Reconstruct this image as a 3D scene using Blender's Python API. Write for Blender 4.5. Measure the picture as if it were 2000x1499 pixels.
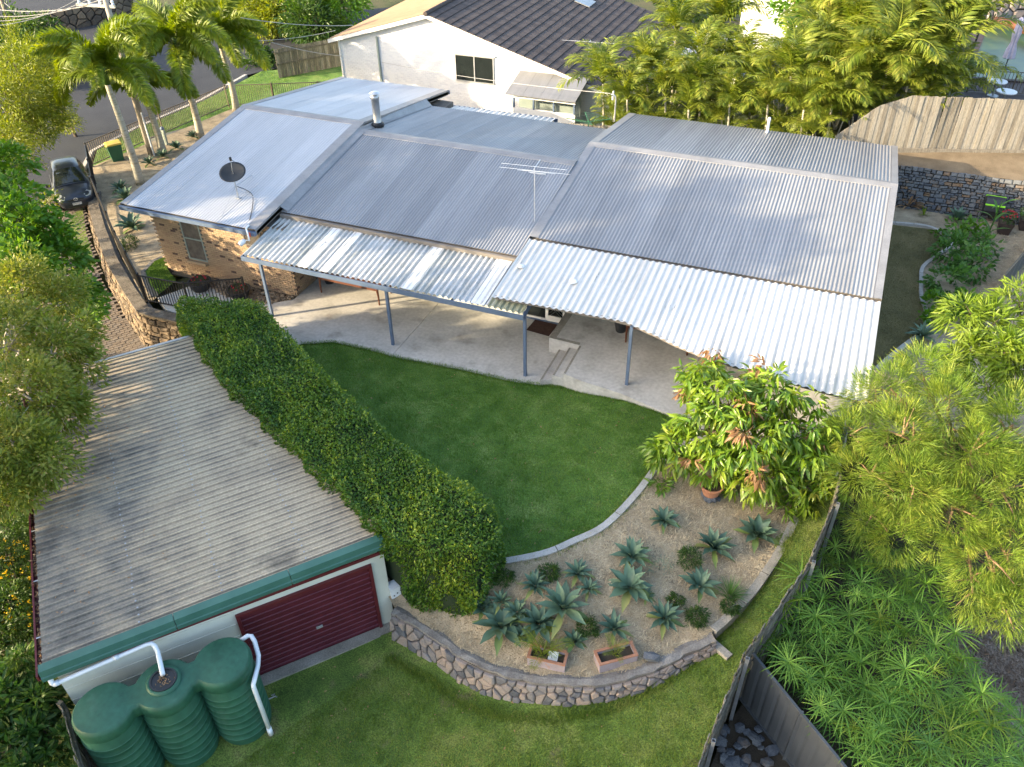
import bpy, bmesh, math, random
import numpy as np
from mathutils import Vector, Matrix
from mathutils.geometry import delaunay_2d_cdt

for o in list(bpy.data.objects): bpy.data.objects.remove(o)
SC = bpy.context.scene; COL = SC.collection
R = math.radians

# ------------------------------------------------------------------ camera
FPX, PITCH, ROLL, YAW = 1601.57, 0.6628, -0.0196, 0.4004
CAMP = np.array([7.9307, -18.7818, 16.1246])
_cy, _sy, _cp, _sp = math.cos(YAW), math.sin(YAW), math.cos(PITCH), math.sin(PITCH)
FWD = np.array([-_sy*_cp, _cy*_cp, -_sp]); _r = np.array([_cy, _sy, 0.]); _u = np.cross(_r, FWD)
RGT = math.cos(ROLL)*_r + math.sin(ROLL)*_u; UPV = -math.sin(ROLL)*_r + math.cos(ROLL)*_u
cd = bpy.data.cameras.new('camera'); cam = bpy.data.objects.new('camera', cd); COL.objects.link(cam)
cd.sensor_width = 36; cd.lens = FPX/2000*36; cd.clip_end = 2000; cd.clip_start = .1
cam.matrix_world = Matrix(((RGT[0], UPV[0], -FWD[0], CAMP[0]), (RGT[1], UPV[1], -FWD[1], CAMP[1]),
                           (RGT[2], UPV[2], -FWD[2], CAMP[2]), (0, 0, 0, 1)))
SC.camera = cam

# ------------------------------------------------------------------ sky, sun, exposure
SUN_EL, SUN_AZ = R(17.5), math.atan2(-.80, -.60)      # azimuth measured from +Y towards +X
SV = Vector((math.sin(SUN_AZ)*math.cos(SUN_EL), math.cos(SUN_AZ)*math.cos(SUN_EL), math.sin(SUN_EL)))
w = bpy.data.worlds.new('World'); SC.world = w; w.use_nodes = True
nt = w.node_tree; bg = nt.nodes['Background']
sky = nt.nodes.new('ShaderNodeTexSky'); sky.sky_type = 'NISHITA'; sky.sun_disc = False
sky.sun_elevation = SUN_EL; sky.sun_rotation = SUN_AZ; sky.air_density = 1.0; sky.dust_density = 3.0; sky.ozone_density = .8
nt.links.new(sky.outputs[0], bg.inputs[0]); bg.inputs[1].default_value = .15
sl = bpy.data.lights.new('sun', 'SUN'); sl.energy = 3.1; sl.angle = R(.6); sl.color = (1, .80, .52)
so = bpy.data.objects.new('sun', sl); COL.objects.link(so)
so.rotation_euler = SV.to_track_quat('Z', 'Y').to_euler(); so.location = SV*60
SC.view_settings.view_transform = 'Standard'; SC.view_settings.look = 'None'
SC.view_settings.exposure = 2.2; SC.view_settings.gamma = 1.0
SC.render.engine = 'CYCLES'
SC.cycles.max_bounces = 5; SC.cycles.diffuse_bounces = 2; SC.cycles.glossy_bounces = 2; SC.cycles.transmission_bounces = 3; SC.cycles.transparent_max_bounces = 4

# ------------------------------------------------------------------ helpers
def at(x, y, z=0.):          # a point seen at photo pixel (x, y) lying at height z
    d = FWD*FPX + RGT*(x-1000) - UPV*(y-749.5); t = (z-CAMP[2])/d[2]; return Vector(CAMP+d*t)
def atY(x, y, Y):
    d = FWD*FPX + RGT*(x-1000) - UPV*(y-749.5); t = (Y-CAMP[1])/d[1]; return Vector(CAMP+d*t)
def lerp(a, b, t): return a+(b-a)*t
def sstep(a, b, x):
    t = max(0, min(1, (x-a)/(b-a))); return t*t*(3-2*t)
rnd = random.Random(7); NR = np.random.default_rng(11)

def tag(o, label=None, cat=None, group=None, kind=None):
    if label: o['label'] = label
    if cat: o['category'] = cat
    if group: o['group'] = group
    if kind: o['kind'] = kind
    return o
def thing(name, label, cat, loc=(0, 0, 0), group=None, rz=0):
    o = bpy.data.objects.new(name, None); COL.objects.link(o); o.location = loc; o.rotation_euler = (0, 0, rz)
    o.empty_display_size = .2
    return tag(o, label, cat, group)
def inst(name, mesh, parent=None, loc=(0, 0, 0), rot=(0, 0, 0), sc=(1, 1, 1)):
    o = bpy.data.objects.new(name, mesh); COL.objects.link(o); o.parent = parent
    o.location = loc; o.rotation_euler = rot; o.scale = sc if hasattr(sc, '__len__') else (sc,)*3
    return o
def origin(p):
    v = Vector((0, 0, 0))
    while p is not None: v = v+p.location; p = p.parent
    return v

class MB:
    def __init__(s): s.v = []; s.f = []; s.t = []; s.ct = 0.
    def add(s, vs, fs):
        b = len(s.v); s.v += [tuple(p) for p in vs]; s.f += [tuple(i+b for i in f) for f in fs]; s.t += [s.ct]*len(vs); return s
    def quad(s, a, b, c, d): return s.add([a, b, c, d], [(0, 1, 2, 3)])
    def box(s, c, d, rz=0, rot=None):
        m = rot if rot is not None else Matrix.Rotation(rz, 3, 'Z'); c = Vector(c)
        vs = [c+m@Vector((x*d[0]/2, y*d[1]/2, z*d[2]/2)) for x in (-1, 1) for y in (-1, 1) for z in (-1, 1)]
        return s.add(vs, [(0, 1, 3, 2), (4, 6, 7, 5), (0, 4, 5, 1), (2, 3, 7, 6), (0, 2, 6, 4), (1, 5, 7, 3)])
    def box2(s, a, b):
        a = Vector(a); b = Vector(b); return s.box((a+b)/2, b-a)
    def beam(s, a, b, wd, h, up=(0, 0, 1)):     # box from a to b, centred
        a = Vector(a); b = Vector(b); x = (b-a); L = x.length; x.normalize(); u = Vector(up); y = u.cross(x)
        if y.length < 1e-4: y = Vector((1, 0, 0)).cross(x)
        y.normalize(); z = x.cross(y); m = Matrix((x, y, z)).transposed()
        return s.box((a+b)/2, (L, wd, h), rot=m)
    def prism(s, poly, z0, z1):
        n = len(poly); a = sum(poly[i][0]*poly[(i+1) % n][1]-poly[(i+1) % n][0]*poly[i][1] for i in range(n))
        if a < 0: poly = poly[::-1]
        vs = [(p[0], p[1], z0) for p in poly]+[(p[0], p[1], z1) for p in poly]
        return s.add(vs, [tuple(range(n))[::-1], tuple(range(n, 2*n))]+[(i, (i+1) % n, n+(i+1) % n, n+i) for i in range(n)])
    def tube(s, path, r, n=8, cap=True):
        P = [Vector(p) for p in path]; rs = r if hasattr(r, '__len__') else [r]*len(P); vs = []; fs = []; prev = None
        for i, p in enumerate(P):
            d = (P[min(i+1, len(P)-1)]-P[max(i-1, 0)]).normalized()
            if prev is None:
                a = d.orthogonal().normalized()
            else:
                a = prev-d*prev.dot(d); a = a.normalized() if a.length > 1e-5 else d.orthogonal().normalized()
            prev = a; b = d.cross(a)
            vs += [p+(a*math.cos(2*math.pi*k/n)+b*math.sin(2*math.pi*k/n))*rs[i] for k in range(n)]
        for i in range(len(P)-1):
            for k in range(n): fs.append((i*n+k, i*n+(k+1) % n, (i+1)*n+(k+1) % n, (i+1)*n+k))
        if cap: fs += [tuple(range(n))[::-1], tuple(range((len(P)-1)*n, len(P)*n))]
        return s.add(vs, fs)
    def lathe(s, prof, c=(0, 0, 0), n=20):       # prof: (r, z)
        vs = []; fs = []
        for r_, z in prof: vs += [(c[0]+r_*math.cos(2*math.pi*k/n), c[1]+r_*math.sin(2*math.pi*k/n), c[2]+z) for k in range(n)]
        for i in range(len(prof)-1):
            for k in range(n): fs.append((i*n+k, i*n+(k+1) % n, (i+1)*n+(k+1) % n, (i+1)*n+k))
        return s.add(vs, fs)
    def mesh(s, name, mat, smooth=False):
        me = bpy.data.meshes.new(name); me.from_pydata(s.v, [], s.f); me.materials.append(mat)
        if any(s.t): me.attributes.new('tint', 'FLOAT', 'POINT').data.foreach_set('value', s.t)
        if smooth: me.polygons.foreach_set('use_smooth', [True]*len(me.polygons))
        me.update(); return me
    def build(s, name, mat, parent=None, smooth=False, local=False):
        if parent is not None and not local:
            o = origin(parent); s.v = [(p[0]-o[0], p[1]-o[1], p[2]-o[2]) for p in s.v]
        return inst(name, s.mesh(name, mat, smooth), parent)

def rock_mesh(name, mat, seed, tint, sub=1):
    bm = bmesh.new(); bmesh.ops.create_icosphere(bm, subdivisions=sub, radius=.5); r_ = random.Random(seed)
    ph = [r_.uniform(0, 6) for _ in range(6)]
    for v in bm.verts:
        p = v.co; k = 1+.16*math.sin(5*p.x+ph[0])+.14*math.sin(6*p.y+ph[1])+.12*math.sin(7*p.z+ph[2])
        v.co = Vector((max(-.42, min(.42, p.x*k)), max(-.4, min(.43, p.y*k)), max(-.42, min(.4, p.z*k))))
    me = bpy.data.meshes.new(name); bm.to_mesh(me); n = len(bm.verts); bm.free(); me.materials.append(mat)
    me.attributes.new('tint', 'FLOAT', 'POINT').data.foreach_set('value', [tint]*n); return me

# ------------------------------------------------------------------ materials
def M(name, cols, n=3., namt=1., tint=0., rough=.7, metal=0., bump=0., bsc=60., spec=.4, stretch=None, speck=0., spsc=90., transl=0., coat=0., blotch=None, obj=False):
    """cols: list of colours along a ramp. The ramp is read at tint attribute * tint + noise * namt."""
    m = bpy.data.materials.new(name); m.use_nodes = True; t = m.node_tree; N = t.nodes; L = t.links
    b = N['Principled BSDF']; b.inputs['Roughness'].default_value = rough; b.inputs['Metallic'].default_value = metal
    b.inputs['Specular IOR Level'].default_value = spec
    if coat: b.inputs['Coat Weight'].default_value = coat; b.inputs['Coat Roughness'].default_value = .05
    if obj:
        pos = N.new('ShaderNodeTexCoord').outputs['Object']
    else:
        pos = N.new('ShaderNodeNewGeometry').outputs['Position']
    if stretch:
        mp = N.new('ShaderNodeMapping'); mp.inputs['Scale'].default_value = stretch; L.new(pos, mp.inputs[0]); pos = mp.outputs[0]
    nz = N.new('ShaderNodeTexNoise'); nz.inputs['Scale'].default_value = n; nz.inputs['Detail'].default_value = 6; nz.inputs['Roughness'].default_value = .6
    L.new(pos, nz.inputs['Vector'])
    st = N.new('ShaderNodeMapRange'); st.inputs[1].default_value = .3; st.inputs[2].default_value = .7; st.inputs[4].default_value = namt; L.new(nz.outputs[0], st.inputs[0])
    fac = st.outputs[0]
    if tint:
        a = N.new('ShaderNodeAttribute'); a.attribute_name = 'tint'
        mu = N.new('ShaderNodeMath'); mu.operation = 'MULTIPLY_ADD'; mu.inputs[1].default_value = tint; L.new(a.outputs['Fac'], mu.inputs[0]); L.new(fac, mu.inputs[2]); fac = mu.outputs[0]
    rp = N.new('ShaderNodeValToRGB'); e = rp.color_ramp.elements
    while len(e) < len(cols): e.new(.5)
    for i, c in enumerate(cols):
        e[i].position = i/max(1, len(cols)-1); e[i].color = (*c[:3], 1)
    L.new(fac, rp.inputs[0]); out = rp.outputs[0]
    if blotch:                                   # (colour, scale, threshold, softness): stains with a shape of their own
        bc, bs, th, sf = blotch
        n2 = N.new('ShaderNodeTexNoise'); n2.inputs['Scale'].default_value = bs; n2.inputs['Detail'].default_value = 5; L.new(pos, n2.inputs['Vector'])
        mr = N.new('ShaderNodeMapRange'); mr.inputs[1].default_value = th; mr.inputs[2].default_value = th+sf; L.new(n2.outputs[0], mr.inputs[0])
        mx = N.new('ShaderNodeMixRGB'); mx.inputs[2].default_value = (*bc, 1); L.new(mr.outputs[0], mx.inputs[0]); L.new(out, mx.inputs[1]); out = mx.outputs[0]
    if speck:
        n3 = N.new('ShaderNodeTexNoise'); n3.inputs['Scale'].default_value = spsc; n3.inputs['Detail'].default_value = 3; L.new(pos, n3.inputs['Vector'])
        mr = N.new('ShaderNodeMapRange'); mr.inputs[1].default_value = .3; mr.inputs[2].default_value = .7; mr.inputs[3].default_value = 1-speck; mr.inputs[4].default_value = 1+speck; L.new(n3.outputs[0], mr.inputs[0])
        mx = N.new('ShaderNodeMixRGB'); mx.blend_type = 'MULTIPLY'; mx.inputs[0].default_value = 1; L.new(out, mx.inputs[1]); L.new(mr.outputs[0], mx.inputs[2]); out = mx.outputs[0]
    L.new(out, b.inputs['Base Color'])
    if bump:
        n4 = N.new('ShaderNodeTexNoise'); n4.inputs['Scale'].default_value = bsc; n4.inputs['Detail'].default_value = 4; L.new(pos, n4.inputs['Vector'])
        bp = N.new('ShaderNodeBump'); bp.inputs['Strength'].default_value = min(1, bump); bp.inputs['Distance'].default_value = .02*max(1, bump); L.new(n4.outputs[0], bp.inputs['Height']); L.new(bp.outputs[0], b.inputs['Normal'])
    if transl:
        tr = N.new('ShaderNodeBsdfTranslucent'); ms = N.new('ShaderNodeMixShader'); ms.inputs[0].default_value = transl
        hs = N.new('ShaderNodeHueSaturation'); hs.inputs['Value'].default_value = 1.6; hs.inputs['Saturation'].default_value = 1.1; hs.inputs['Hue'].default_value = .485; L.new(out, hs.inputs['Color'])
        L.new(hs.outputs[0], tr.inputs[0]); L.new(b.outputs[0], ms.inputs[1]); L.new(tr.outputs[0], ms.inputs[2]); L.new(ms.outputs[0], N['Material Output'].inputs[0])
    return m
def leafmat(name, cols, transl=.3, rough=.45, spec=.35): return M(name, cols, n=1.2, namt=.30, tint=.75, rough=rough, spec=spec, transl=transl)

m_soil = M('dark_soil', [(.035, .027, .018), (.07, .055, .035)], n=2, bump=.6, bsc=30, rough=.95, speck=.4)
m_dirt = M('dry_dirt', [(.12, .09, .055), (.20, .155, .10)], n=1.6, bump=.6, bsc=25, rough=.95, speck=.35)
m_mulch = M('straw_mulch', [(.18, .145, .095), (.32, .26, .175), (.42, .345, .235)], n=2.2, bump=.8, bsc=45, rough=.95, speck=.45, spsc=70)
m_straw = M('straw', [(.20, .15, .085), (.40, .32, .20), (.58, .49, .33)], n=5, namt=.3, tint=.8, rough=.9)
m_chip = M('wood_chip', [(.05, .035, .025), (.12, .09, .07), (.24, .21, .19)], n=5, namt=.3, tint=.8, rough=.9)
m_lawn = M('lawn_green', [(.042, .100, .014), (.085, .172, .026), (.16, .235, .058)], n=1.3, bump=1, bsc=70, rough=.9, speck=.6, spsc=32, blotch=((.15, .19, .05), 2.3, .58, .2))
m_lawn2 = M('lawn_yellowish', [(.052, .098, .015), (.105, .168, .026), (.20, .225, .058)], n=1.0, bump=1, bsc=70, rough=.9, speck=.6, spsc=32, blotch=((.16, .13, .07), 1.1, .60, .12))
m_drylawn = M('dry_lawn', [(.085, .078, .032), (.145, .125, .052), (.20, .16, .075)], n=1, bump=1, bsc=70, rough=.95, speck=.4, spsc=50)
m_blade = M('grass_blade', [(.048, .120, .014), (.110, .212, .028), (.25, .31, .085)], n=.8, namt=.45, tint=.55, rough=.7, spec=.2, transl=.25)
m_blade2 = M('grass_blade_yellow', [(.058, .115, .014), (.135, .205, .028), (.31, .30, .10)], n=.8, namt=.5, tint=.5, rough=.7, spec=.2, transl=.25)
m_conc = M('patio_concrete', [(.36, .345, .31), (.46, .445, .41), (.53, .515, .48)], n=.7, bump=.15, bsc=50, rough=.8, speck=.12, spsc=9, blotch=((.24, .225, .195), .9, .56, .18))
m_kerb = M('kerb_concrete', [(.33, .31, .28), (.45, .43, .40)], n=2, bump=.3, bsc=50, rough=.85, speck=.15, spsc=30)
m_kerbold = M('old_kerb_concrete', [(.20, .185, .15), (.33, .31, .265)], n=2, bump=.4, bsc=40, rough=.9, speck=.25, spsc=30)
m_capc = M('wall_cap_concrete', [(.12, .11, .10), (.24, .23, .21)], n=3, bump=.7, bsc=25, rough=.95, speck=.25, spsc=30)
m_mortar = M('mortar', [(.08, .07, .06), (.16, .14, .12)], n=4, bump=.6, bsc=40, rough=.95, speck=.2)
m_darkgap = M('dark_joint', [(.03, .027, .024), (.06, .053, .045)], n=4, bump=.5, rough=.95)
m_asph = M('asphalt', [(.020, .023, .030), (.032, .036, .043)], n=.5, bump=.4, bsc=120, rough=.85, speck=.2, spsc=60)
m_stone = M('granite_stone', [(.045, .05, .06), (.13, .132, .14), (.22, .195, .18), (.28, .225, .185), (.19, .195, .205)], n=6, namt=.25, tint=.8, rough=.85, bump=.5, bsc=30, speck=.2, spsc=40)
m_slate = M('blue_grey_stone', [(.035, .042, .055), (.075, .085, .10), (.12, .13, .14), (.10, .105, .11), (.20, .115, .05)], n=6, namt=.2, tint=.82, rough=.75, bump=.6, bsc=30, speck=.25, spsc=40)
m_bstone = M('brown_wall_stone', [(.035, .030, .026), (.085, .066, .048), (.15, .112, .075), (.20, .15, .10)], n=6, namt=.3, tint=.75, rough=.85, bump=.6, bsc=30, speck=.25, spsc=40)
m_brick = M('house_brick', [(.33, .235, .15), (.40, .29, .185), (.33, .225, .15), (.07, .045, .042)], n=9, namt=.12, tint=.9, rough=.85, bump=.3, bsc=60, speck=.15)
m_paver = M('driveway_paver', [(.13, .105, .085), (.19, .155, .125), (.16, .14, .125)], n=5, namt=.4, tint=.7, rough=.9, bump=.3, speck=.2)
def roofmat(name, cols, rough=.35, metal=.55, **k): return M(name, cols, n=1.0, rough=rough, metal=metal, stretch=(3.5, .5, .5), speck=.10, spsc=30, tint=.5, namt=.5, **k)
m_zinc = roofmat('new_zinc_roof', [(.37, .38, .40), (.43, .44, .46), (.49, .50, .52)], rough=.45, metal=.3)
m_grey = roofmat('grey_metal_roof', [(.20, .205, .215), (.255, .26, .27), (.31, .315, .325)], rough=.5, metal=.3)
m_flash = M('grey_flashing', [(.22, .22, .225), (.30, .30, .305)], n=1.5, rough=.5, metal=.3, speck=.08, spsc=20)
m_fascia = M('grey_brown_fascia', [(.15, .135, .12), (.20, .185, .17)], n=2, rough=.6, speck=.1)
m_cano = M('weathered_canopy_sheet', [(.24, .25, .23), (.34, .35, .33), (.46, .46, .445), (.55, .55, .54)], n=2.2, rough=.55, spec=.4, stretch=(5, .5, .5), tint=.5, namt=.75, speck=.25, spsc=18, blotch=((.13, .14, .115), 3.0, .62, .14))
m_canow = M('white_canopy_sheet', [(.44, .425, .39), (.58, .565, .525), (.65, .63, .59)], n=2, rough=.5, spec=.4, stretch=(5, .4, .4), tint=.3, namt=.8, speck=.08, spsc=18, blotch=((.20, .20, .18), 4.5, .70, .05))
m_flatw = M('flat_white_sheet', [(.62, .63, .64), (.75, .76, .77)], n=2, rough=.35, speck=.08, blotch=((.2, .2, .19), 6, .70, .04))
m_moss = M('mossy_sheet', [(.20, .21, .13), (.33, .34, .24), (.12, .13, .05)], n=3, rough=.7, stretch=(6, .8, .8), speck=.2)
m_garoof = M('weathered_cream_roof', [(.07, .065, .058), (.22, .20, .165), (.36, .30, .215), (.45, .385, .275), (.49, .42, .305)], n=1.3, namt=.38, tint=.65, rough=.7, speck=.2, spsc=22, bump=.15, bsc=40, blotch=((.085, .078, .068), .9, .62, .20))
m_blue = M('blue_grey_paint', [(.085, .125, .195), (.12, .165, .245)], n=3, rough=.45, speck=.08)
m_green = M('green_flashing', [(.038, .115, .090), (.055, .150, .120)], n=2, rough=.4, speck=.08)
m_tank = M('green_tank_plastic', [(.014, .068, .040), (.023, .095, .057), (.032, .112, .070)], n=1.5, rough=.5, speck=.14, spsc=9, blotch=((.06, .13, .095), 1.3, .60, .22))
m_tankrib = M('tank_rib_plastic', [(.05, .14, .10), (.065, .165, .12)], n=3, rough=.4)
m_maroon = M('maroon_paint', [(.085, .013, .018), (.12, .02, .025)], n=3, rough=.4, speck=.1)
m_door = M('maroon_roller_door', [(.072, .010, .018), (.105, .017, .027)], n=2, rough=.38, speck=.08, spsc=14)
m_cream = M('cream_wall_paint', [(.52, .54, .48), (.62, .64, .57)], n=1.2, rough=.75, speck=.06, bump=.1)
m_pvc = M('white_pvc', [(.62, .66, .70), (.74, .77, .80)], n=3, rough=.35, speck=.05)
m_white = M('white_paint', [(.70, .69, .66), (.80, .79, .76)], n=2, rough=.6, speck=.05)
m_wbrick = M('white_brick', [(.62, .63, .66), (.70, .71, .73), (.76, .76, .77)], n=8, namt=.3, tint=.7, rough=.7, bump=.2, speck=.06)
m_tile = M('dark_roof_tile', [(.045, .036, .034), (.068, .054, .050), (.09, .074, .068)], n=6, namt=.4, tint=.6, rough=.8, bump=.3, speck=.3, spsc=40)
m_tan = M('sunlit_tan_roof_sheet', [(.20, .135, .08), (.29, .20, .125)], n=2, tint=.3, namt=.7, rough=.7, speck=.15)
m_black = M('black_metal', [(.012, .012, .014), (.02, .02, .022)], n=3, rough=.45)
m_blackpl = M('black_plastic', [(.018, .020, .022), (.03, .033, .036)], n=3, rough=.5)
m_steel = M('galvanised_steel', [(.32, .34, .36), (.46, .48, .50)], n=4, rough=.4, metal=.7, speck=.1)
m_alu = M('aluminium', [(.55, .56, .57), (.65, .66, .67)], n=3, rough=.35, metal=.6)
m_bronze = M('brown_fence_metal', [(.075, .062, .045), (.11, .09, .065)], n=3, rough=.5)
m_paling = M('grey_timber_paling', [(.13, .115, .09), (.21, .19, .155), (.29, .27, .23), (.24, .215, .165)], n=2.5, namt=.45, tint=.6, rough=.9, bump=.4, bsc=30, stretch=(6, 6, .6), speck=.25, spsc=15)
m_palold = M('old_timber_paling', [(.075, .068, .05), (.14, .13, .10), (.22, .205, .165)], n=2.5, namt=.45, tint=.6, rough=.95, bump=.5, bsc=30, stretch=(6, 6, .6), speck=.35, spsc=15)
m_cbond = M('slate_grey_sheet_fence', [(.055, .062, .068), (.075, .083, .09)], n=1.5, rough=.45, speck=.06)
m_glass = M('dark_window_glass', [(.012, .016, .016), (.02, .026, .025)], n=2, rough=.06, spec=.8)
m_frameg = M('grey_green_window_frame', [(.22, .27, .25), (.28, .33, .30)], n=3, rough=.5)
m_louvre = M('grey_green_blind', [(.20, .27, .24), (.26, .33, .30)], n=3, rough=.3, spec=.6)
m_terra = M('terracotta', [(.30, .13, .07), (.40, .20, .12)], n=5, rough=.85, bump=.2, speck=.2)
m_mauve = M('faded_mauve_paint', [(.24, .20, .215), (.33, .285, .30)], n=3, rough=.8, bump=.2, speck=.12, blotch=((.36, .19, .12), 4, .62, .06))
m_timber = M('brown_stained_timber', [(.085, .03, .015), (.14, .052, .026)], n=4, rough=.5, speck=.2)
m_mat = M('brown_doormat', [(.045, .022, .016), (.07, .036, .027)], n=9, rough=1, bump=.8, bsc=150)
m_car = M('dark_blue_car_paint', [(.022, .029, .045), (.028, .036, .054)], n=2, rough=.35, metal=.2, spec=.5, coat=.5)
m_tyre = M('tyre_rubber', [(.012, .012, .012), (.02, .02, .02)], n=9, rough=.9)
m_bark = M('grey_bark', [(.16, .14, .11), (.30, .27, .225)], n=6, rough=.9, bump=.6, bsc=20, speck=.3, stretch=(1, 1, .3))
m_barkd = M('dark_bark', [(.06, .045, .032), (.13, .10, .075)], n=6, rough=.9, bump=.6, bsc=20, speck=.3)
m_twig = M('pale_twig', [(.34, .30, .25), (.50, .46, .40)], n=6, rough=.85)
m_palmt = M('palm_trunk', [(.20, .18, .13), (.36, .34, .27), (.42, .40, .33)], n=3, rough=.85, stretch=(.6, .6, 7), speck=.2, bump=.3)
m_pole = M('weathered_pole_timber', [(.24, .21, .17), (.36, .33, .28)], n=5, rough=.9, stretch=(2, 2, .3), speck=.25)
m_wire = M('cable', [(.30, .30, .29), (.42, .41, .40)], n=3, rough=.5)
m_yellow = M('yellow_plastic', [(.60, .42, .05), (.70, .50, .08)], n=3, rough=.5)
m_binG = M('green_bin_plastic', [(.02, .10, .05), (.03, .13, .065)], n=3, rough=.5)
m_lime = M('lime_green_plastic', [(.24, .62, .03), (.32, .72, .05)], n=3, rough=.4)
m_pool = M('green_pool_water', [(.015, .055, .035), (.035, .085, .045), (.07, .11, .04)], n=.7, rough=.3, spec=.25)
m_deck = M('dark_deck', [(.035, .024, .022), (.06, .042, .038)], n=3, rough=.7)
m_cloth = M('lilac_canvas', [(.38, .36, .46), (.50, .48, .58)], n=5, rough=.9, speck=.1)
m_river = M('river_stone', [(.10, .075, .05), (.22, .165, .11), (.33, .26, .18)], n=9, namt=.3, tint=.75, rough=.7)
m_lamp = M('headlight_glass', [(.45, .48, .50), (.65, .67, .68)], n=20, rough=.1, metal=.4)
m_plate = M('number_plate_white', [(.62, .62, .60), (.70, .70, .68)], n=3, rough=.4)
m_red = M('red_flower', [(.40, .02, .04), (.60, .05, .08)], n=5, tint=.6, namt=.4, rough=.7, transl=.2)
m_yflower = M('yellow_flower', [(.62, .40, .01), (.75, .52, .02)], n=5, tint=.6, namt=.4, rough=.7, transl=.2)
m_orange = M('orange_plastic', [(.55, .08, .04), (.60, .12, .06)], n=5, rough=.5)
# foliage
l_gum = leafmat('olive_leaf', [(.060, .100, .012), (.125, .180, .020), (.23, .26, .040), (.34, .32, .09)])
l_bright = leafmat('bright_green_leaf', [(.036, .110, .010), (.085, .200, .014), (.17, .30, .024)])
l_yell = leafmat('yellow_green_leaf', [(.075, .115, .010), (.155, .205, .014), (.26, .28, .03)])
l_dark = leafmat('dark_green_leaf', [(.014, .040, .008), (.034, .080, .012), (.070, .125, .018)])
l_hedge = leafmat('hedge_leaf', [(.022, .068, .011), (.060, .140, .017), (.15, .24, .022), (.36, .40, .03)], transl=.2, rough=.4)
l_mango = leafmat('mango_leaf', [(.040, .100, .012), (.095, .190, .016), (.20, .29, .024), (.28, .22, .05)], transl=.3, rough=.35, spec=.5)
l_needle = leafmat('needle_leaf', [(.048, .105, .015), (.105, .185, .022), (.19, .265, .034), (.33, .34, .06)], transl=.3)
l_strap = leafmat('strap_leaf', [(.07, .13, .014), (.14, .22, .02), (.24, .30, .05)], transl=.35)
l_palm = leafmat('palm_leaf', [(.030, .075, .010), (.065, .13, .014), (.13, .19, .022)], transl=.35)
l_fox = leafmat('foxtail_leaf', [(.062, .115, .010), (.15, .215, .014), (.32, .35, .022)], transl=.3)
l_cane = leafmat('cane_palm_leaf', [(.050, .085, .010), (.11, .165, .016), (.22, .25, .035), (.34, .29, .07)], transl=.35)
l_sedge = leafmat('sedge_leaf', [(.036, .105, .014), (.090, .205, .026), (.20, .32, .045)], transl=.25)
l_agave = M('agave_leaf', [(.060, .108, .070), (.090, .155, .095), (.135, .20, .11)], n=3, namt=.4, tint=.6, rough=.5, spec=.35)
l_agold = M('old_agave_leaf', [(.07, .13, .045), (.14, .19, .045), (.22, .21, .07)], n=3, namt=.4, tint=.6, rough=.6)
l_corn = leafmat('corn_leaf', [(.030, .10, .018), (.060, .15, .026), (.10, .19, .04)])
l_grey = leafmat('grey_green_leaf', [(.10, .16, .11), (.15, .22, .15)])
l_whorl = leafmat('whorl_leaf', [(.018, .055, .012), (.040, .105, .016), (.14, .21, .05)])
l_dry = leafmat('dry_leaf', [(.28, .17, .08), (.36, .24, .13)])

# ------------------------------------------------------------------ foliage builders
def leaf_mesh(name, C, A, S, W, T, mat, up=.7, seed=0, curl=.12, fold=.18, six=False):
    """many leaves as one mesh. C centres, A axes, S length, W width ratio, T tint"""
    g = np.random.default_rng(seed); n = len(C); A = A/np.maximum(1e-6, np.linalg.norm(A, axis=1, keepdims=True))
    U = np.tile([0, 0, up], (n, 1))+g.normal(0, .55, (n, 3)); U -= A*(U*A).sum(1, keepdims=True); U /= np.maximum(1e-6, np.linalg.norm(U, axis=1, keepdims=True))
    B = np.cross(U, A)
    if six:
        tx = np.array([0, .3, .3, .3, .68, .68, .68, 1.]); ty = np.array([0, -.5, 0, .5, -.42, 0, .42, 0]); tz = np.array([0, fold, 0, fold, fold*.6-curl*.5, -curl*.5, fold*.6-curl*.5, -curl*1.6])
        F = np.array([(0, 1, 2, 2), (0, 2, 3, 3), (1, 4, 5, 2), (2, 5, 6, 3), (4, 7, 5, 5), (5, 7, 6, 6)])
    else:
        tx = np.array([0, .42, .42, 1.]); ty = np.array([0, -.5, .5, 0]); tz = np.array([0, fold, fold, -curl]); F = np.array([(0, 1, 3, 3), (0, 3, 2, 2)])
    k = len(tx); S = np.asarray(S).reshape(-1, 1, 1)*np.ones((n, 1, 1)); W = np.asarray(W).reshape(-1, 1, 1)*np.ones((n, 1, 1))
    V = C[:, None, :]+S*(tx[None, :, None]*A[:, None, :]+W*ty[None, :, None]*B[:, None, :]+(W*1.2)*tz[None, :, None]*U[:, None, :])
    if curl > .3: V[:, :, 2] -= (S[:, :, 0]*curl*tx[None, :]**2*.4)
    return raw_mesh(name, V.reshape(-1, 3), np.concatenate([F+i for i in [0]])[None].repeat(n, 0)+(np.arange(n)*k)[:, None, None], np.repeat(T, k), mat)
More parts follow.
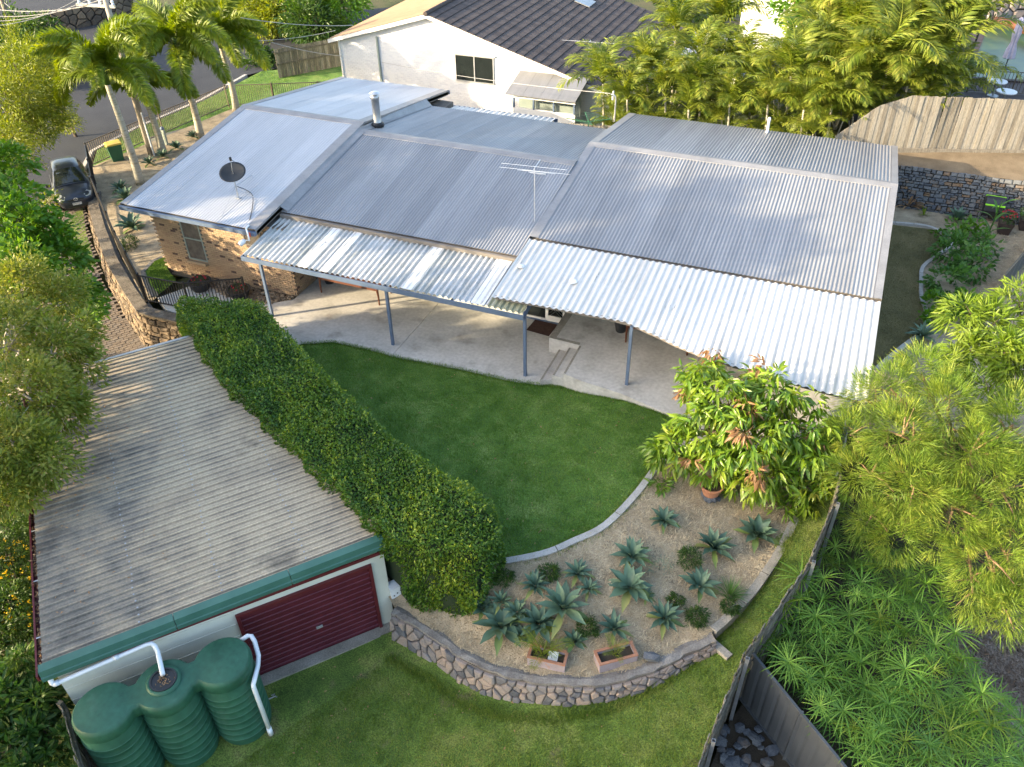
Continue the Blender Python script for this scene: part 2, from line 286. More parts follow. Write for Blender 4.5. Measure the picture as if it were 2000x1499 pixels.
def raw_mesh(name, V, F, T, mat):
    F = F.reshape(-1, F.shape[-1]); me = bpy.data.meshes.new(name)
    if F.shape[1] == 4:
        tri = F[:, 2] == F[:, 3]; lt = np.where(tri, 3, 4)
        mask = np.ones(F.shape, bool); mask[tri, 3] = False; lv = F[mask]
    else:
        lt = np.full(len(F), F.shape[1]); lv = F.ravel()
    me.vertices.add(len(V)); me.vertices.foreach_set('co', V.astype(np.float32).ravel())
    me.loops.add(len(lv)); me.loops.foreach_set('vertex_index', lv.astype(np.int32))
    me.polygons.add(len(lt)); me.polygons.foreach_set('loop_start', np.concatenate([[0], np.cumsum(lt)[:-1]]).astype(np.int32)); me.polygons.foreach_set('loop_total', lt.astype(np.int32))
    me.materials.append(mat); me.update(calc_edges=True)
    me.attributes.new('tint', 'FLOAT', 'POINT').data.foreach_set('value', np.asarray(T, np.float32)); return me

def clumps(blobs, per_m2, rng, shell=(.62, 1.0)):
    out = []
    for c, r_ in blobs:
        r_ = np.array(r_ if hasattr(r_, '__len__') else (r_,)*3, float); a = 4*math.pi*((r_[0]*r_[1])**1.6/3+(r_[0]*r_[2])**1.6/3+(r_[1]*r_[2])**1.6/3)**(1/1.6)
        n = max(6, int(a*per_m2)); d = rng.normal(size=(n, 3)); d /= np.linalg.norm(d, axis=1, keepdims=True); d = d[d[:, 2] > -.75]
        rad = rng.uniform(shell[0], shell[1], (len(d), 1))*(1+.12*rng.normal(size=(len(d), 1)))
        out.append(np.hstack([np.array(c)+d*rad*r_, d]))
    return np.vstack(out)
def crown(name, parent, blobs, mat, dens=3.2, per=26, leaf=.16, wid=.42, spread=.30, droop=.25, seed=1, six=False, curl=.12, tlo=0., thi=1., out=.8):
    g = np.random.default_rng(seed); cl = clumps(blobs, dens, g); n = len(cl)
    C = np.repeat(cl[:, :3], per, 0); D = np.repeat(cl[:, 3:], per, 0); off = g.normal(0, 1, C.shape); off /= np.linalg.norm(off, axis=1, keepdims=True)
    off *= (g.uniform(.15, 1, (len(C), 1))**.6)*spread*np.repeat(g.uniform(.6, 1.35, (n, 1)), per, 0); off[:, 2] *= .7
    A = off/spread+D*out+g.normal(0, .35, C.shape); A[:, 2] -= droop
    T = np.clip(np.repeat(g.uniform(tlo, thi, n), per)*.65+g.uniform(0, .35, len(C)), 0, 1)
    S = leaf*g.uniform(.65, 1.3, len(C)); P = C+off-np.array(origin(parent) if parent else (0, 0, 0))
    o = inst(name, leaf_mesh(name, P, A, S, wid, T, mat, seed=seed+5, six=six, curl=curl), parent); o['kind'] = 'stuff'
    return o
def tree(name, label, base, blobs, mat, bark, trunk_r=.12, cat='tree', group=None, twigs=None, limbs=True, **k):
    t = thing(name, label, cat, base, group); b = Vector(base); mb = MB()
    cx = sum((Vector(c) for c, r_ in blobs), Vector())/len(blobs); fork = lerp(b, cx, .55); fork.x = lerp(b.x, cx.x, .35); fork.y = lerp(b.y, cx.y, .35)
    mb.tube([b, lerp(b, fork, .5)+Vector((.06, -.05, 0)), fork], [trunk_r*1.25, trunk_r, trunk_r*.8], 8)
    mb.build('trunk', bark, t)
    if limbs:
        lm = MB()
        for c, r_ in blobs:
            c = Vector(c); m_ = lerp(fork, c, .5)+Vector((0, 0, .12*(c-fork).length))
            lm.tube([fork, m_, c], [trunk_r*.6, trunk_r*.4, trunk_r*.18], 6)
            rr = r_ if not hasattr(r_, '__len__') else min(r_)
            for j in range(7):
                d = Vector((rnd.gauss(0, 1), rnd.gauss(0, 1), rnd.gauss(.3, .8))).normalized()
                s_ = lerp(m_, c, rnd.uniform(.2, 1)); lm.tube([s_, s_+d*rr*.5+Vector((0, 0, .05)), s_+d*rr*.95], [trunk_r*.2, trunk_r*.12, trunk_r*.05], 5)
        lm.build('limbs', twigs or bark, t)
    crown('crown', t, blobs, mat, **k); return t

def strip(mb, base, dirv, L, w, segs=4, droop=.5, up=.0, fold=0., tw=None):
    """an arching strap leaf appended to MB"""
    d = Vector(dirv).normalized(); side = d.cross(Vector((0, 0, 1)))
    side = side.normalized() if side.length > 1e-3 else Vector((1, 0, 0))
    p = Vector(base); vs = []; fs = []
    for i in range(segs+1):
        t = i/segs; ww = w*(tw(t) if tw else (math.sin(math.pi*min(.98, .12+.86*t))**.6))/2
        vs += [p-side*ww+Vector((0, 0, fold*ww)), p, p+side*ww+Vector((0, 0, fold*ww))] if fold else [p-side*ww, p+side*ww]
        p = p+d*(L/segs); d = (d+Vector((0, 0, -droop/segs))).normalized()
    k = 3 if fold else 2
    for i in range(segs):
        for j in range(k-1): fs.append((i*k+j, i*k+j+1, (i+1)*k+j+1, (i+1)*k+j))
    mb.add(vs, fs)

def frond_mesh(name, L, nl, ll, mat, seed, rise=.7, droop=1.5, plum=False, lw=.035, hang=.5):
    """a feather frond growing along +X and arching over"""
    g = random.Random(seed); mb = MB(); p = Vector((0, 0, 0)); d = Vector((math.cos(rise), 0, math.sin(rise))); pts = [p]; ds = [d]; n = 14
    for i in range(n):
        p = p+d*(L/n); d = (d+Vector((.0, g.gauss(0, .012), -droop/n*(.5+1.0*i/n)))).normalized(); pts.append(p); ds.append(d)
    mb.ct = .55; mb.tube(pts, [lerp(.028, .006, i/n) for i in range(n+1)], 4, cap=False)
    for i in range(nl):
        t = .14+.86*(i+.5)/nl; x = t*n; k = min(n-1, int(x)); q = lerp(pts[k], pts[k+1], x-k); dd = ds[k]; side = Vector((0, 1, 0)); upv = side.cross(dd)*-1
        prof = (math.sin(math.pi*min(1, .22+.78*t)))**.5*.85+.15
        for s_ in (-1, 1):
            for r_ in range(4 if plum else 1):
                an = (g.uniform(-1.25, 1.25) if plum else g.gauss(.12, .14)); l_ = ll*prof*g.uniform(.8, 1.1)
                v = (side*s_*math.cos(an)+upv*math.sin(an)+dd*(.65 if plum else .55+.5*t)).normalized()
                b_ = q+v*l_*.55; e_ = q+v*l_+Vector((0, 0, -hang*l_*.5)); b_.z -= hang*l_*.1
                wv = dd*lw*.5*g.uniform(.8, 1.2); mb.ct = min(1, max(0, .25+.5*t*g.random()+g.uniform(-.2, .25)))
                mb.add([q, b_-wv, b_+wv, e_], [(0, 1, 2), (1, 3, 2)])
    return mb.mesh(name, mat)
def palm(name, label, base, top, fr, cnt, scale, group, trunk_r=.12, seed=0, fan=(-.5, .7), shaft=True, lean=None, cat='palm tree'):
    g = random.Random(seed); base = Vector(base); top = Vector(top); t = thing(name, label, cat, base, group); h = top-base
    mb = MB(); pts = []; n = 12
    for i in range(n+1): s_ = i/n; pts.append(base+h*s_+Vector((.05*math.sin(3*s_), .04*math.sin(2.5*s_+1), 0))*min(1, 4*(1-s_)*s_*2))
    mb.tube(pts, [trunk_r*lerp(1.35, .72, (i/n)**.6) for i in range(n+1)], 10); mb.build('trunk', m_palmt, t, smooth=True)
    if shaft:
        c = MB(); c.ct = .3; c.tube([top, top+Vector((0, 0, .5*scale)), top+Vector((0, 0, .95*scale))], [trunk_r*.8, trunk_r*.95, trunk_r*.35], 8); c.build('crown_shaft', l_palm, t, smooth=True)
    for i in range(cnt):
        a = 2*math.pi*(i/cnt)*1.0+g.uniform(-.3, .3)+i*.9; pit = g.uniform(*fan)
        inst('frond', fr[g.randrange(len(fr))], t, tuple(h+Vector((0, 0, (.55 if shaft else .05)*scale))), (g.uniform(-.15, .15), -pit, a), scale*g.uniform(.85, 1.12))
    return t

# ------------------------------------------------------------------ surface builders
def inside(poly, x, y):
    c = False; n = len(poly); j = n-1
    for i in range(n):
        if (poly[i][1] > y) != (poly[j][1] > y) and x < (poly[j][0]-poly[i][0])*(y-poly[i][1])/(poly[j][1]-poly[i][1])+poly[i][0]: c = not c
        j = i
    return c
def dense(poly, st, closed=True):
    out = []; n = len(poly)
    for i in range(n if closed else n-1):
        a = Vector(poly[i]); b = Vector(poly[(i+1) % n]); k = max(1, int((b-a).length/st)); out += [lerp(a, b, j/k) for j in range(k)]
    if not closed: out.append(Vector(poly[-1]))
    return out
def smooth_path(P, n=6):
    P = [Vector(p) for p in P]; out = []
    for i in range(len(P)-1):
        a, b, c, d = P[max(0, i-1)], P[i], P[i+1], P[min(len(P)-1, i+2)]
        for k in range(n):
            t = k/n; out.append(.5*((2*b)+(c-a)*t+(2*a-5*b+4*c-d)*t*t+(3*b-a-3*c+d)*t**3))
    return out+[P[-1]]
def sheet(name, poly, zf, mat, st=.5, kind='structure', parent=None):
    P = dense([Vector((p[0], p[1])) for p in poly], st); n = len(P); xs = [p.x for p in P]; ys = [p.y for p in P]; pts = list(P)
    x = min(xs)+st/2
    while x < max(xs):
        y = min(ys)+st/2
        while y < max(ys):
            if inside(P, x, y) and min((p.x-x)**2+(p.y-y)**2 for p in P) > (st*.35)**2: pts.append(Vector((x+rnd.uniform(-.1, .1)*st, y+rnd.uniform(-.1, .1)*st)))
            y += st
        x += st
    vo, eo, fo, *_ = delaunay_2d_cdt(pts, [], [list(range(n))], 1, 1e-4)
    mb = MB(); mb.add([(p.x, p.y, zf(p.x, p.y)) for p in vo], fo); o = mb.build(name, mat, parent, smooth=True)
    if kind and parent is None: o['kind'] = kind
    return o
def scatter_tris(name, poly, zf, n, mat, h, w, seed, flat=False, parent=None, excl=None):
    """n grass blades (or flat chips) inside poly, one mesh"""
    g = np.random.default_rng(seed); Q = np.array([tuple(p)[:2] for p in poly], float); lo = Q.min(0); hi = Q.max(0); P = np.zeros((0, 2))
    while len(P) < n:
        c = g.uniform(lo, hi, (n, 2)); ok = np.zeros(n, bool)
        for i in range(len(Q)):
            (x1, y1), (x2, y2) = Q[i-1], Q[i]
            if y1 != y2: ok ^= ((y1 > c[:, 1]) != (y2 > c[:, 1])) & (c[:, 0] < (x2-x1)*(c[:, 1]-y1)/(y2-y1)+x1)
        c = c[ok]
        if excl: c = c[[not excl(x, y) for x, y in c]]
        P = np.vstack([P, c])
    P = P[:n]; K = 70; gx_ = np.linspace(lo[0], hi[0], K); gy_ = np.linspace(lo[1], hi[1], K); Z = np.array([[zf(x, y) for y in gy_] for x in gx_])
    f = (P-lo)/(hi-lo)*(K-1); i0 = np.minimum(K-2, f.astype(int)); f -= i0; u, v = f[:, 0], f[:, 1]; i, j = i0[:, 0], i0[:, 1]
    P = np.column_stack([P, Z[i, j]*(1-u)*(1-v)+Z[i+1, j]*u*(1-v)+Z[i, j+1]*(1-u)*v+Z[i+1, j+1]*u*v])
    a = g.uniform(0, 6.283, n); d = np.stack([np.cos(a), np.sin(a), np.zeros(n)], 1); s_ = np.stack([-np.sin(a), np.cos(a), np.zeros(n)], 1)
    pat = .5+.28*np.sin(P[:, :1]*2.3+1.3*np.sin(P[:, 1:2]*1.7))*np.sin(P[:, 1:2]*2.9+P[:, :1])+.22*np.sin(P[:, :1]*6.1+P[:, 1:2]*5.3)*np.sin(P[:, 1:2]*7.7-P[:, :1]*2)
    hh = h*g.uniform(.5, 1.4, (n, 1))*(1 if flat else .55+.9*pat); ww = w*g.uniform(.6, 1.4, (n, 1))
    if flat:
        z = np.array([0, 0, .006]); tilt = g.normal(0, .25, (n, 1))*np.array([[0, 0, 1]])
        V = np.stack([P+z-d*hh/2-s_*ww/2, P+z-d*hh/2+s_*ww/2, P+z+d*hh/2+s_*ww/2+np.abs(tilt)*hh, P+z+d*hh/2-s_*ww/2+np.abs(tilt)*hh], 1); F = np.arange(n*4).reshape(n, 4); k = 4
    else:
        tip = P+np.array([0, 0, 1])*hh+d*hh*g.uniform(.1, .9, (n, 1)); V = np.stack([P-s_*ww/2, P+s_*ww/2, tip], 1); F = np.arange(n*3).reshape(n, 3); k = 3
    me = raw_mesh(name, V.reshape(-1, 3), F, np.repeat(np.clip(g.uniform(0, 1, n)*.6+.45*(1-pat[:, 0]), 0, 1), k), mat); o = inst(name, me, parent); o['kind'] = 'stuff'; return o

def voronoi_cells(W_, H_, cell, seed, aspect=1.5):
    """irregular stone outlines filling a W x H strip"""
    g = random.Random(seed); cx = cell*aspect; S = []
    ny = max(1, round(H_/cell)); nx = max(1, round(W_/cx))
    for j in range(ny):
        for i in range(nx): S.append(((i+.5+(.25 if j % 2 else -.25)+g.uniform(-.3, .3))*W_/nx, (j+.5+g.uniform(-.28, .28))*H_/ny))
    S = [q for q in S if g.random() > .22]; out = []
    for i, (x, y) in enumerate(S):
        poly = [(0, 0), (W_, 0), (W_, H_), (0, H_)]
        for j, (u, v) in enumerate(S):
            if i == j or abs(u-x) > 3.2*cx or abs(v-y) > 3.2*cell: continue
            mx, my, dx, dy = (x+u)/2, (y+v)/2, u-x, v-y; new = []
            for k in range(len(poly)):
                a, b = poly[k], poly[(k+1) % len(poly)]; fa = (a[0]-mx)*dx+(a[1]-my)*dy; fb = (b[0]-mx)*dx+(b[1]-my)*dy
                if fa <= 0: new.append(a)
                if fa*fb < 0: t = fa/(fa-fb); new.append((a[0]+(b[0]-a[0])*t, a[1]+(b[1]-a[1])*t))
            poly = new
            if len(poly) < 3: break
        if len(poly) >= 3: out.append(((x, y), poly))
    return out
def coursed_cells(W_, H_, h0, h1, seed):
    g = random.Random(seed); out = []; y = 0
    while y < H_-.02:
        h = g.uniform(h0, h1); h = H_-y if H_-y-h < h0*.7 else h; x = -g.uniform(0, .2)
        while x < W_:
            w_ = g.uniform(.9, 3.0)*h0*1.3; parts = [(x, y, w_, h)]
            if h > h0*1.5 and g.random() < .4: k = g.uniform(.4, .6); parts = [(x, y, w_, h*k), (x, y+h*k, w_, h*(1-k))]
            for a, b, c, d in parts:
                j = lambda s_: g.uniform(-s_, s_); p = [(a+j(.02), b+j(.02)), (a+c/2, b+j(.02)), (a+c+j(.02), b+j(.02)), (a+c+j(.02), b+d/2), (a+c+j(.02), b+d+j(.015)), (a+c/2, b+d+j(.02)), (a+j(.02), b+d+j(.015)), (a+j(.015), b+d/2)]
                p = [(min(W_, max(0, u)), min(H_, max(0, v))) for u, v in p]
                if c > .05 and d > .03 and 0 < a+c/2 < W_: out.append(((a+c/2, b+d/2), p))
            x += w_
        y += h
    return out
def stone_wall(parent, pathB, pathT, cell, mat, seed, proud=.05, gap=.016, maxn=300, aspect=1.5, name='stone', outward=1, course=None):
    """stones on the ruled strip between a bottom and a top polyline; each one an object"""
    B = [Vector(p) for p in pathB]; T = [Vector(p) for p in pathT]; L = [0]
    for i in range(len(B)-1): L.append(L[-1]+((B[i+1]-B[i]).length+(T[i+1]-T[i]).length)/2)
    H = sum((T[i]-B[i]).length for i in range(len(B)))/len(B); org = origin(parent); g = random.Random(seed)
    def pos(s, h):
        s = max(0, min(L[-1]-1e-6, s)); i = max(k for k in range(len(L)-1) if L[k] <= s); t = (s-L[i])/(L[i+1]-L[i])
        b, t_ = lerp(B[i], B[i+1], t), lerp(T[i], T[i+1], t); nrm = (B[i+1]-B[i]).cross(t_-b).normalized()*outward; return lerp(b, t_, h/H), nrm
    cnt = 0; cells = coursed_cells(L[-1], H, course[0], course[1], seed) if course else voronoi_cells(L[-1], H, cell, seed, aspect); rest = MB()
    for (cx, cy), poly in cells:
        n = len(poly); c, nr = pos(cx, cy); pr = proud*g.uniform(.5, 1.4); ring0 = []; ring1 = []; ring2 = []
        for (x, y) in poly:
            d = math.hypot(x-cx, y-cy); k = max(.3, 1-gap/max(d, .02))*g.uniform(.94, 1)
            for ring, kk, hh in ((ring0, k, -.02), (ring1, k*.97, pr*.7), (ring2, k*.72, pr)):
                p, nn = pos(cx+(x-cx)*kk, cy+(y-cy)*kk); ring.append(p+nn*hh)
        mb = rest if cnt >= maxn else MB(); mb.ct = g.random()
        fs = [(i, (i+1) % n, n+(i+1) % n, n+i) for i in range(n)]+[(n+i, n+(i+1) % n, 2*n+(i+1) % n, 2*n+i) for i in range(n)]+[tuple(range(2*n, 3*n))]
        mb.add(ring0+ring1+ring2, fs)
        if cnt < maxn: mb.build(name, mat, parent)
        cnt += 1
    if rest.v: o = rest.build(name, mat, parent); o['kind'] = 'stuff'

def palings(parent, a, b, base, topf, w_, mat, gap=.004, th=.018, seed=0, side=(0, 0), name='paling', basef=None):
    """upright boards from a to b (2D); topf(t) gives top height"""
    a = Vector((a[0], a[1], 0)); b = Vector((b[0], b[1], 0)); L = (b-a).length; n = int(L/w_); ang = math.atan2(b.y-a.y, b.x-a.x); g = random.Random(seed); org = origin(parent); nv = Vector((-math.sin(ang), math.cos(ang), 0))
    me = []
    for k in range(5):
        mb = MB(); mb.ct = k/4+.01; x = w_/2-gap/2
        mb.add([(-x, -th/2, 0), (x, -th/2, 0), (x, th/2, 0), (-x, th/2, 0), (-x, -th/2, 1), (x*.98, -th/2, 1), (x*.98, th/2, 1), (-x, th/2, 1)], [(0, 1, 5, 4), (1, 2, 6, 5), (2, 3, 7, 6), (3, 0, 4, 7), (4, 5, 6, 7)]); me.append(mb.mesh('paling', mat))
    for i in range(n):
        t = (i+.5)/n; p = lerp(a, b, t)+nv*(th*.8 if i % 2 else 0); zb = basef(t) if basef else base; zt = topf(t)+g.uniform(-.012, .012)
        sl0, sl1 = topf(max(0, t-.5/n)), topf(min(1, t+.5/n))
        if abs(sl1-sl0) > .03:
            x = w_/2-gap/2; mbp = MB(); mbp.ct = g.random(); mbp.add([(-x, -th/2, 0), (x, -th/2, 0), (x, th/2, 0), (-x, th/2, 0), (-x, -th/2, sl0-zb), (x, -th/2, sl1-zb), (x, th/2, sl1-zb), (-x, th/2, sl0-zb)], [(0, 1, 5, 4), (1, 2, 6, 5), (2, 3, 7, 6), (3, 0, 4, 7), (4, 5, 6, 7)])
            inst(name, mbp.mesh('paling', mat), parent, (p.x-org.x, p.y-org.y, zb-org.z), (0, 0, ang)); continue
        inst(name, me[g.randrange(5)], parent, (p.x-org.x, p.y-org.y, zb-org.z), (g.gauss(0, .006), g.gauss(0, .006), ang), (1, 1, zt-zb))
def corr(x0, x1, yz0, yz1, pitch, amp, sheets, mat, parent, name='roof_sheet', shape='sin', spw=6, swap=None, tints=None, y0f=None):
    """corrugated sheets side by side from x0 to x1, sloping from (y,z) to (y,z)"""
    wsh = (x1-x0)/sheets; nw = max(1, round(wsh/pitch)); k = nw*spw; org = origin(parent); out = []; cache = {}
    for s_ in range(sheets):
        tv = (tints[s_ % len(tints)] if tints else rnd.choice((.05, .3, .55, .8, 1))); key = tv if y0f is None else s_
        if key not in cache:
            mb = MB(); mb.ct = tv; vs = []; fs = []
            for i in range(k+2):
                u = i/k; ph = (u*nw) % 1
                if shape == 'sin': h = amp*math.cos(2*math.pi*u*nw)
                else: h = amp*max(-1, min(1, 2.2*math.cos(2*math.pi*u*nw)+.6*(-1 if shape == 'trapw' else 1)))
                x = u*wsh; ya, za = yz0
                if y0f: ya = y0f(x0+s_*wsh+x); za = yz0[1]+(yz1[1]-yz0[1])*(ya-yz0[0])/(yz1[0]-yz0[0])
                for q in range(3): t = q/2; vs.append((x, lerp(ya, yz1[0], t)-yz0[0], lerp(za, yz1[1], t)-yz0[1]+h))
            for i in range(k+1):
                for q in range(2): fs.append((i*3+q, (i+1)*3+q, (i+1)*3+q+1, i*3+q+1))
            mb.add(vs, fs); cache[key] = mb.mesh(name, mat, smooth=(shape == 'sin'))
        o = inst(name, cache[key], parent, (x0+s_*wsh-org.x, yz0[0]-org.y, yz0[1]-org.z+.004*(s_ % 2))); out.append(o)
    return out

# ================================================================== GROUND
def hl(x, y):                                    # lower lawn
    u = x+.9*(y+8.75); return -1.86+.155*(.5*(u+math.sqrt(u*u+.6)))
def hu(x, y): return -.03+.52*sstep(.6, 5.2, x)   # upper lawn
WLX = [-30, -24.4, -23.2, -21.1, -18.4, -16.1, -14.4, -12.4, -9]; WLY = [10, 6.95, 5.75, 4.0, 1.9, .35, -.72, -.72, -2]
def gbase(x, y):
    z = -.85
    if x > -20: z = lerp(-.85, -.35, sstep(-20, -15.5, x))
    if x < -9 and x > -27 and y < float(np.interp(x, WLX, WLY))+1.6: z = min(z, lerp(-1.75, -1.0, sstep(-14, -27, x)))
    if y < 0 and x > -13: z = lerp(z, -2.35, sstep(0, -3.5, y))
    elif x > 6: z = lerp(z, -1.9, sstep(6, 9.3, x)) if y < 4 else lerp(z, .25, sstep(6, 10, x))
    if y > 15: z = lerp(z, .15 if x > -16 else -.85, sstep(15, 19, y))
    if y > 18 and x > 2: z = lerp(z, 2.1, sstep(18, 20, y)*sstep(2, 8, x))
    if x < -26 and y > 24: z += .03*(y-24)
    return z
def gridvals(a, b, fine0, fine1, st): return list(np.linspace(a, fine0, 8)[:-1])+list(np.arange(fine0, fine1, st))+list(np.linspace(fine1, b, 8))
gx = gridvals(-400, 400, -60, 30, 1.5); gy = gridvals(-120, 500, -30, 60, 1.5); mb = MB()
mb.add([(x, y, gbase(x, y)) for x in gx for y in gy], [(i*len(gy)+j, (i+1)*len(gy)+j, (i+1)*len(gy)+j+1, i*len(gy)+j+1) for i in range(len(gx)-1) for j in range(len(gy)-1)])
m_ground = M('ground_cover', [(.025, .040, .010), (.050, .060, .018), (.085, .072, .035)], n=.35, bump=1, bsc=12, rough=.95, speck=.4, spsc=14)
mb.build('ground', m_ground, None, smooth=True)['kind'] = 'structure'

# lower lawn
LL = [(-6.6, -19), (-5.6, -13.2), (.2, -8.2), (1.9, -8.2), (4, -8.5), (6, -7.6), (7.3, -6.1), (8, -5.1), (8.6, -3.4), (9, -1.5), (9.3, 1), (9.75, 1), (9.68, -3.2), (9.38, -5), (8.42, -7.75), (8.12, -9.6), (7.6, -12.5), (7, -19)]
sheet('lower_lawn', LL, hl, m_lawn2, .5)
scatter_tris('lower_lawn_grass', [(-3, -15.5), (.4, -8.9), (2.4, -9.3), (4, -9.4), (6, -8.5), (7.4, -6.6), (8.1, -5.5), (8.8, -3.5), (9.2, -1), (9.6, -1), (9.6, -3.2), (9.3, -5), (8.36, -7.75), (8.05, -9.6), (7.6, -12.5), (7, -15.5)], hl, 110000, m_blade2, .05, .014, 3, excl=lambda x, y: (x < .3 and y > -9.3))
bpy.data.objects['lower_lawn_grass']['label'] = 'short yellowish green grass of the lower lawn below the stone wall'; bpy.data.objects['lower_lawn_grass']['category'] = 'grass'

# upper lawn
curb2 = [(2.30, -6.78), (3.35, -6.21), (3.95, -5.62), (4.53, -4.9), (4.97, -3.58), (5.29, -2.09), (5.75, -1.1), (6.4, -.62)]
curbS = [Vector((p.x, p.y)) for p in smooth_path([Vector((*p, 0)) for p in curb2], 5)]
UL = [(-7.9, -1.1), (-7.68, -.31), (-6.75, .18), (-5.37, .23), (-4.15, .16), (-1.97, .33), (-.17, .35), (.74, .52), (1.36, .62), (2.05, .47), (3.46, .31), (5.39, -.22), (6.5, -.6)]+[tuple(p) for p in curbS[::-1]]+[(1.4, -7.3), (-1, -6.4), (-9.5, -1.9)]
sheet('upper_lawn', UL, hu, m_lawn, .5)
scatter_tris('upper_lawn_grass', UL, hu, 130000, m_blade, .045, .014, 4)
tag(bpy.data.objects['upper_lawn_grass'], 'dense green grass of the upper lawn in front of the patio', 'grass')

g = np.random.default_rng(91); C = np.stack([g.uniform(-7, 5, 400), g.uniform(-6.3, .2, 400), np.zeros(400)], 1); C = C[[inside(UL, x, y) for x, y, z in C]]; C[:, 2] = [hu(x, y)+.035 for x, y, z in C]
C2 = np.stack([g.uniform(-1, 8, 200), g.uniform(-14, -9, 200), np.zeros(200)], 1); C2[:, 2] = [hl(x, y)+.04 for x, y, z in C2]; C = np.vstack([C[:130], C2]); lm_ = leaf_mesh('fallen_leaves', C, g.normal(size=C.shape)*np.array([1, 1, .1]), g.uniform(.04, .09, len(C)), .45, g.uniform(0, 1, len(C)), l_dry, seed=4)
o = inst('fallen_leaves', lm_); tag(o, 'scattered dry brown leaves fallen on the two lawns', 'leaves', kind='stuff')
# ragged grass along the lawn edges
def edge_grass(name, label, path, zf, n, mat, seed, w_=.05):
    g = np.random.default_rng(seed); D = dense([Vector(p) for p in path], .05, closed=False); k = g.integers(0, len(D), n); P = np.array([(D[i].x, D[i].y) for i in k])+g.normal(0, w_, (n, 2)); P = np.column_stack([P, [zf(x, y) for x, y in P]]); a = g.uniform(0, 6.28, n); d = np.stack([np.cos(a), np.sin(a), np.zeros(n)], 1); s_ = np.stack([-np.sin(a), np.cos(a), np.zeros(n)], 1); h = g.uniform(.04, .11, (n, 1))
    V = np.stack([P-s_*.007, P+s_*.007, P+np.array([0, 0, 1])*h+d*h*g.uniform(.2, 1, (n, 1))], 1); o = inst(name, raw_mesh(name, V.reshape(-1, 3), np.arange(n*3).reshape(n, 3), np.repeat(g.uniform(0, 1, n), 3), mat)); tag(o, label, 'grass', kind='stuff')
edge_grass('lawn_edge_grass', 'ragged grass tufts along the edge between patio and upper lawn', UL[:13], hu, 9000, m_blade, 61)
edge_grass('lawn_edge_grass', 'ragged grass and weeds at the foot of the curved stone wall', [(.3, -9.05), (1.7, -9.3), (2.7, -9.65), (3.7, -9.65), (4.8, -9.4), (5.9, -8.9), (6.8, -8.1), (7.5, -7.2), (8.1, -6.0), (8.7, -4.4), (9.15, -2.4)], hl, 7000, m_blade2, 62, .07)
edge_grass('lawn_edge_grass', 'ragged grass tufts along the pale garden kerb', [tuple(p) for p in curbS], hu, 5000, m_blade2, 63, .10)
# garden bed
wpx = [(772, 1190, -.86), (800, 1205, -.84), (860, 1240, -.79), (920, 1283, -.73), (990, 1310, -.65), (1080, 1325, -.56), (1180, 1325, -.46), (1270, 1300, -.36), (1330, 1270, -.26), (1390, 1242, -.13)]
wtop = [tuple(at(x, y, z))[:2] for x, y, z in wpx]; wz = [q[2] for q in wpx]
kr = [(7.67, -6.55), (8.17, -5.6), (8.66, -4.21), (9.03, -2.40), (9.25, -1.2), (9.4, -.2)]; kz = [-.1, .0, .15, .32, .42, .48]
ctrl = [(x, y, z) for (x, y), z in zip(wtop, wz)]+[(x, y, z) for (x, y), z in zip(kr, kz)]+[(p.x, p.y, hu(p.x, p.y)+.02) for p in curbS]+[(-3, -5.4, -.05), (0, -7, -.3), (1.0, -7.9, -.6)]
def hb(x, y):
    s_ = 0; t = 0
    for a, b, z in ctrl: ww = 1/((a-x)**2+(b-y)**2+.02)**1.6; s_ += ww; t += ww*z
    return t/s_+.012*math.sin(4*x+1)*math.sin(5*y)
BED = [tuple(p) for p in curbS]+[(7.5, -.95), (9.4, -.6)]+[p for p in kr[::-1][1:]]+[p for p in wtop[::-1]]+[(-3, -5.9), (-9.6, -1.9), (-9.5, -1.6), (-3, -5.0), (1.6, -7.2)]
sheet('garden_bed', BED, hb, m_mulch, .35)
BEDV = [tuple(p) for p in curbS]+[(9.2, -.8)]+[p for p in kr[::-1][1:]]+[p for p in wtop[::-1][:-1]]+[(1.5, -7.6), (1.7, -7.2)]
tag(scatter_tris('straw_mulch', BEDV, hb, 42000, m_straw, .075, .012, 5, flat=True), 'pale straw mulch covering the garden bed between the agaves', 'mulch')

# kerbs: each cast length is a piece
def kerb(name, label, path, zf, width, h0, h1, mat, piece, seed):
    t = thing(name, label, 'kerb', (path[0][0], path[0][1], zf(*path[0][:2]))); P = [Vector((p[0], p[1])) for p in path]
    D = dense(P, .12, closed=False); i = 0; step = max(2, int(piece/.12)); g = random.Random(seed)
    while i < len(D)-2:
        j = min(len(D)-1, i+step+g.randrange(-1, 2))
        if len(D)-1-j < 3: j = len(D)-1
        vs = []; fs = []; seg = D[i:j+1]; n = len(seg)
        for k, p in enumerate(seg):
            a = seg[max(0, k-1)]; b = seg[min(n-1, k+1)]; d = (b-a).normalized(); nn = Vector((-d.y, d.x)); z = zf(p.x, p.y); e = .012 if k == 0 else (-.0 if k < n-1 else -.012)
            q = p+d*e
            vs += [(q.x+nn.x*width/2, q.y+nn.y*width/2, z-h0), (q.x+nn.x*width*.46, q.y+nn.y*width*.46, z+h1), (q.x-nn.x*width*.46, q.y-nn.y*width*.46, z+h1), (q.x-nn.x*width/2, q.y-nn.y*width/2, z-h0)]
        for k in range(n-1):
            for m_ in range(3): fs.append((k*4+m_, k*4+m_+1, (k+1)*4+m_+1, (k+1)*4+m_))
        fs += [(0, 1, 2, 3), (4*n-1, 4*n-2, 4*n-3, 4*n-4)]
        MB().add(vs, fs).build('kerb_block', mat, t); i = j
    return t
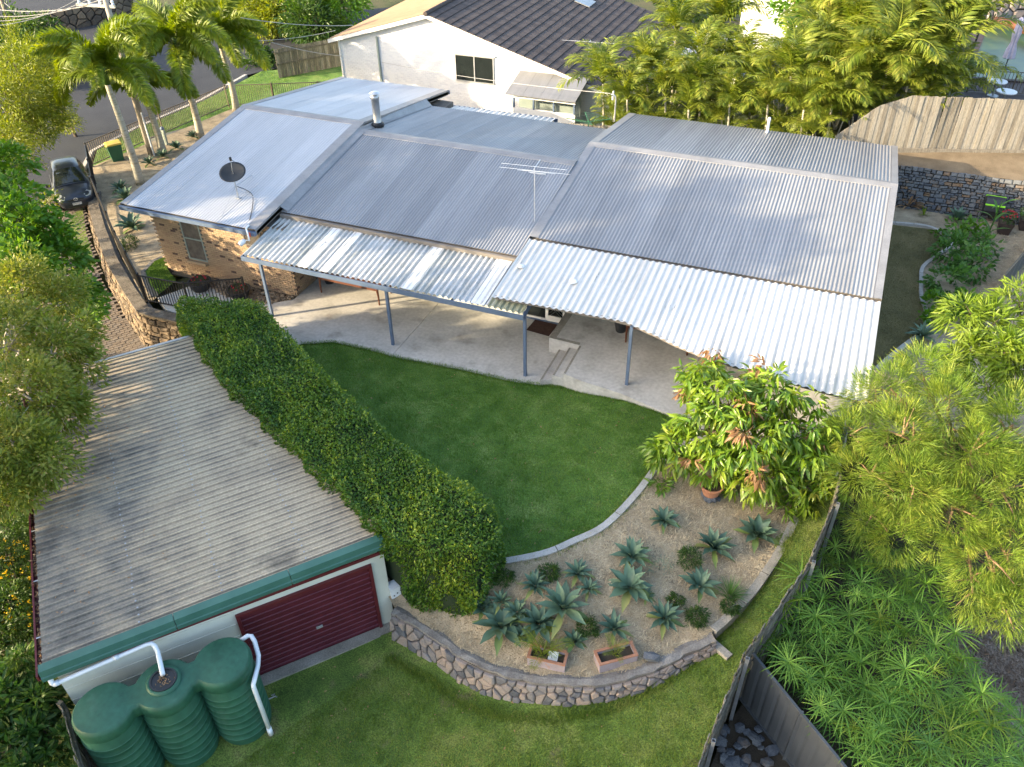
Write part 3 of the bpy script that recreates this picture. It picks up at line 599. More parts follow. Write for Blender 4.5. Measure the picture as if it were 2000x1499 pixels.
kerb('garden_kerb', 'pale concrete kerb curving between the upper lawn and the agave bed', [tuple(p) for p in curbS], lambda x, y: hu(x, y), .19, .15, .07, m_kerb, 1.35, 1)
krS = [(p.x, p.y) for p in smooth_path([Vector((*p, 0)) for p in kr], 5)]
kerb('garden_kerb', 'weathered concrete kerb between the agave bed and the grass strip by the fence', krS, lambda x, y: hb(x, y), .22, .2, .05, m_kerbold, 1.0, 2)
kerb('garden_kerb', 'short concrete kerb from the end of the stone wall to the fence', [tuple(at(1388, 1247, -.25))[:2], tuple(at(1425, 1290, -.4))[:2]], lambda x, y: hl(x, y)+.02, .2, .2, .06, m_kerbold, .5, 3)

# curved granite retaining wall
cw = thing('retaining_wall', 'curved granite stone retaining wall with concrete cap below the agave bed', 'stone wall', (3.6, -9.2, -1))
wt3 = smooth_path([Vector((x, y, z)) for (x, y), z in zip(wtop, wz)], 5); topO = []; botO = []; back = []
for i, p in enumerate(wt3):
    d = (wt3[min(len(wt3)-1, i+1)]-wt3[max(0, i-1)]); d.z = 0; d.normalize(); nn = Vector((d.y, -d.x, 0)); o_ = p+nn*.16; q = o_+nn*.10; topO.append(o_); botO.append(Vector((q.x, q.y, min(o_.z-.10, hl(q.x, q.y)-.05)))); back.append(p-nn*.10)
n = len(wt3); mb = MB(); vs = []
for i in range(n): vs += [botO[i], topO[i]-Vector((0, 0, .03)), back[i]-Vector((0, 0, .03)), back[i]-Vector((0, 0, .6))]
mb.add(vs, [(i*4+k, i*4+k+1, (i+1)*4+k+1, (i+1)*4+k) for i in range(n-1) for k in range(3)]+[(4*n-4, 4*n-3, 4*n-2, 4*n-1), (3, 2, 1, 0)]); mb.build('mortar_core', m_mortar, cw)
mb = MB(); vs = []; g = random.Random(5)
for i in range(n):
    j = g.uniform(-.025, .035); d = (topO[i]-back[i]).normalized(); vs += [topO[i]+d*j-Vector((0, 0, .05)), topO[i]+d*j+Vector((0, 0, .02+g.uniform(0, .025))), lerp(topO[i], back[i], .5)+Vector((0, 0, .04+g.uniform(0, .03))), back[i]+Vector((0, 0, .015))]
mb.add(vs, [(i*4+k, (i+1)*4+k, (i+1)*4+k+1, i*4+k+1) for i in range(n-1) for k in range(3)]); mb.build('cap', m_capc, cw)
stone_wall(cw, botO, [p-Vector((0, 0, .05)) for p in topO], .150, m_stone, 21, proud=.075, gap=.012, aspect=1.45, outward=1)

# ================================================================== PATIO
PAT = [(-14.45, .28), (-13.6, -.25), (-12.6, -.38), (-10.6, -.3), (-9.25, -.18), (-7.94, -.99), (-7.68, -.31), (-6.75, .18), (-5.37, .23), (-4.46, .17), (-4.46, 4.1), (-9.6, 4.1), (-9.6, 2.0), (-10.2, 1.5), (-11.2, 1.25), (-12.2, 1.32), (-13.1, 1.65), (-13.9, 1.35)]
pt = thing('patio', None, None, (-5, 1, 0)); pt['kind'] = 'structure'
def slab(poly, z0, z1, name, parent, mat=m_conc):
    mb = MB(); mb.prism(poly, z0, z1); return mb.build(name, mat, parent)
slab(PAT, -.3, 0, 'concrete_slab', pt)
slab([(-4.44, .17), (-1.97, .33), (-.17, .35), (.72, .5), (.72, 2.32), (.36, 2.32), (.36, 4.1), (-4.44, 4.1)], -.3, 0, 'concrete_slab', pt)
slab([(.374, 2.30), (1.462, 2.25), (1.472, .62), (2.08, .46), (3.46, .29), (5.39, -.24), (7.0, -.8), (9.3, -.75), (9.9, 0), (9.9, 4.8), (.374, 4.8)], -.3, .57, 'raised_concrete_slab', pt)
slab([(.735, .505), (1.10, .64), (1.10, 2.29), (.735, 2.30)], -.3, .19, 'step', pt, m_kerb); slab([(1.102, .64), (1.468, .63), (1.458, 2.24), (1.102, 2.26)], -.3, .38, 'step', pt)
for nm, pts, z in (('edge_strip', [(.735, .52), (.80, .545), (.80, 2.29), (.735, 2.29)], .19), ('edge_strip', [(1.102, .66), (1.165, .66), (1.165, 2.25), (1.102, 2.25)], .38), ('edge_strip', [(1.472, .64), (1.54, .63), (1.53, 2.2), (1.464, 2.24)], .57), ('edge_strip', [(.376, 2.40), (.60, 2.40), (.66, 4.7), (.376, 4.7)], .57), ('edge_strip', [(.376, 2.302), (1.44, 2.255), (1.44, 2.395), (.376, 2.398)], .57)): slab(pts, z-.02, z+.005, nm, pt, m_kerbold)
# river stones by the brick wall
sheet('stone_bed', [(-13.9, 1.3), (-13.1, 1.6), (-12.2, 1.28), (-11.2, 1.2), (-10.2, 1.45), (-9.62, 1.98), (-9.62, 2.25), (-14.5, 2.25)], lambda x, y: -.04, m_soil, .4)
V = []; F = []; T = []; g = np.random.default_rng(3); bmr = bmesh.new(); bmesh.ops.create_icosphere(bmr, subdivisions=1, radius=.5); IV = np.array([v.co for v in bmr.verts]); IF = np.array([[v.index for v in f.verts] for f in bmr.faces]); bmr.free()
def pebbles(name, poly, z, n, s0, s1, mat, seed):
    g = np.random.default_rng(seed); V = []; F = []; T = []; k = 0
    while k < n:
        x, y = g.uniform(min(p[0] for p in poly), max(p[0] for p in poly)), g.uniform(min(p[1] for p in poly), max(p[1] for p in poly))
        if not inside(poly, x, y): continue
        s_ = g.uniform(s0, s1); zz = z(x, y) if callable(z) else z
        V.append(IV*np.array([s_*g.uniform(.8, 1.3), s_*g.uniform(.8, 1.2), s_*.6])@np.array(Matrix.Rotation(g.uniform(0, 6), 3, 'Z'))*(1+.12*g.normal(size=(len(IV), 1)))+np.array([x, y, zz+s_*.15*g.uniform(.2, 2)])); F.append(IF+k*len(IV)); T.append(np.full(len(IV), g.random())); k += 1
    o = inst(name, raw_mesh(name, np.vstack(V), np.vstack(F), np.concatenate(T), mat)); o['kind'] = 'stuff'; return o
tag(pebbles('river_stones', [(-13.9, 1.35), (-13.1, 1.62), (-12.2, 1.3), (-11.2, 1.22), (-10.2, 1.47), (-9.64, 2.0), (-9.64, 2.18), (-14.3, 2.18)], -.03, 900, .07, .16, m_river, 4), 'brown river stones along the foot of the brick wall', 'stones')

# ================================================================== HOUSE
hs = thing('house', 'long single storey brick house with grey corrugated metal roofs behind the patio', 'house', (-3, 4, 0))
LX0, LX1, LY, LH, LZ, LR = -16.25, -10.23, 1.60, 7.67, 2.95, 1.10
RX0, RX1, RY, RH, RZ, RR, RK = -1.01, 10.02, 4.15, 6.26, 3.15, .90, .91
MY, MH, MZ, MR = 3.08, 5.77, 3.0, .90
# walls
wl = MB(); wl.box2((-15.68, 2.30, -.35), (-9.63, 16.2, 2.72)); wl = wl.build('brick_wall', m_mortar, hs)
mb = MB(); mb.box2((-9.6, 4.05, -.2), (-1.0, 14, 2.75)); mb.build('wall', m_cream, hs)
mb = MB(); mb.box2((-.98, 4.6, -.2), (9.55, 15.8, 2.9)); mb.build('wall', m_cream, hs)
# bricks on the front wall and its return; a window opening is left free
def rect_free(x, z, rects): return not any(a < x < b and c < z < d for a, b, c, d in rects)
WIN = [(-14.42, -13.52, .62, 2.45), (-11.55, -10.5, 1.75, 2.5)]
bl, bh, bt = .235, .086, .03
bme = []
for k in range(8):
    mb = MB(); mb.ct = (.02, .15, .28, .40, .5, .58, .66, 1.0)[k]; mb.box((0, 0, 0), (bl-.012, bt, bh-.012)); bme.append(mb.mesh('brick', m_brick))
spots = []; z = -.3; row = 0
while z < 2.7:
    x = -15.68+(bl/2 if row % 2 else 0)
    while x < -9.6:
        if rect_free(x, z+bh/2, WIN): spots.append((x, 2.30, z+bh/2, 0))
        x += bl
    y = 2.40+(bl/2 if row % 2 else 0)
    while y < 4.0: spots.append((-9.63, y, z+bh/2, R(90))); y += bl
    z += bh; row += 1
spots = [s_ for s_ in spots]; spots.sort(key=lambda s_: -(s_[0]-.3*abs(s_[2]-1.2))); org = origin(wl); rest = MB(); g = random.Random(3)
for i, (x, y, z, a) in enumerate(spots):
    k = g.choice((0, 1, 2, 3, 4, 5, 6, 0, 1, 2, 3, 4, 7))
    if i < 300: inst('brick', bme[k], wl, (x-org.x, y-org.y, z-org.z), (0, 0, a))
    else: rest.ct = (.02, .15, .28, .40, .5, .58, .66, 1.0)[k]; rest.box((x, y, z), (bl-.012, bt, bh-.012), a)
rest.build('brick', m_brick, wl)['kind'] = 'stuff'
# louvre window on the brick wall
def awning_window(x0, x1, z0, z1, y):
    wn = MB(); wn.box2((x0, y-.02, z0), (x0+.06, y+.06, z1)); wn.box2((x1-.06, y-.02, z0), (x1, y+.06, z1)); wn.box2((x0+.06, y-.02, z1-.06), (x1-.06, y+.06, z1)); wn.box2((x0+.06, y-.02, z0), (x1-.06, y+.06, z0+.06)); wn.box2((x0+.06, y-.018, (z0+z1)/2-.03), (x1-.06, y+.058, (z0+z1)/2+.03))
    wf = wn.build('window', m_frameg, hs); MB().box2((x0+.05, y+.03, z0+.05), (x1-.05, y+.04, z1-.05)).build('pane', m_louvre, wf)
    k = int((z1-z0)/2/.055)
    for i in range(k):
        MB().box((((x0+x1)/2), y+.02, z0+.08+i*.055), (x1-x0-.12, .008, .045), rot=Matrix.Rotation(R(25), 3, 'X')).build('louvre', m_louvre, wf)
    sb = MB()
    for i in range(4): sb.ct = .3; sb.box((lerp(x0, x1, (i+.5)/4), y-.09, z0-.06), ((x1-x0)/4-.012, .2, .09), rot=Matrix.Rotation(R(-14), 3, 'X'))
    sb.build('sill', m_brick, wf)
awning_window(-14.42, -13.52, .62, 2.45, 2.30)
mb = MB()
for xx in (-11.52, -10.56): mb.box2((xx, 2.27, 1.78), (xx+.05, 2.33, 2.48))
mb.box2((-11.47, 2.27, 1.78), (-10.56, 2.33, 1.83)); mb.box2((-11.47, 2.27, 2.43), (-10.56, 2.33, 2.48)); w2 = mb.build('window', m_fascia, hs)
MB().box2((-11.47, 2.34, 1.8), (-10.56, 2.35, 2.45)).build('pane', m_glass, w2)
mb = MB()
for i in range(-6, 12):
    for s_ in (-1, 1):
        a = Vector((-11.47+i*.1, 2.285, 1.83)); b = a+Vector((s_*.6, 0, .6)); 
        if s_ < 0: a.x += .3; b.x += .3
        t0 = 0; t1 = 1
        for lim, sg in ((-11.47, 1), (-10.56, -1)):
            f0 = (a.x-lim)*sg; f1 = (b.x-lim)*sg
            if f0 < 0 and f1 < 0: t1 = -1
            elif f0 < 0: t0 = max(t0, f0/(f0-f1))
            elif f1 < 0: t1 = min(t1, f0/(f0-f1))
        if t1 > t0: mb.beam(lerp(a, b, t0), lerp(a, b, t1), .008, .008)
mb.build('security_mesh', m_fascia, w2)
# patio sliding door
dr = MB(); dr.box2((-1.15, 3.98, .05), (.33, 4.04, .10)); dr.box2((-1.15, 3.98, .10), (-1.09, 4.04, 2.1)); dr.box2((-.38, 3.975, .10), (-.28, 4.04, 2.1)); dr.box2((.26, 3.98, .10), (.33, 4.04, 2.1)); dr.box2((-.28, 3.98, .10), (.26, 4.02, .26)); dr = dr.build('sliding_door', m_white, hs)
MB().box2((-1.09, 4.03, .1), (.26, 4.036, 2.1)).build('pane', m_glass, dr); MB().box2((-1.2, 3.93, 0), (.36, 4.03, .05)).build('sill', m_blue, dr)
mb = MB()
for i in range(14):
    for s_ in (-1, 1):
        for q in range(2): a = Vector((-.28+(0 if s_ > 0 else .54), 4.0, .2+i*.13)); mb.beam(a, a+Vector((s_*.54, 0, .54)), .008, .008)
mb.build('security_mesh', m_alu, dr)

# roofs
def roof(name, x0, x1, y, h, z, rise, mat, n, back=1., pitch=.114, amp=.012, cap_m=m_flash, barge=(.30, .30), gut=m_blue, gutr=None):
    rf = MB(); t = 0.02
    yb = y+h+back*h; zb = z+rise-back*rise
    rf.add([(x0, y, z-.06), (x1, y, z-.06), (x1, y+h, z+rise-.06), (x0, y+h, z+rise-.06), (x0, yb, zb-.06), (x1, yb, zb-.06), (x0, y, z-.2), (x1, y, z-.2), (x1, y+h, z+rise-.32), (x0, y+h, z+rise-.32), (x0, yb, zb-.2), (x1, yb, zb-.2)],
           [(0, 1, 2, 3), (3, 2, 5, 4), (7, 6, 9, 8), (8, 9, 10, 11), (6, 0, 3, 9), (9, 3, 4, 10), (1, 7, 8, 2), (2, 8, 11, 5)])
    rf = rf.build(name, m_fascia, hs)
    corr(x0+barge[0]*.6, x1-barge[1]*.6, (y-.05, z), (y+h-.12, z+rise-.02), pitch, amp, n, mat, rf)
    corr(x0+barge[0]*.6, x1-barge[1]*.6, (y+h+.12, z+rise-.02), (yb+.05, zb), pitch, amp, n, mat, rf)
    sl = rise/h; c = MB(); a = .26                                       # ridge cap
    c.add([(x0, y+h-a, z+rise-a*sl+.016), (x1, y+h-a, z+rise-a*sl+.016), (x1, y+h, z+rise+.035), (x0, y+h, z+rise+.035), (x0, y+h+a, z+rise-a*sl+.016), (x1, y+h+a, z+rise-a*sl+.016), (x1, y+h-a-.01, z+rise-a*sl-.0), (x0, y+h-a-.01, z+rise-a*sl-.0)], [(0, 1, 2, 3), (3, 2, 5, 4), (7, 6, 1, 0)])
    c.build('ridge_cap', cap_m, rf)
    for s_, xb, wd in ((1, x0, barge[0]), (-1, x1, barge[1])):            # barge flashings
        b = MB()
        for (ya, za, yc, zc) in ((y-.05, z, y+h, z+rise), (y+h, z+rise, yb+.05, zb)):
            b.add([(xb, ya, za+.022), (xb+s_*wd, ya, za+.02), (xb+s_*wd, yc, zc+.02), (xb, yc, zc+.022), (xb, ya, za-.19), (xb, yc, zc-.19), (xb+s_*wd, ya, za+.008), (xb+s_*wd, yc, zc+.008)], [(0, 1, 2, 3) if s_ > 0 else (3, 2, 1, 0), (0, 3, 5, 4) if s_ > 0 else (4, 5, 3, 0), (1, 6, 7, 2)])
        b.build('barge_flashing', cap_m, rf)
    gm = MB(); gm.box2((x0-.01, y-.16, z-.20), (x1+.01, y-.045, z-.055)); gm.build('gutter', gut, rf)
    gm = MB(); gm.box2((x0-.01, yb+.055, zb-.20), (x1+.01, yb+.16, zb-.05)); gm.build('gutter', gutr or gut, rf)
    return rf
rL = roof('roof', LX0, LX1, LY, LH, LZ, LR, m_zinc, 8, barge=(.30, .42), amp=.007)
rM = roof('roof', LX1+.05, RX0, MY, MH, MZ-.02, MR, m_grey, 12, barge=(.02, .02), gut=m_fascia)
rR = roof('roof', RX0, RX1, RY, RH, RZ, RR, m_grey, 15, back=RK, barge=(.30, .22), gut=m_fascia, gutr=m_maroon)
for o_, l_ in ((rL, 'light silver corrugated gable roof of the brick wing'), (rM, 'mid grey corrugated gable roof of the middle wing'), (rR, 'grey corrugated gable roof of the raised right wing')): o_['label'] = l_
ap = MB()                                               # apron between the silver and the middle roof
for (ya, yb) in ((MY, MY+MH), (MY+MH, MY+2*MH)):
    zl = lambda y: LZ+LR*(1-abs(y-LY-LH)/LH); zm = lambda y: MZ-.02+MR*(1-abs(y-MY-MH)/MH)
    ap.add([(LX1-.005, ya, zl(ya)+.015), (LX1-.005, yb, zl(yb)+.015), (LX1+.05, yb, zl(yb)-.03), (LX1+.05, ya, zl(ya)-.03), (LX1+.30, yb, zm(yb)+.03), (LX1+.30, ya, zm(ya)+.03)], [(0, 3, 2, 1), (3, 5, 4, 2)])
ap.build('apron_flashing', m_flash, rM)
# step wall between roofs (right wing above middle wing)
MB().box2((RX0+.03, 4.3, 2.2), (RX0+.05, 15, 3.1)).build('wall', m_fascia, hs)
# flue, vent pipe, power riser
p = at(738, 243, 3.85); fl = MB(); fl.lathe([(.17, -.25), (.17, .05), (.16, .06), (.16, 1.05), (.185, 1.06), (.185, 1.16), (.06, 1.24)], p, 16); fl = fl.build('flue', m_steel, hs, smooth=True)
MB().lathe([(.26, -.08), (.26, .03), (.17, .10)], p, 16).build('flashing_collar', m_black, fl)
MB().lathe([(.11, 1.22), (.22, 1.27), (.11, 1.33), (0.001, 1.35)], p, 16).build('cowl', m_alu, fl)
p = at(1497, 266, 3.15); MB().lathe([(.085, -.2), (.085, .05), (.055, .07), (.055, .62), (.065, .63), (.065, .72), (.04, .78), (.001, .78)], p, 14).build('vent_pipe', m_pvc, hs, smooth=True)
p = at(1200, 238, 2.95); mb = MB(); mb.tube([p, p+Vector((0, 0, .95)), p+Vector((-.03, 0, 1.1)), p+Vector((-.12, 0, 1.18)), p+Vector((-.22, 0, 1.16))], .035, 8); pr_ = mb.build('power_riser', m_steel, hs); mb = MB(); mb.box(p+Vector((-.14, 0, 1.02)), (.08, .08, .16)); mb.lathe([(.03, 0), (.045, .05), (.03, .12), (.001, .14)], p+Vector((-.12, 0, 1.2)), 8); mb.build('insulator', m_alu, pr_)

# satellite dish on the left roof
zr = lambda y: LZ+(y-LY)/LH*LR
p = at(466, 388, 3.15); p.z = zr(p.y)+.02; sd = thing('satellite_dish', 'dark grey mesh satellite dish on a mast on the silver roof', 'satellite dish', p)
mt = p+Vector((0, 0, .62)); mb = MB(); mb.tube([p, mt], .022, 8)
for q in (at(433, 424, 3.0), at(518, 400, 3.15), at(492, 345, 3.35)): q.z = zr(q.y)+.02; mb.tube([p+Vector((0, 0, .45)), q], .009, 6)
mb.build('mast', m_steel, sd); MB().box(p+Vector((0, 0, .0)), (.2, .14, .02)).build('foot_plate', m_steel, sd)
cc = mt+Vector((-.02, .06, .28)); bm = MB(); nrm = Vector((.12, -.50, .86)).normalized(); q = nrm.to_track_quat('Z', 'Y').to_matrix(); vs = []; fs = []
for i in range(7):
    r_ = .46*i/6
    for k in range(24): a = 2*math.pi*k/24; vs.append(cc+q@Vector((r_*math.cos(a)*1.08, r_*math.sin(a)*.95, .42*r_*r_)))
fs = [(i*24+k, i*24+(k+1) % 24, (i+1)*24+(k+1) % 24, (i+1)*24+k) for i in range(6) for k in range(24)]; bm.add(vs, fs); m_dish = M('dark_grey_mesh', [(.022, .026, .030), (.035, .04, .045)], n=3, rough=.5, metal=.3); do = bm.build('reflector', m_dish, sd, smooth=True)
sm = do.modifiers.new('thick', 'SOLIDIFY'); sm.thickness = .012
mb = MB(); mb.tube([mt, cc], .03, 8); mb.tube([cc+q@Vector((0, .42, .08)), cc+q@Vector((0, .30, .42))], .012, 6); mb.tube([cc, cc+q@Vector((0, .05, .15)), cc+q@Vector((0, .30, .42))], .010, 6); mb.build('feed_arm', m_steel, sd); MB().tube([cc+q@Vector((0, .27, .38)), cc+q@Vector((0, .33, .50))], .045, 10).build('receiver', m_blackpl, sd)
cab = smooth_path([p+Vector((0, 0, .45)), at(480, 372, 3.28)+Vector((0, 0, .02)), at(493, 382, 3.26), at(493, 405, 3.14), at(488, 432, 3.0)], 6)
for v in cab[4:]: v.z = max(v.z, zr(v.y)+.035)
tag(MB().tube(cab, .013, 5).build('dish_cable', m_black), 'black cable running from the satellite dish down the silver roof', 'cable')
# conduit, spotlight at the corner of the left roof
e = Vector((LX1-.30, LY-.02, LZ)); mb = MB(); mb.tube(smooth_path([e+Vector((-.05, .1, .06)), e+Vector((0, -.12, .05)), e+Vector((.10, -.22, -.02)), e+Vector((.14, -.26, -.2)), e+Vector((.14, -.27, -.32))], 5), .03, 8)
cn = mb.build('conduit', m_pvc, hs, smooth=True); MB().box(e+Vector((.10, -.17, -.14)), (.09, .08, .16)).build('junction_box', m_orange, cn)
sp = thing('spotlight', 'white floodlight under the corner of the silver roof', 'light', e+Vector((-.05, -.3, -.3))); d = Vector((-.6, -.6, -.55)).normalized(); MB().tube([e+Vector((.12, -.27, -.30)), e+Vector((.02, -.34, -.30))], .018, 6).build('bracket', m_pvc, sp)
MB().tube([e+Vector((.02, -.33, -.28)), e+Vector((.02, -.33, -.28))+d*.06, e+Vector((.02, -.33, -.28))+d*.2, e+Vector((.02, -.33, -.28))+d*.26], [.05, .085, .10, .085], 12).build('lamp_head', m_pvc, sp, smooth=True)

# ------------------------------------------------------------------ canopies
ca = thing('patio_canopy', 'weathered grey ribbed patio canopy with blue beam on blue posts, left half', 'canopy', (-5, 1.5, 0))
CZ0, CZ1 = 2.47, 2.80; CYF, CYB = .62, 3.18
corr(-10.18, .10, (CYF, CZ0), (CYB, CZ1), .205, .036, 13, m_cano, ca, name='canopy_sheet', shape='trap', spw=6, tints=(.3, .75, .2, .55, .35, .9, .4, .45, .15, .5, .6, .7, .05))
for (xa, wd) in ((-7.95, .34), (-7.1, .30), (-4.05, .36), (-1.62, .46)):
    sl_ = (CZ1-CZ0)/(CYB-CYF); f = MB(); f.add([(xa, CYF-.02, CZ0+.034), (xa+wd, CYF-.02, CZ0+.034), (xa+wd, CYB-.05, CZ1+.03), (xa, CYB-.05, CZ1+.03), (xa, CYF-.02, CZ0+.028), (xa+wd, CYF-.02, CZ0+.028), (xa+wd, CYB-.05, CZ1+.024), (xa, CYB-.05, CZ1+.024)], [(0, 1, 2, 3), (7, 6, 5, 4), (0, 4, 5, 1), (1, 5, 6, 2), (3, 7, 4, 0)]); f.build('flat_sheet', m_flatw, ca)['label'] = 'flat white replacement strip'
corr(-1.05, .10, (CYF-.01, CZ0+.04), (CYF+.55, CZ0+.11), .205, .024, 1, m_moss, ca, name='canopy_sheet', shape='trap')[0]['label'] = 'mossy end piece'
fr = MB(); fr.box2((-10.25, CYF-.06, CZ0-.20), (.16, CYF-.02, CZ0-.03)); fr.build('beam', m_blue, ca)
MB().add([(-10.24, CYF-.02, CZ0-.18), (-10.24, CYB, CZ1-.15), (-10.24, CYB, CZ1+.0), (-10.24, CYF-.02, CZ0-.02), (-10.20, CYF-.02, CZ0-.18), (-10.20, CYB, CZ1-.15), (-10.20, CYB, CZ1+.0), (-10.20, CYF-.02, CZ0-.02)], [(0, 1, 2, 3), (7, 6, 5, 4), (3, 2, 6, 7), (0, 3, 7, 4)]).build('side_beam', m_blue, ca)
MB().add([(.12, CYF-.02, CZ0-.18), (.12, CYB, CZ1-.15), (.12, CYB, CZ1), (.12, CYF-.02, CZ0-.02), (.16, CYF-.02, CZ0-.18), (.16, CYB, CZ1-.15), (.16, CYB, CZ1), (.16, CYF-.02, CZ0-.02)], [(3, 2, 1, 0), (4, 5, 6, 7), (7, 6, 2, 3), (4, 7, 3, 0)]).build('side_beam', m_blue, ca)
for x in (-9.66, -4.73, .12): MB().box2((x-.045, .73, 0), (x+.045, .82, CZ0-.03)).build('post', m_blue, ca)
for x in (-9.66, -7.2, -4.73, -2.3): MB().beam((x, CYF-.02, CZ0-.11), (x, CYB, CZ1-.09), .05, .10).build('rafter', m_blue, ca)
cb = thing('patio_canopy', 'white ribbed patio canopy with curving front edge, right half', 'canopy', (4.5, 2, .5))
def cfront(x):
    pts = [(-1.2, .76), (3.2, .86), (4.2, .55), (5.17, .20), (6.06, .02), (8.8, -.28), (10.2, -.36)]
    for (a, b), (c, d) in zip(pts, pts[1:]):
        if x <= c: return lerp(b, d, (x-a)/(c-a))
    return pts[-1][1]
corr(-.98, 9.98, (.0, 2.68), (4.0, 3.12), .205, .022, 13, m_canow, cb, name='canopy_sheet', shape='trapw', spw=6, y0f=cfront, tints=(.2, .6, .9, .4, .1, .7, .5, .8, .3, .95, .55, .25, .65))
for x in (3.46, 9.75): MB().box2((x-.045, .75 if x < 5 else -.05, .57), (x+.045, .84 if x < 5 else .04, 2.72 if x < 5 else 2.64)).build('post', m_blue, cb)
fr = MB(); P = [Vector((x, cfront(x)+.12, 2.60+(cfront(x)+.1)*.11)) for x in np.linspace(-.9, 9.9, 16)]
for a, b in zip(P, P[1:]): fr.beam(a, b, .05, .12)
fr.build('beam', m_fascia, cb)
for x in (1.2, 3.46, 5.6, 7.8): MB().beam((x, cfront(x)+.15, 2.6+.11*cfront(x)), (x, 4.1, 3.03), .05, .1).build('rafter', m_fascia, cb)
for q, s_ in (((1018, 520), .11), ((1120, 548), .13)):
    p = at(*q, 3.0); p.z = 2.68+p.y*.11+.03; mb = MB(); mb.lathe([(s_, 0), (s_*1.05, .03), (s_*.7, .06), (.001, .07)], p, 12); mb.build('roof_patch', m_flatw, cb)

# ------------------------------------------------------------------ things on the patio
def table(name, label, x0, x1, y0, y1, z0, h):
    t = thing(name, label, 'table', ((x0+x1)/2, (y0+y1)/2, z0))
    for x in (x0+.06, x1-.06):
        for y in (y0+.06, y1-.06): MB().tube([(x, y, z0), (x, y, z0+h*.5), (x+(.03 if x > (x0+x1)/2 else -.03)*-1, y, z0+h)], [.03, .035, .055], 8).build('leg', m_timber, t)
    mb = MB()
    for y in (y0+.06, y1-.06): mb.box2((x0+.1, y-.015, z0+h-.16), (x1-.1, y+.015, z0+h))
    mb.build('apron', m_timber, t); k = 5
    for i in range(k): MB().box2((x0, lerp(y0, y1, i/k)+.005, z0+h+.002), (x1, lerp(y0, y1, (i+1)/k)-.005, z0+h+.03)).build('plank', m_timber, t)
table('patio_table', 'long brown timber table under the weathered canopy', -8.95, -6.35, 2.75, 3.75, 0, .74)
table('patio_table', 'brown timber table under the white canopy by the black pot', 2.75, 4.9, 2.9, 3.8, .57, .74)
def pot(name, label, p, r_, h, mat, soil=m_soil, cat='plant pot', fill=.85):
    t = thing(name, label, cat, p); MB().lathe([(r_*.7, 0), (r_*.85, h*.45), (r_, h*.9), (r_*1.06, h*.92), (r_*1.06, h), (r_*.93, h), (r_*.9, h*fill)], p, 20).build('pot', mat, t, smooth=False)
    MB().lathe([(r_*.91, h*fill), (.001, h*fill+.02)], p, 16).build('soil', soil, t); return t
pot('plant_pot', 'black plastic pot on the raised patio beside the timber table', (2.47, 3.55, .57), .24, .42, m_blackpl)
pot('plant_pot', 'black pot in the corner of the brick wing under the canopy', (-9.0, 3.55, 0), .24, .45, m_blackpl)
mb = MB(); mb.prism([(-.80, 3.22), (.06, 3.14), (.12, 3.90), (-.74, 3.92)], .004, .022); tag(mb.build('doormat', m_mat), 'brown doormat in front of the sliding door', 'doormat')
def flower_bush(t, c, r_, mat, fm, seed, n=30, leaf=.09):
    crown('foliage', t, [(c, (r_, r_, r_*.8))], mat, dens=9/r_ if r_ < .5 else 9, per=9, leaf=leaf, spread=r_*.35, seed=seed); g = np.random.default_rng(seed); d = g.normal(size=(n, 3)); d[:, 2] = abs(d[:, 2])*.8+.2; d /= np.linalg.norm(d, axis=1, keepdims=True)
    C = np.repeat(np.array(c)+d*r_*np.array([1, 1, .85]), 5, 0)-np.array(origin(t)); A = g.normal(size=C.shape)+np.repeat(d, 5, 0)*.8
    o = inst('flowers', leaf_mesh('flowers', C, A, np.full(len(C), .055), .7, g.uniform(0, 1, len(C)), fm, seed=seed), t); o['kind'] = 'stuff'
for q, lb in (((392, 560), 'round black bowl planter with sparse red flowers by the brick wall, nearer the gate'), ((468, 575), 'round black bowl planter with red flowers by the brick wall, nearer the canopy')):
    p = at(*q, .1); p.z = -.02; p.y = min(p.y, 1.9); t = pot('bowl_planter', lb, p, .42, .36, m_blackpl); flower_bush(t, p+Vector((0, 0, .36)), .26, l_dark, m_red, int(q[0]), 14, .07)
# corner garden left of house
def zg(x, y): return -.06 if x > -17 else lerp(-.06, -.45, sstep(-17, -25, x))
gp = [(-15.70, 2.2), (-15.0, 1.5), (-14.55, .25), (-14.75, -.05), (-18.05, 2.3), (-23.2, 6.25), (-27.0, 9.6), (-25.5, 19), (-16.2, 19), (-15.7, 16)]
sheet('side_garden', gp, zg, m_mulch, .7)
sheet('side_lawn_patch', [(-15.72, 3.6), (-15.72, 2.25), (-14.7, 1.6), (-14.62, .55), (-15.55, 1.05), (-16.35, 1.75), (-16.55, 2.5), (-16.3, 3.2), (-15.9, 4.3)], lambda x, y: zg(x, y)+.02, m_lawn, .3)
scatter_tris('side_lawn_grass', [(-15.75, 3.5), (-15.75, 2.25), (-14.7, 1.6), (-14.65, .6), (-15.55, 1.1), (-16.3, 1.75), (-16.5, 2.5), (-16.2, 3.2)], lambda x, y: zg(x, y)+.02, 7000, m_blade, .05, .012, 8)
tag(bpy.data.objects['side_lawn_grass'], 'small patch of green grass at the corner of the brick wing', 'grass')
kerb('garden_kerb', 'dark curved mowing edge beside the small grass patch at the brick corner', [(-14.75, .35), (-15.6, .95), (-16.4, 1.65), (-16.62, 2.5), (-16.4, 3.2), (-15.95, 4.4)], zg, .16, .1, .04, m_capc, .6, 5)

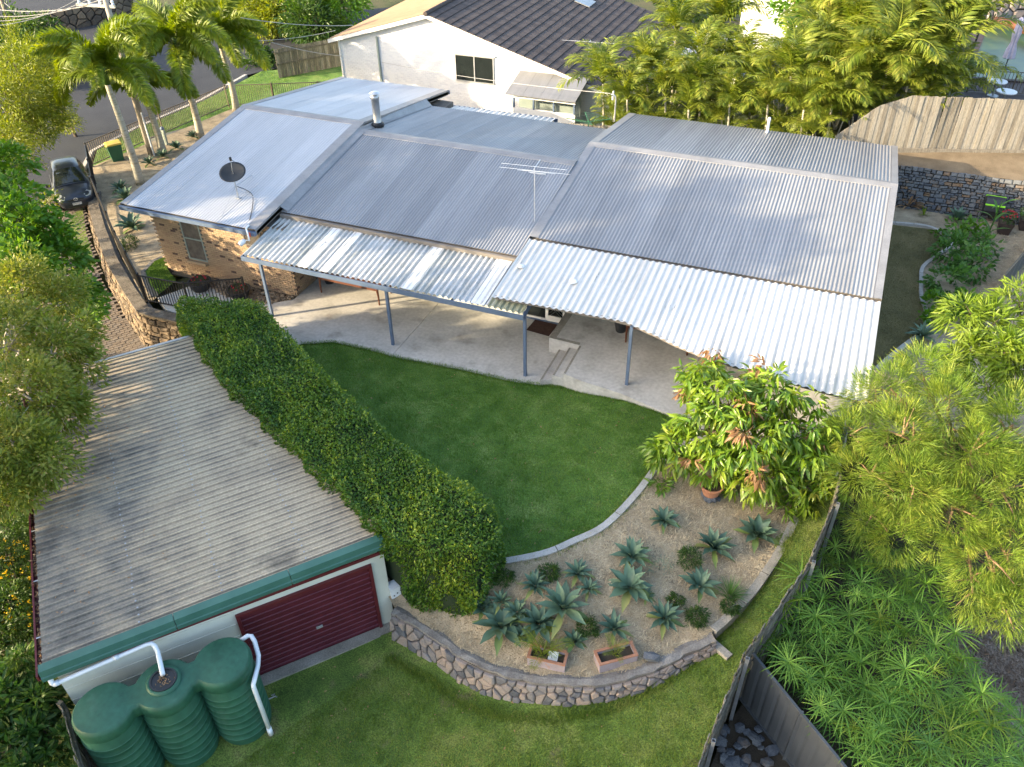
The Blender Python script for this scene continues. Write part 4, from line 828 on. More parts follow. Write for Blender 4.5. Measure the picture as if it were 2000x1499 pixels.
# ================================================================== DRIVEWAY, ROAD
def zd(x, y): return lerp(-1.42, -.62, sstep(-14, -27, x))
DRV = [(-12.6, -1.6), (-14.0, -1.05), (-14.54, -.75), (-16.54, .30), (-19.0, 1.75), (-22.5, 4.6), (-24.4, 6.4), (-27, 7.4), (-25.5, 3.0), (-22.5, 1.0), (-19.2, -1.6), (-17.3, -4.0), (-16.0, -6.5), (-14.2, -6.4)]
sheet('driveway', DRV, lambda x, y: zd(x, y)-.03, m_darkgap, .8)
pv = bpy.data.objects['driveway']; ang = math.atan2(5.4, -8); ex = Vector((math.cos(ang), math.sin(ang))); ey = Vector((-ex.y, ex.x)); o0 = Vector((-19, 0)); cand = []
pw, ph_ = .30, .145
for j in range(-110, 110):
    for i in range(-60, 60):
        q = o0+ey*((i+(.5 if j % 2 else 0))*pw)+ex*(j*ph_)
        if inside(DRV, q.x, q.y): cand.append((q.x, q.y))
cand.sort(key=lambda q: (q[0]-CAMP[0])**2+(q[1]-CAMP[1])**2+(400 if (q[0] < -16.2 and q[1] < -1.2) or q[1] < -2.8 else 0)); pme = []
for k in range(5): mb = MB(); mb.ct = k/4+.01; mb.box((0, 0, 0), (ph_-.012, pw-.012, .04)); pme.append(mb.mesh('paver', m_paver))
rest = MB(); g = random.Random(8)
for i, (x, y) in enumerate(cand):
    z = zd(x, y)-.012+g.uniform(-.003, .003); k = g.randrange(5)
    if i < 300: inst('paver', pme[k], pv, (x, y, z), (g.gauss(0, .01), g.gauss(0, .01), ang))
    else: rest.ct = k/4+.01; rest.box((x, y, z), (ph_-.012, pw-.012, .04), ang)
rest.build('paver', m_paver, pv)['kind'] = 'stuff'
sheet('drive_verge', [(-22.4, 4.45), (-20.2, 2.65), (-20.9, 2.2), (-23.2, 3.9), (-24.2, 5.4), (-24.3, 6.2)], lambda x, y: zd(x, y)+.012, m_lawn2, .4)
def zr_(x, y): return -.72+(.03*(y-24) if (x < -26 and y > 24) else 0)
ROAD = [(-24.6, 6.3), (-25.8, 3.6), (-30, 2), (-36, 4), (-42, 9), (-46, 16), (-49, 22), (-54, 28), (-70, 36), (-66, 42), (-50, 38), (-43, 33), (-38.5, 30), (-34, 33), (-30, 40), (-24, 44), (-22, 38), (-26, 30), (-29, 25), (-28.6, 20), (-29.2, 15), (-29.0, 11.8), (-27.6, 9.6)]
sheet('road', ROAD, lambda x, y: zr_(x, y)+.02, m_asph, 1.5)
kerb('street_kerb', 'pale concrete street kerb curving in front of the wheelie bin', [(-27.7, 9.7), (-28.9, 11.5), (-29.1, 15), (-28.6, 20), (-29.0, 25)], lambda x, y: -.70, .22, .1, .10, m_kerb, 1.5, 6)
sheet('street_verge', [(-27.2, 9.75), (-28.8, 11.8), (-28.95, 15), (-28.4, 20), (-28.5, 26), (-20, 32), (-16, 24), (-16, 19), (-25.6, 19)], lambda x, y: -.64, m_lawn, .9)
tag(scatter_tris('verge_grass', [(-27.2, 10), (-28.7, 11.9), (-28.85, 15), (-28.3, 20), (-28.4, 26), (-25.7, 26), (-25.8, 15)], lambda x, y: -.64, 9000, m_blade, .06, .02, 18), 'green grass verge between the street kerb and the slat fence', 'grass')
sheet('footpath', [tuple(at(290, 268, -.6))[:2], tuple(at(400, 240, -.6))[:2], tuple(at(410, 262, -.6))[:2], tuple(at(300, 300, -.6))[:2]], lambda x, y: -.615, m_capc, .6)
sheet('far_verge', [tuple(at(*q, -.5))[:2] for q in ((30, 55), (130, 60), (255, 20), (275, 45), (270, 62), (175, 62), (140, 75), (60, 90))], lambda x, y: gbase(x, y)+.05, m_lawn, 1.5)
# stone retaining wall above the driveway
dw = thing('retaining_wall', 'tall brown stone retaining wall along the paved driveway', 'stone wall', (-18.5, 1.8, -1))
Tp = [Vector((-12.4, -.72, .0)), Vector((-13.1, -.72, .0)), Vector((-13.75, -.75, .0)), Vector((-14.4, -.72, .0)), Vector((-16.1, .35, -.08)), Vector((-18.4, 1.9, -.16)), Vector((-21.1, 4.0, -.25)), Vector((-23.2, 5.75, -.30)), Vector((-24.4, 6.95, -.32))]
Bp = [Vector((-12.4, -.80, -1.45)), Vector((-13.1, -.82, -1.45)), Vector((-13.75, -.95, -1.45)), Vector((-14.48, -.86, -1.45)), Vector((-16.24, .18, -1.42)), Vector((-18.55, 1.70, -1.3)), Vector((-21.25, 3.82, -1.05)), Vector((-23.33, 5.6, -.85)), Vector((-24.5, 6.8, -.75))]
def zipd(A, k=4):
    out = []
    for a, b in zip(A, A[1:]): out += [lerp(a, b, i/k) for i in range(k)]
    return out+[A[-1]]
mb = MB(); vs = []
for a, b in zip(Bp, Tp): nb = Vector((.28, .4, 0)); vs += [a+Vector((0, .03, 0)), b-Vector((0, -.03, .02)), b+nb-Vector((0, 0, .02)), a+nb]
mb.add(vs, [(i*4+k, (i+1)*4+k, (i+1)*4+k+1, i*4+k+1) for i in range(len(Bp)-1) for k in range(3)]+[(3, 2, 1, 0)]); mb.build('mortar_core', m_mortar, dw)
stone_wall(dw, zipd(Bp)[::-1], zipd(Tp)[::-1], .21, m_bstone, 31, proud=.07, gap=.014, outward=1, course=(.13, .26))
cp = MB(); vs = []; Tz = zipd(Tp)
for i, p in enumerate(Tz):
    d = (Tz[min(len(Tz)-1, i+1)]-Tz[max(0, i-1)]).normalized(); nn = Vector((d.y, -d.x, 0))*(1); nn = nn if nn.y > 0 else -nn
    vs += [p-nn*.08+Vector((0, 0, -.06)), p-nn*.08+Vector((0, 0, .03)), p+nn*.36+Vector((0, 0, .035)), p+nn*.36+Vector((0, 0, -.1))]
cp.add(vs, [(i*4+k, (i+1)*4+k, (i+1)*4+k+1, i*4+k+1) for i in range(len(Tz)-1) for k in range(3)]+[(3, 2, 1, 0)]); cp.build('cap', M('dirty_wall_top', [(.075, .062, .048), (.14, .12, .095), (.20, .175, .14)], n=3, bump=.8, bsc=18, rough=.95, speck=.35, spsc=20), dw)

# black tubular fences
def bar_fence(name, label, pts, h, mat, gap=.11, post=2.4, r_=.011, group=None, z=None):
    P = [Vector(p) for p in pts]; t = thing(name, label, 'fence', P[0], group)
    for a, b in zip(P, P[1:]):
        u = (b-a); L = u.length
        for zz in (.1, h-.04): MB().beam(a+Vector((0, 0, zz)), b+Vector((0, 0, zz)), .04, .04).build('rail', mat, t)
        k = max(1, round(L/post))
        for i in range(k+1):
            if i == k and b is not P[-1]: continue
            q = lerp(a, b, i/k); MB().box2((q.x-.03, q.y-.03, q.z-.05), (q.x+.03, q.y+.03, q.z+h+.03)).build('post', mat, t)
        n = int(L/gap); mbs = MB(); mbs.box((0, 0, (h+.06)/2), (r_*2, r_*2, h-.1)); me = mbs.mesh('bar', mat); org = P[0]
        for i in range(1, n): q = lerp(a, b, i/n); inst('bar', me, t, q-org)
    return t
bar_fence('garden_fence', 'black tubular fence and gate between the hedge and the driveway wall', [(-10.9, 1.05, 0), (-12.65, .0, 0), (-14.62, -.12, 0)], 1.2, m_black)
bar_fence('garden_fence', 'long black tubular fence on top of the driveway stone wall', [(-14.66, -.06, 0), (-18.05, 2.35, -.1), (-23.2, 6.3, -.25), (-26.9, 9.6, -.4)], 1.2, m_black, gap=.2)
bar_fence('street_fence', 'brown slat fence along the street behind the palm trees', [(-26.95, 9.65, -.45), (-26.6, 14.5, -.5), (-26.0, 19.4, -.5), (-21, 21.5, -.4), (-18.5, 22.3, -.3)], 1.25, m_bronze, gap=.12)

# ================================================================== GARAGE
GZ = 1.35
GFL = at(81, 1305, GZ); GFR = at(748, 1057, GZ); GBL = at(20, 748, GZ)
e1 = (GFR-GFL); GW = e1.length; e1.normalize(); e2 = Vector((-e1.y, e1.x, 0)); GD = (GBL-GFL).dot(e2); GA = math.atan2(e1.y, e1.x)
ga = thing('garage', 'garage with weathered cream ribbed roof, green flashing and maroon roller door', 'garage', (GFL.x, GFL.y, -1.86), rz=GA)
def gl(mb, name, mat, parent=ga, smooth=False): return mb.build(name, mat, parent, smooth, local=True)
H = GZ+1.86; dz = -.18                        # the roof falls towards the left gutter
def gzr(x): return H-.16+ .16*x/GW
# roof sheets: ribs run across the roof (local x), sheets repeat along y
rib = .205; shw = rib*4; ns = int((GD-.2)/shw); rfm = []
rfo = MB(); rfo.add([(.0, .05, gzr(0)-.07), (GW, .05, gzr(GW)-.07), (GW, GD, gzr(GW)-.07), (0, GD, gzr(0)-.07), (0, .05, gzr(0)-.14), (GW, .05, gzr(GW)-.14), (GW, GD, gzr(GW)-.14), (0, GD, gzr(0)-.14)], [(0, 1, 2, 3), (7, 6, 5, 4), (0, 4, 5, 1), (1, 5, 6, 2), (2, 6, 7, 3), (3, 7, 4, 0)]); rfo = gl(rfo, 'roof', m_fascia)
shw = (GD-.18)/ns
for k in range(4):
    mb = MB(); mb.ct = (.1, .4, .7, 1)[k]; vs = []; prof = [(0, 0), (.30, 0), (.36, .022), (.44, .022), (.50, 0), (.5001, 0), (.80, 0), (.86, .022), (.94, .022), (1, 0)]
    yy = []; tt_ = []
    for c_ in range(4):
        for f_, h_, d_ in ((0, 0, .08), (.10, 0, .18), (.20, 0, .72), (.44, 0, .80), (.54, 0, .30), (.61, 0, .10), (.67, .045, 1.), (.84, .045, 1.0), (.93, 0, .03)): yy.append(((c_+f_)/4*shw, h_)); tt_.append(d_*(.7, .85, .95, 1)[k]+.01)  # dark tint beside each rib paints its shadow line along with pan dirt
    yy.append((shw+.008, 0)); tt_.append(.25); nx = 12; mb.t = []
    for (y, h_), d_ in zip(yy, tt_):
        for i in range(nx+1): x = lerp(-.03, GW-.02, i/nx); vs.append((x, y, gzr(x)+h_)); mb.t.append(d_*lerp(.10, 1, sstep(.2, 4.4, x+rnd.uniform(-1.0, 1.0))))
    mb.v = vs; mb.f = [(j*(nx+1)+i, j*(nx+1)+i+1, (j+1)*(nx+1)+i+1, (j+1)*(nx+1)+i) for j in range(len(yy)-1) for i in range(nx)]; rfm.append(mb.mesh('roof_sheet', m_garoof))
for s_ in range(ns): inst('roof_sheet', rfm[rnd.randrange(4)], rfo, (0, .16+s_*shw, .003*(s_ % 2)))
sc = MB()
for x in (GW*.26, GW*.5, GW*.76):
    for j in range(ns*4): sc.box((x+.02*math.sin(j), .16+(j+.76)*shw/4, gzr(x)+.05), (.035, .035, .02))
gl(sc, 'roof_screws', m_steel, rfo)['kind'] = 'stuff'
# green front flashing in three lengths
for a, b in ((0, .36), (.362, .70), (.702, 1.0)):
    x0, x1 = lerp(-.1, GW+.02, a), lerp(-.1, GW+.02, b); mb = MB()
    mb.add([(x0, .20, gzr(x0)+.055), (x1, .20, gzr(x1)+.055), (x0, -.01, gzr(x0)+.06), (x1, -.01, gzr(x1)+.06), (x0, -.03, gzr(x0)-.10), (x1, -.03, gzr(x1)-.10), (x0, -.055, gzr(x0)-.12), (x1, -.055, gzr(x1)-.12), (x0, -.055, gzr(x0)-.22), (x1, -.055, gzr(x1)-.22)], [(0, 2, 3, 1), (2, 4, 5, 3), (4, 6, 7, 5), (6, 8, 9, 7)]); gl(mb, 'front_flashing', m_green, rfo)
mb = MB(); mb.box2((-.06, -.03, H-.40), (GW, -.005, H-.30)); gl(mb, 'fascia_trim', m_maroon, rfo)
mb = MB(); mb.box2((-.17, -.03, gzr(0)-.17), (-.13, GD, gzr(0)-.02)); mb.box2((-.13, -.03, gzr(0)-.17), (-.0, GD, gzr(0)-.14)); mb.box2((-.0, .0, gzr(0)-.17), (.03, GD, gzr(0)-.05)); gt = gl(mb, 'gutter', m_maroon, rfo)
for i in range(6): gl(MB().box((-.08, 1+i*1.7, gzr(0)-.03), (.16, .03, .012)), 'gutter_strap', m_alu, rfo)
mb = MB(); mb.add([(-.1, GD-.02, gzr(0)+.05), (GW, GD-.02, gzr(GW)+.05), (GW, GD+.12, gzr(GW)+.03), (-.1, GD+.12, gzr(0)+.03), (-.1, GD+.12, gzr(0)-.08), (GW, GD+.12, gzr(GW)-.08)], [(0, 1, 2, 3), (3, 2, 5, 4)]); gl(mb, 'rear_flashing', m_steel, rfo)
# leaf litter in the gutter and on the roof
g = np.random.default_rng(12); C = np.stack([g.uniform(-.12, -.01, 700), g.uniform(0, GD, 700), np.full(700, gzr(0)-.07)+g.uniform(0, .05, 700)], 1)
C2 = np.stack([np.abs(g.normal(0, 1.6, 160)), g.uniform(.6, GD, 160), np.zeros(160)], 1); C2 = C2[C2[:, 0] < GW-.3]; C2[:, 2] = [gzr(x)+.04 for x in C2[:, 0]]; C = np.vstack([C, C2])
o = inst('leaf_litter', leaf_mesh('leaf_litter', C, g.normal(size=C.shape)*np.array([1, 1, .15]), g.uniform(.05, .11, len(C)), .4, g.uniform(0, 1, len(C)), l_dry, seed=3), ga); o['kind'] = 'stuff'
# front wall
DH = 2.42
lx = lambda px, py, z: (at(px, py, z)-GFL).dot(e1)
d0, d1 = 3.86, 6.93
mb = MB(); mb.box2((.12, .10, 0), (d0-.08, .22, H-.2)); mb.box2((d1+.08, .10, 0), (GW-.02, .22, H-.2)); mb.box2((d0-.08, .10, DH+.08), (d1+.08, .22, H-.2)); gl(mb, 'front_wall', m_cream)
# weatherboard laps above the tank
for i in range(4): gl(MB().box2((.13, .085, H-.62-i*.42), (d0-.10, .10, H-.60-i*.42)), 'board_lap', m_cream)
mb = MB(); mb.box2((.12, .22, 0), (.24, GD-.1, H-.35)); mb.box2((GW-.14, .22, 0), (GW-.02, GD-.1, H-.2)); mb.box2((.24, GD-.22, 0), (GW-.14, GD-.1, H-.3)); gl(mb, 'wall', m_cream)
mb = MB(); mb.box2((d0-.08, .03, 0), (d0, .12, DH+.08)); mb.box2((d1, .03, 0), (d1+.08, .12, DH+.08)); mb.box2((d0-.001, .03, DH), (d1+.001, .12, DH+.078)); gl(mb, 'door_frame', m_maroon)
do = MB(); prof = []; nr_ = 13; hh = DH/nr_
for i in range(nr_):
    for f_, y in ((0, .0), (.62, .0), (.70, -.020), (.92, -.020)): prof.append(((i+f_)*hh, .09+y))
prof.append((DH, .09)); vs = []
for z, y in prof: vs += [(d0, y, z), (d1, y, z)]
for k_ in range(nr_):
    seg = prof[k_*4:k_*4+5]; m_ = MB(); vs = []
    for z, y in seg: vs += [(d0+.002, y, z), (d1-.002, y, z)]
    m_.add(vs, [(2*i, 2*i+1, 2*i+3, 2*i+2) for i in range(len(seg)-1)])
    if k_ == 0: rd = gl(m_, 'roller_door', m_door)
    else: o = gl(m_, 'door_slat', m_door, rd)
gl(MB().box(((d0+d1)/2+.1, .055, 1.0), (.16, .03, .07)), 'door_handle', m_alu, rd)
mb = MB(); mb.box2((d0-.2, -.22, -.05), (GW, .08, .06)); gl(mb, 'door_sill', m_kerbold)
# bracket of grey flashing at the right corner
mb = MB(); mb.box2((GW-.02, -.02, 1.05), (GW+.30, .16, 1.40)); mb.box2((GW-.04, -.05, 1.402), (GW+.34, .22, 1.45)); gl(mb, 'corner_box', m_pvc)
mb = MB()
for i in range(3): mb.tube([(GW+.05+i*.09, -.03, 1.15+.06*i), (GW+.05+i*.09, .0, 1.15+.06*i)], .02, 8)
gl(mb, 'bolts', m_blackpl)['kind'] = 'stuff'

# ------------------------------------------------------------------ slim water tank with three lobes (in garage axes)
tk = thing('water_tank', 'green plastic slimline water tank with three ribbed lobes in front of the garage', 'water tank', (GFL.x, GFL.y, -1.86), rz=GA)
TR = .62; SPC = 1.205; tcx = [.87+i*SPC for i in range(3)]; tcy = -.95; TH = 2.50; OUT = []
def tank_sdf_outline():
    pts = []; web = .30; a0 = math.asin(web/TR)
    for i in range(3):                         # lower (front) side left to right
        s_ = math.pi+ (0 if i == 0 else a0); e_ = 2*math.pi-(0 if i == 2 else a0)
        pts += [(tcx[i]+TR*math.cos(lerp(s_, e_, k/14)), tcy+TR*math.sin(lerp(s_, e_, k/14))) for k in range(15)]
    for i in (2, 1, 0):
        s_ = (0 if i == 2 else a0); e_ = math.pi-(0 if i == 0 else a0)
        pts += [(tcx[i]+TR*math.cos(lerp(s_, e_, k/14)), tcy+TR*math.sin(lerp(s_, e_, k/14))) for k in range(15)]
    out = []
    for p in pts:
        if not out or math.hypot(p[0]-out[-1][0], p[1]-out[-1][1]) > 1e-3: out.append(p)
    if math.hypot(out[0][0]-out[-1][0], out[0][1]-out[-1][1]) < 1e-3: out.pop()
    return out
OUT = tank_sdf_outline(); n = len(OUT); NRM = []
for i in range(n):
    a, b = OUT[i-1], OUT[(i+1) % n]; d = math.hypot(b[0]-a[0], b[1]-a[1]); NRM.append(((b[1]-a[1])/d, -(b[0]-a[0])/d))
def ring(z, off): return [(p[0]+q[0]*off, p[1]+q[1]*off, z) for p, q in zip(OUT, NRM)]
ribs = [.30+i*.225 for i in range(8)]; prof = [(TH-.42, -.06), (TH-.34, -.012), (TH-.12, .0), (TH-.05, -.012), (TH, -.055)]
mb = MB(); vs = []
for z, o_ in prof: vs += ring(z, o_)
mb.add(vs, [(j*n+i, j*n+(i+1) % n, (j+1)*n+(i+1) % n, (j+1)*n+i) for j in range(len(prof)-1) for i in range(n)]+[tuple(range(n))[::-1]]); top = ring(TH, -.055)
tp = MB(); P2 = [Vector((p[0], p[1])) for p in top]; extra = [Vector((x+rr*math.cos(a), tcy+rr*math.sin(a))) for x in tcx for rr in (0, .25, .45) for a in (np.arange(0, 6.28, .6) if rr else (0,))]
vo, eo, fo, *_ = delaunay_2d_cdt(P2+extra, [], [list(range(n))], 1, 1e-4); tp.add([(p.x, p.y, TH+.05*max(0, 1-min((p.x-x)**2+(p.y-tcy)**2 for x in tcx)/.3)) for p in vo], fo)
gl(mb, 'tank_shoulder', m_tank, tk, True); gl(tp, 'tank_top', m_tank, tk, True)
for x in tcx:
    pr_ = [(TR-.05, 0), (TR-.02, .1)]
    for z in ribs: pr_ += [(TR-.02, z-.05), (TR-.004, z-.018), (TR-.004, z+.018), (TR-.02, z+.05)]
    pr_ += [(TR-.02, TH-.36), (TR-.04, TH-.3)]; lobe = gl(MB().lathe(pr_, (x, tcy, 0), 40), 'tank_lobe', m_tank, tk, True)
    for z in ribs: gl(MB().lathe([(TR-.006, z-.012), (TR+.004, z), (TR-.006, z+.012)], (x, tcy, 0), 40), 'tank_rib', m_tankrib, lobe, True)
for i in (0, 1): gl(MB().box(((tcx[i]+tcx[i+1])/2, tcy, TH/2-.2), (.2, .22, TH-.5)), 'tank_web', m_tank, tk)
ix, iy = tcx[1]+.02, tcy+.02
gl(MB().lathe([(.36, TH-.0), (.35, TH+.075), (.29, TH+.085), (.27, TH+.07)], (ix, iy, 0), 28), 'inlet_rim', m_tank, tk, True)
gl(MB().lathe([(.28, TH+.068), (.28, TH+.10), (.245, TH+.10), (.24, TH+.075), (.001, TH+.07)], (ix, iy, 0), 28), 'inlet_strainer', m_blackpl, tk)
C = np.stack([ix+g.normal(0, .09, 60), iy+g.normal(0, .09, 60), np.full(60, TH+.085)], 1); o = inst('strainer_leaves', leaf_mesh('strainer_leaves', C, g.normal(size=C.shape)*np.array([1, 1, .1]), np.full(60, .06), .35, g.uniform(0, 1, 60), l_dry, seed=9), tk); o['kind'] = 'stuff'
gl(MB().box2((.0, -1.55, -.06), (tcx[2]+.85, .05, .0)), 'tank_plinth', m_kerbold, tk)
# rainwater pipes
dp = thing('downpipe', 'white rainwater pipe running along the garage wall into the tank inlet', 'pipe', (GFL.x, GFL.y, -1.86), rz=GA)
zt = H-.58; mb = MB(); pth = [(.02, .02, H-.32), (.02, -.02, zt+.04), (.05, -.04, zt), (.12, -.04, zt+.01), (ix-.16, -.04, zt+.16), (ix-.07, -.05, zt+.15), (ix-.02, -.10, zt+.08), (ix+.0, -.2, zt-.02), (ix+.02, iy+.08, TH+.14)]
for a, b in zip(pth, pth[1:]): pass
gl(MB().tube(pth, .052, 12), 'pipe_run', m_pvc, dp, True)
for x in (.10, ix*.62): gl(MB().tube([(x-.05, -.04, zt+.01+(.15*(x-.12)/(ix-.28) if x > .2 else 0)), (x+.05, -.04, zt+.02+(.15*(x-.12)/(ix-.28) if x > .2 else 0))], .062, 12), 'pipe_joint', m_pvc, dp, True)
dq = thing('downpipe', 'white overflow pipe bending down the front of the right tank lobe', 'pipe', (GFL.x, GFL.y, -1.86), rz=GA)
xr = tcx[2]+TR; pth = [(xr-.16, tcy+.42, TH-.15), (xr+.02, tcy+.45, TH-.12), (xr+.09, tcy+.42, TH-.14), (xr+.12, tcy+.30, TH-.2), (xr+.11, tcy+.0, TH-.34), (xr+.04, tcy-.20, TH-.40), (xr-.10, tcy-.50, TH-.40), (xr-.16, tcy-.58, TH-.45), (xr-.17, tcy-.60, TH-.55), (xr-.17, tcy-.60, .08)]
gl(MB().tube(pth, .052, 12), 'pipe_run', m_pvc, dq, True); gl(MB().tube([(xr-.17, tcy-.60, .06), (xr-.17, tcy-.60, .34)], .060, 12), 'pipe_joint', m_pvc, dq, True)
tt = thing('garden_tap', 'small grey tap at the foot of the right tank lobe', 'tap', (GFL.x, GFL.y, -1.86), rz=GA); gl(MB().tube([(xr+.0, tcy+.1, .35), (xr+.16, tcy+.1, .36), (xr+.18, tcy+.1, .30)], .018, 8), 'spout', m_steel, tt); gl(MB().tube([(xr+.12, tcy+.1, .37), (xr+.12, tcy+.1, .44)], .012, 6).box((xr+.12, tcy+.1, .445), (.09, .02, .012)), 'handle', m_steel, tt)

# timber fence left of the tank
ft = thing('timber_fence', 'old grey timber fence at the left end of the green tank', 'fence', (GFL.x, GFL.y, -1.9)); a = at(118, 1375, .15); b = at(170, 1560, .0)
palings(ft, (a.x, a.y), (b.x, b.y), -1.9, lambda t: lerp(.15, .05, t), .11, m_palold, th=.02, seed=5)
d = (b-a).normalized(); nn = Vector((d.y, -d.x, 0))
for s_ in (-.05, -.9): MB().beam(Vector((a.x, a.y, s_))-nn*.045, Vector((b.x, b.y, s_-.1))-nn*.045, .05, .08).build('rail', m_palold, ft)
MB().box2((a.x-.05, a.y-.05, -1.4), (a.x+.05, a.y+.05, .2)).build('post', m_palold, ft)

# ================================================================== NEIGHBOURING HOUSE
nh = thing('neighbour_house', 'white brick house with dark tiled gable roof behind the palm hedge', 'house', (-12, 24, 0))
NY = 22.0; NB = 36.0; XL, ZL = -19.6, 3.35; XP, ZP = -13.65, 5.05; XR, ZR = -3.0, 1.95
def nzr(x): return lerp(ZL, ZP, (x-XL)/(XP-XL)) if x < XP else lerp(ZP, ZR, (x-XP)/(XR-XP))
mb = MB(); mb.add([(XL+.15, NY, -1), (XR-.4, NY, -1), (XR-.4, NY, nzr(XR-.4)-.25), (XP, NY, ZP-.25), (XL+.15, NY, ZL-.25), (XL+.15, NB, -1), (XR-.4, NB, -1), (XR-.4, NB, nzr(XR-.4)-.25), (XP, NB, ZP-.25), (XL+.15, NB, ZL-.25)], [(0, 1, 2, 3, 4), (9, 8, 7, 6, 5), (0, 4, 9, 5), (1, 6, 7, 2), (2, 7, 8, 3), (3, 8, 9, 4)]); nw = mb.build('wall', m_white, nh)
rest = MB(); g = random.Random(4); z = -.2; row = 0; NWIN = [(-12.35, -9.9, 1.6, 3.25)]
while z < 5:
    x = XL+.3+(.13 if row % 2 else 0)
    while x < XR-.5:
        if z+.1 < nzr(x)-.30 and z+.1 < nzr(x+.2)-.3 and rect_free(x, z, NWIN): rest.ct = g.random(); rest.box((x, NY-.004, z), (.24, .016, .088))
        x += .255
    z += .1; row += 1
rest.build('brick', m_wbrick, nw)['kind'] = 'stuff'
# window
mb = MB(); wx0, wx1, wz0, wz1 = -12.28, -10.0, 1.70, 3.12
for a, b in (((wx0, wz0), (wx0+.06, wz1)), ((wx1-.06, wz0), (wx1, wz1)), ((wx0+.06, wz0), (wx1-.06, wz0+.06)), ((wx0+.06, wz1-.06), (wx1-.06, wz1)), ((-11.17, wz0+.06), (-11.11, wz1-.06))): mb.box2((a[0], NY-.06, a[1]), (b[0], NY+.02, b[1]))
nwn = mb.build('window', m_alu, nh); MB().box2((wx0+.05, NY-.03, wz0+.05), (-11.16, NY-.022, wz1-.05)).build('pane', m_glass, nwn); MB().box2((-11.12, NY-.03, wz0+.05), (wx1-.05, NY-.022, wz1-.05)).build('pane', m_glass, nwn); MB().box2((wx0-.1, NY-.12, wz1+.02), (wx1+.1, NY, wz1+.08)).build('window_hood', m_white, nwn)
p0 = atY(735, 72, NY-.08); mb = MB(); mb.box2((p0.x-.05, NY-.1, .2), (p0.x+.05, NY-.03, p0.z)); mb.build('downpipe', m_frameg, nh)
mb = MB(); mb.box2((XL+.1, NY-.08, -.5), (XL+.2, NY+.02, ZL-.1)); mb.build('corner_trim', m_white, nh)
# barge boards
for (xa, xb, nm) in ((XL-.35, XP, 0), (XP, XR+.2, 1)):
    b = MB(); b.add([(xa, NY-.38, nzr(xa)+.0), (xb, NY-.38, nzr(xb)), (xb, NY-.38, nzr(xb)-.2), (xa, NY-.38, nzr(xa)-.2), (xa, NY-.34, nzr(xa)+.0), (xb, NY-.34, nzr(xb)), (xb, NY-.34, nzr(xb)-.2), (xa, NY-.34, nzr(xa)-.2)], [(3, 2, 1, 0), (4, 5, 6, 7), (0, 1, 5, 4), (2, 3, 7, 6), (3, 0, 4, 7), (1, 2, 6, 5)]); b.build('barge_board', m_white, nh)
mb = MB(); mb.add([(XP, NY-.34, ZP-.12), (XL-.3, NY-.34, nzr(XL-.3)-.12), (XL-.3, NB, nzr(XL-.3)-.12), (XP, NB, ZP-.12), (XR+.15, NY-.34, nzr(XR+.15)-.12), (XR+.15, NB, nzr(XR+.15)-.12)], [(0, 1, 2, 3), (0, 3, 5, 4)]); nr = mb.build('roof', m_white, nh)
# ribbed sheets of the sun-facing slope, sunlit tan put into their colour
kx = 7
for i in range(kx*2):
    y0, y1 = lerp(NY-.4, NB, i/(kx*2)), lerp(NY-.4, NB, (i+1)/(kx*2)); mb = MB(); mb.ct = g.random(); vs = []; m_ = 20
    for j in range(m_+1):
        y = lerp(y0, y1, j/m_); h = .02*math.cos(2*math.pi*j/4)
        vs += [(XL-.4, y, nzr(XL-.4)+h), (XP-.05, y, ZP-.0+h)]
    mb.add(vs, [(2*j, 2*j+1, 2*j+3, 2*j+2) for j in range(m_)]); mb.build('roof_sheet', m_tan, nr)
# tiled slope
tl = []; sl_ = (ZP-ZR)/(XR-XP); an = math.atan(sl_); nc = 24; cw_ = math.hypot(XR+.2-XP, (XR+.2-XP)*sl_)/nc; tw_ = .34
for k in range(4): mb = MB(); mb.ct = k/3+.01; mb.add([(0, -tw_/2+.006, .012), (0, tw_/2-.006, .012), (cw_*1.06, tw_/2-.006, .055), (cw_*1.06, -tw_/2+.006, .055), (0, -tw_/2+.006, -.0), (0, tw_/2-.006, -.0), (cw_*1.06, tw_/2-.006, .0), (cw_*1.06, -tw_/2+.006, .0), (cw_*.5, 0, .045), ], [(0, 1, 8), (1, 2, 8), (2, 3, 8), (3, 0, 8), (3, 2, 6, 7), (0, 3, 7, 4), (1, 5, 6, 2)]); tl.append(mb)
tme = [m_.mesh('roof_tile', m_tile) for m_ in tl]; rest = MB(); org = origin(nr); lst = []
for c_ in range(nc):
    for j in range(int((NB-NY+.4)/tw_)): lst.append((c_, j))
lst.sort(key=lambda q: q[1]*tw_-q[0]*.2)
for i, (c_, j) in enumerate(lst):
    x = XP+c_*cw_*math.cos(an); z = ZP-c_*cw_*math.sin(an); y = NY-.4+(j+.5)*tw_; k = g.randrange(4)
    if i < 300: inst('roof_tile', tme[k], nr, (x-org.x, y-org.y, z-org.z-.02), (0, an, 0))
    else:
        rest.ct = k/3+.01; rot = Matrix.Rotation(an, 3, 'Y'); rest.add([Vector((x, y, z-.02))+rot@Vector(v) for v in tl[k].v], tl[k].f)
rest.build('roof_tile', m_tile, nr)['kind'] = 'stuff'
MB().tube([(XP, NY-.45, ZP+.03), (XP, NB, ZP+.03)], .12, 8).build('ridge_cap', m_tile, nr)
Yk = min(np.arange(NY, NB, .1), key=lambda Y: abs(atY(1143, 6, Y).z-nzr(atY(1143, 6, Y).x))); p = atY(1143, 6, Yk); mb = MB(); mb.box((p.x, p.y, nzr(p.x)+.07), (1.0, 1.3, .05), rot=Matrix.Rotation(an, 3, 'Y')); mb.build('skylight', m_steel, nr)
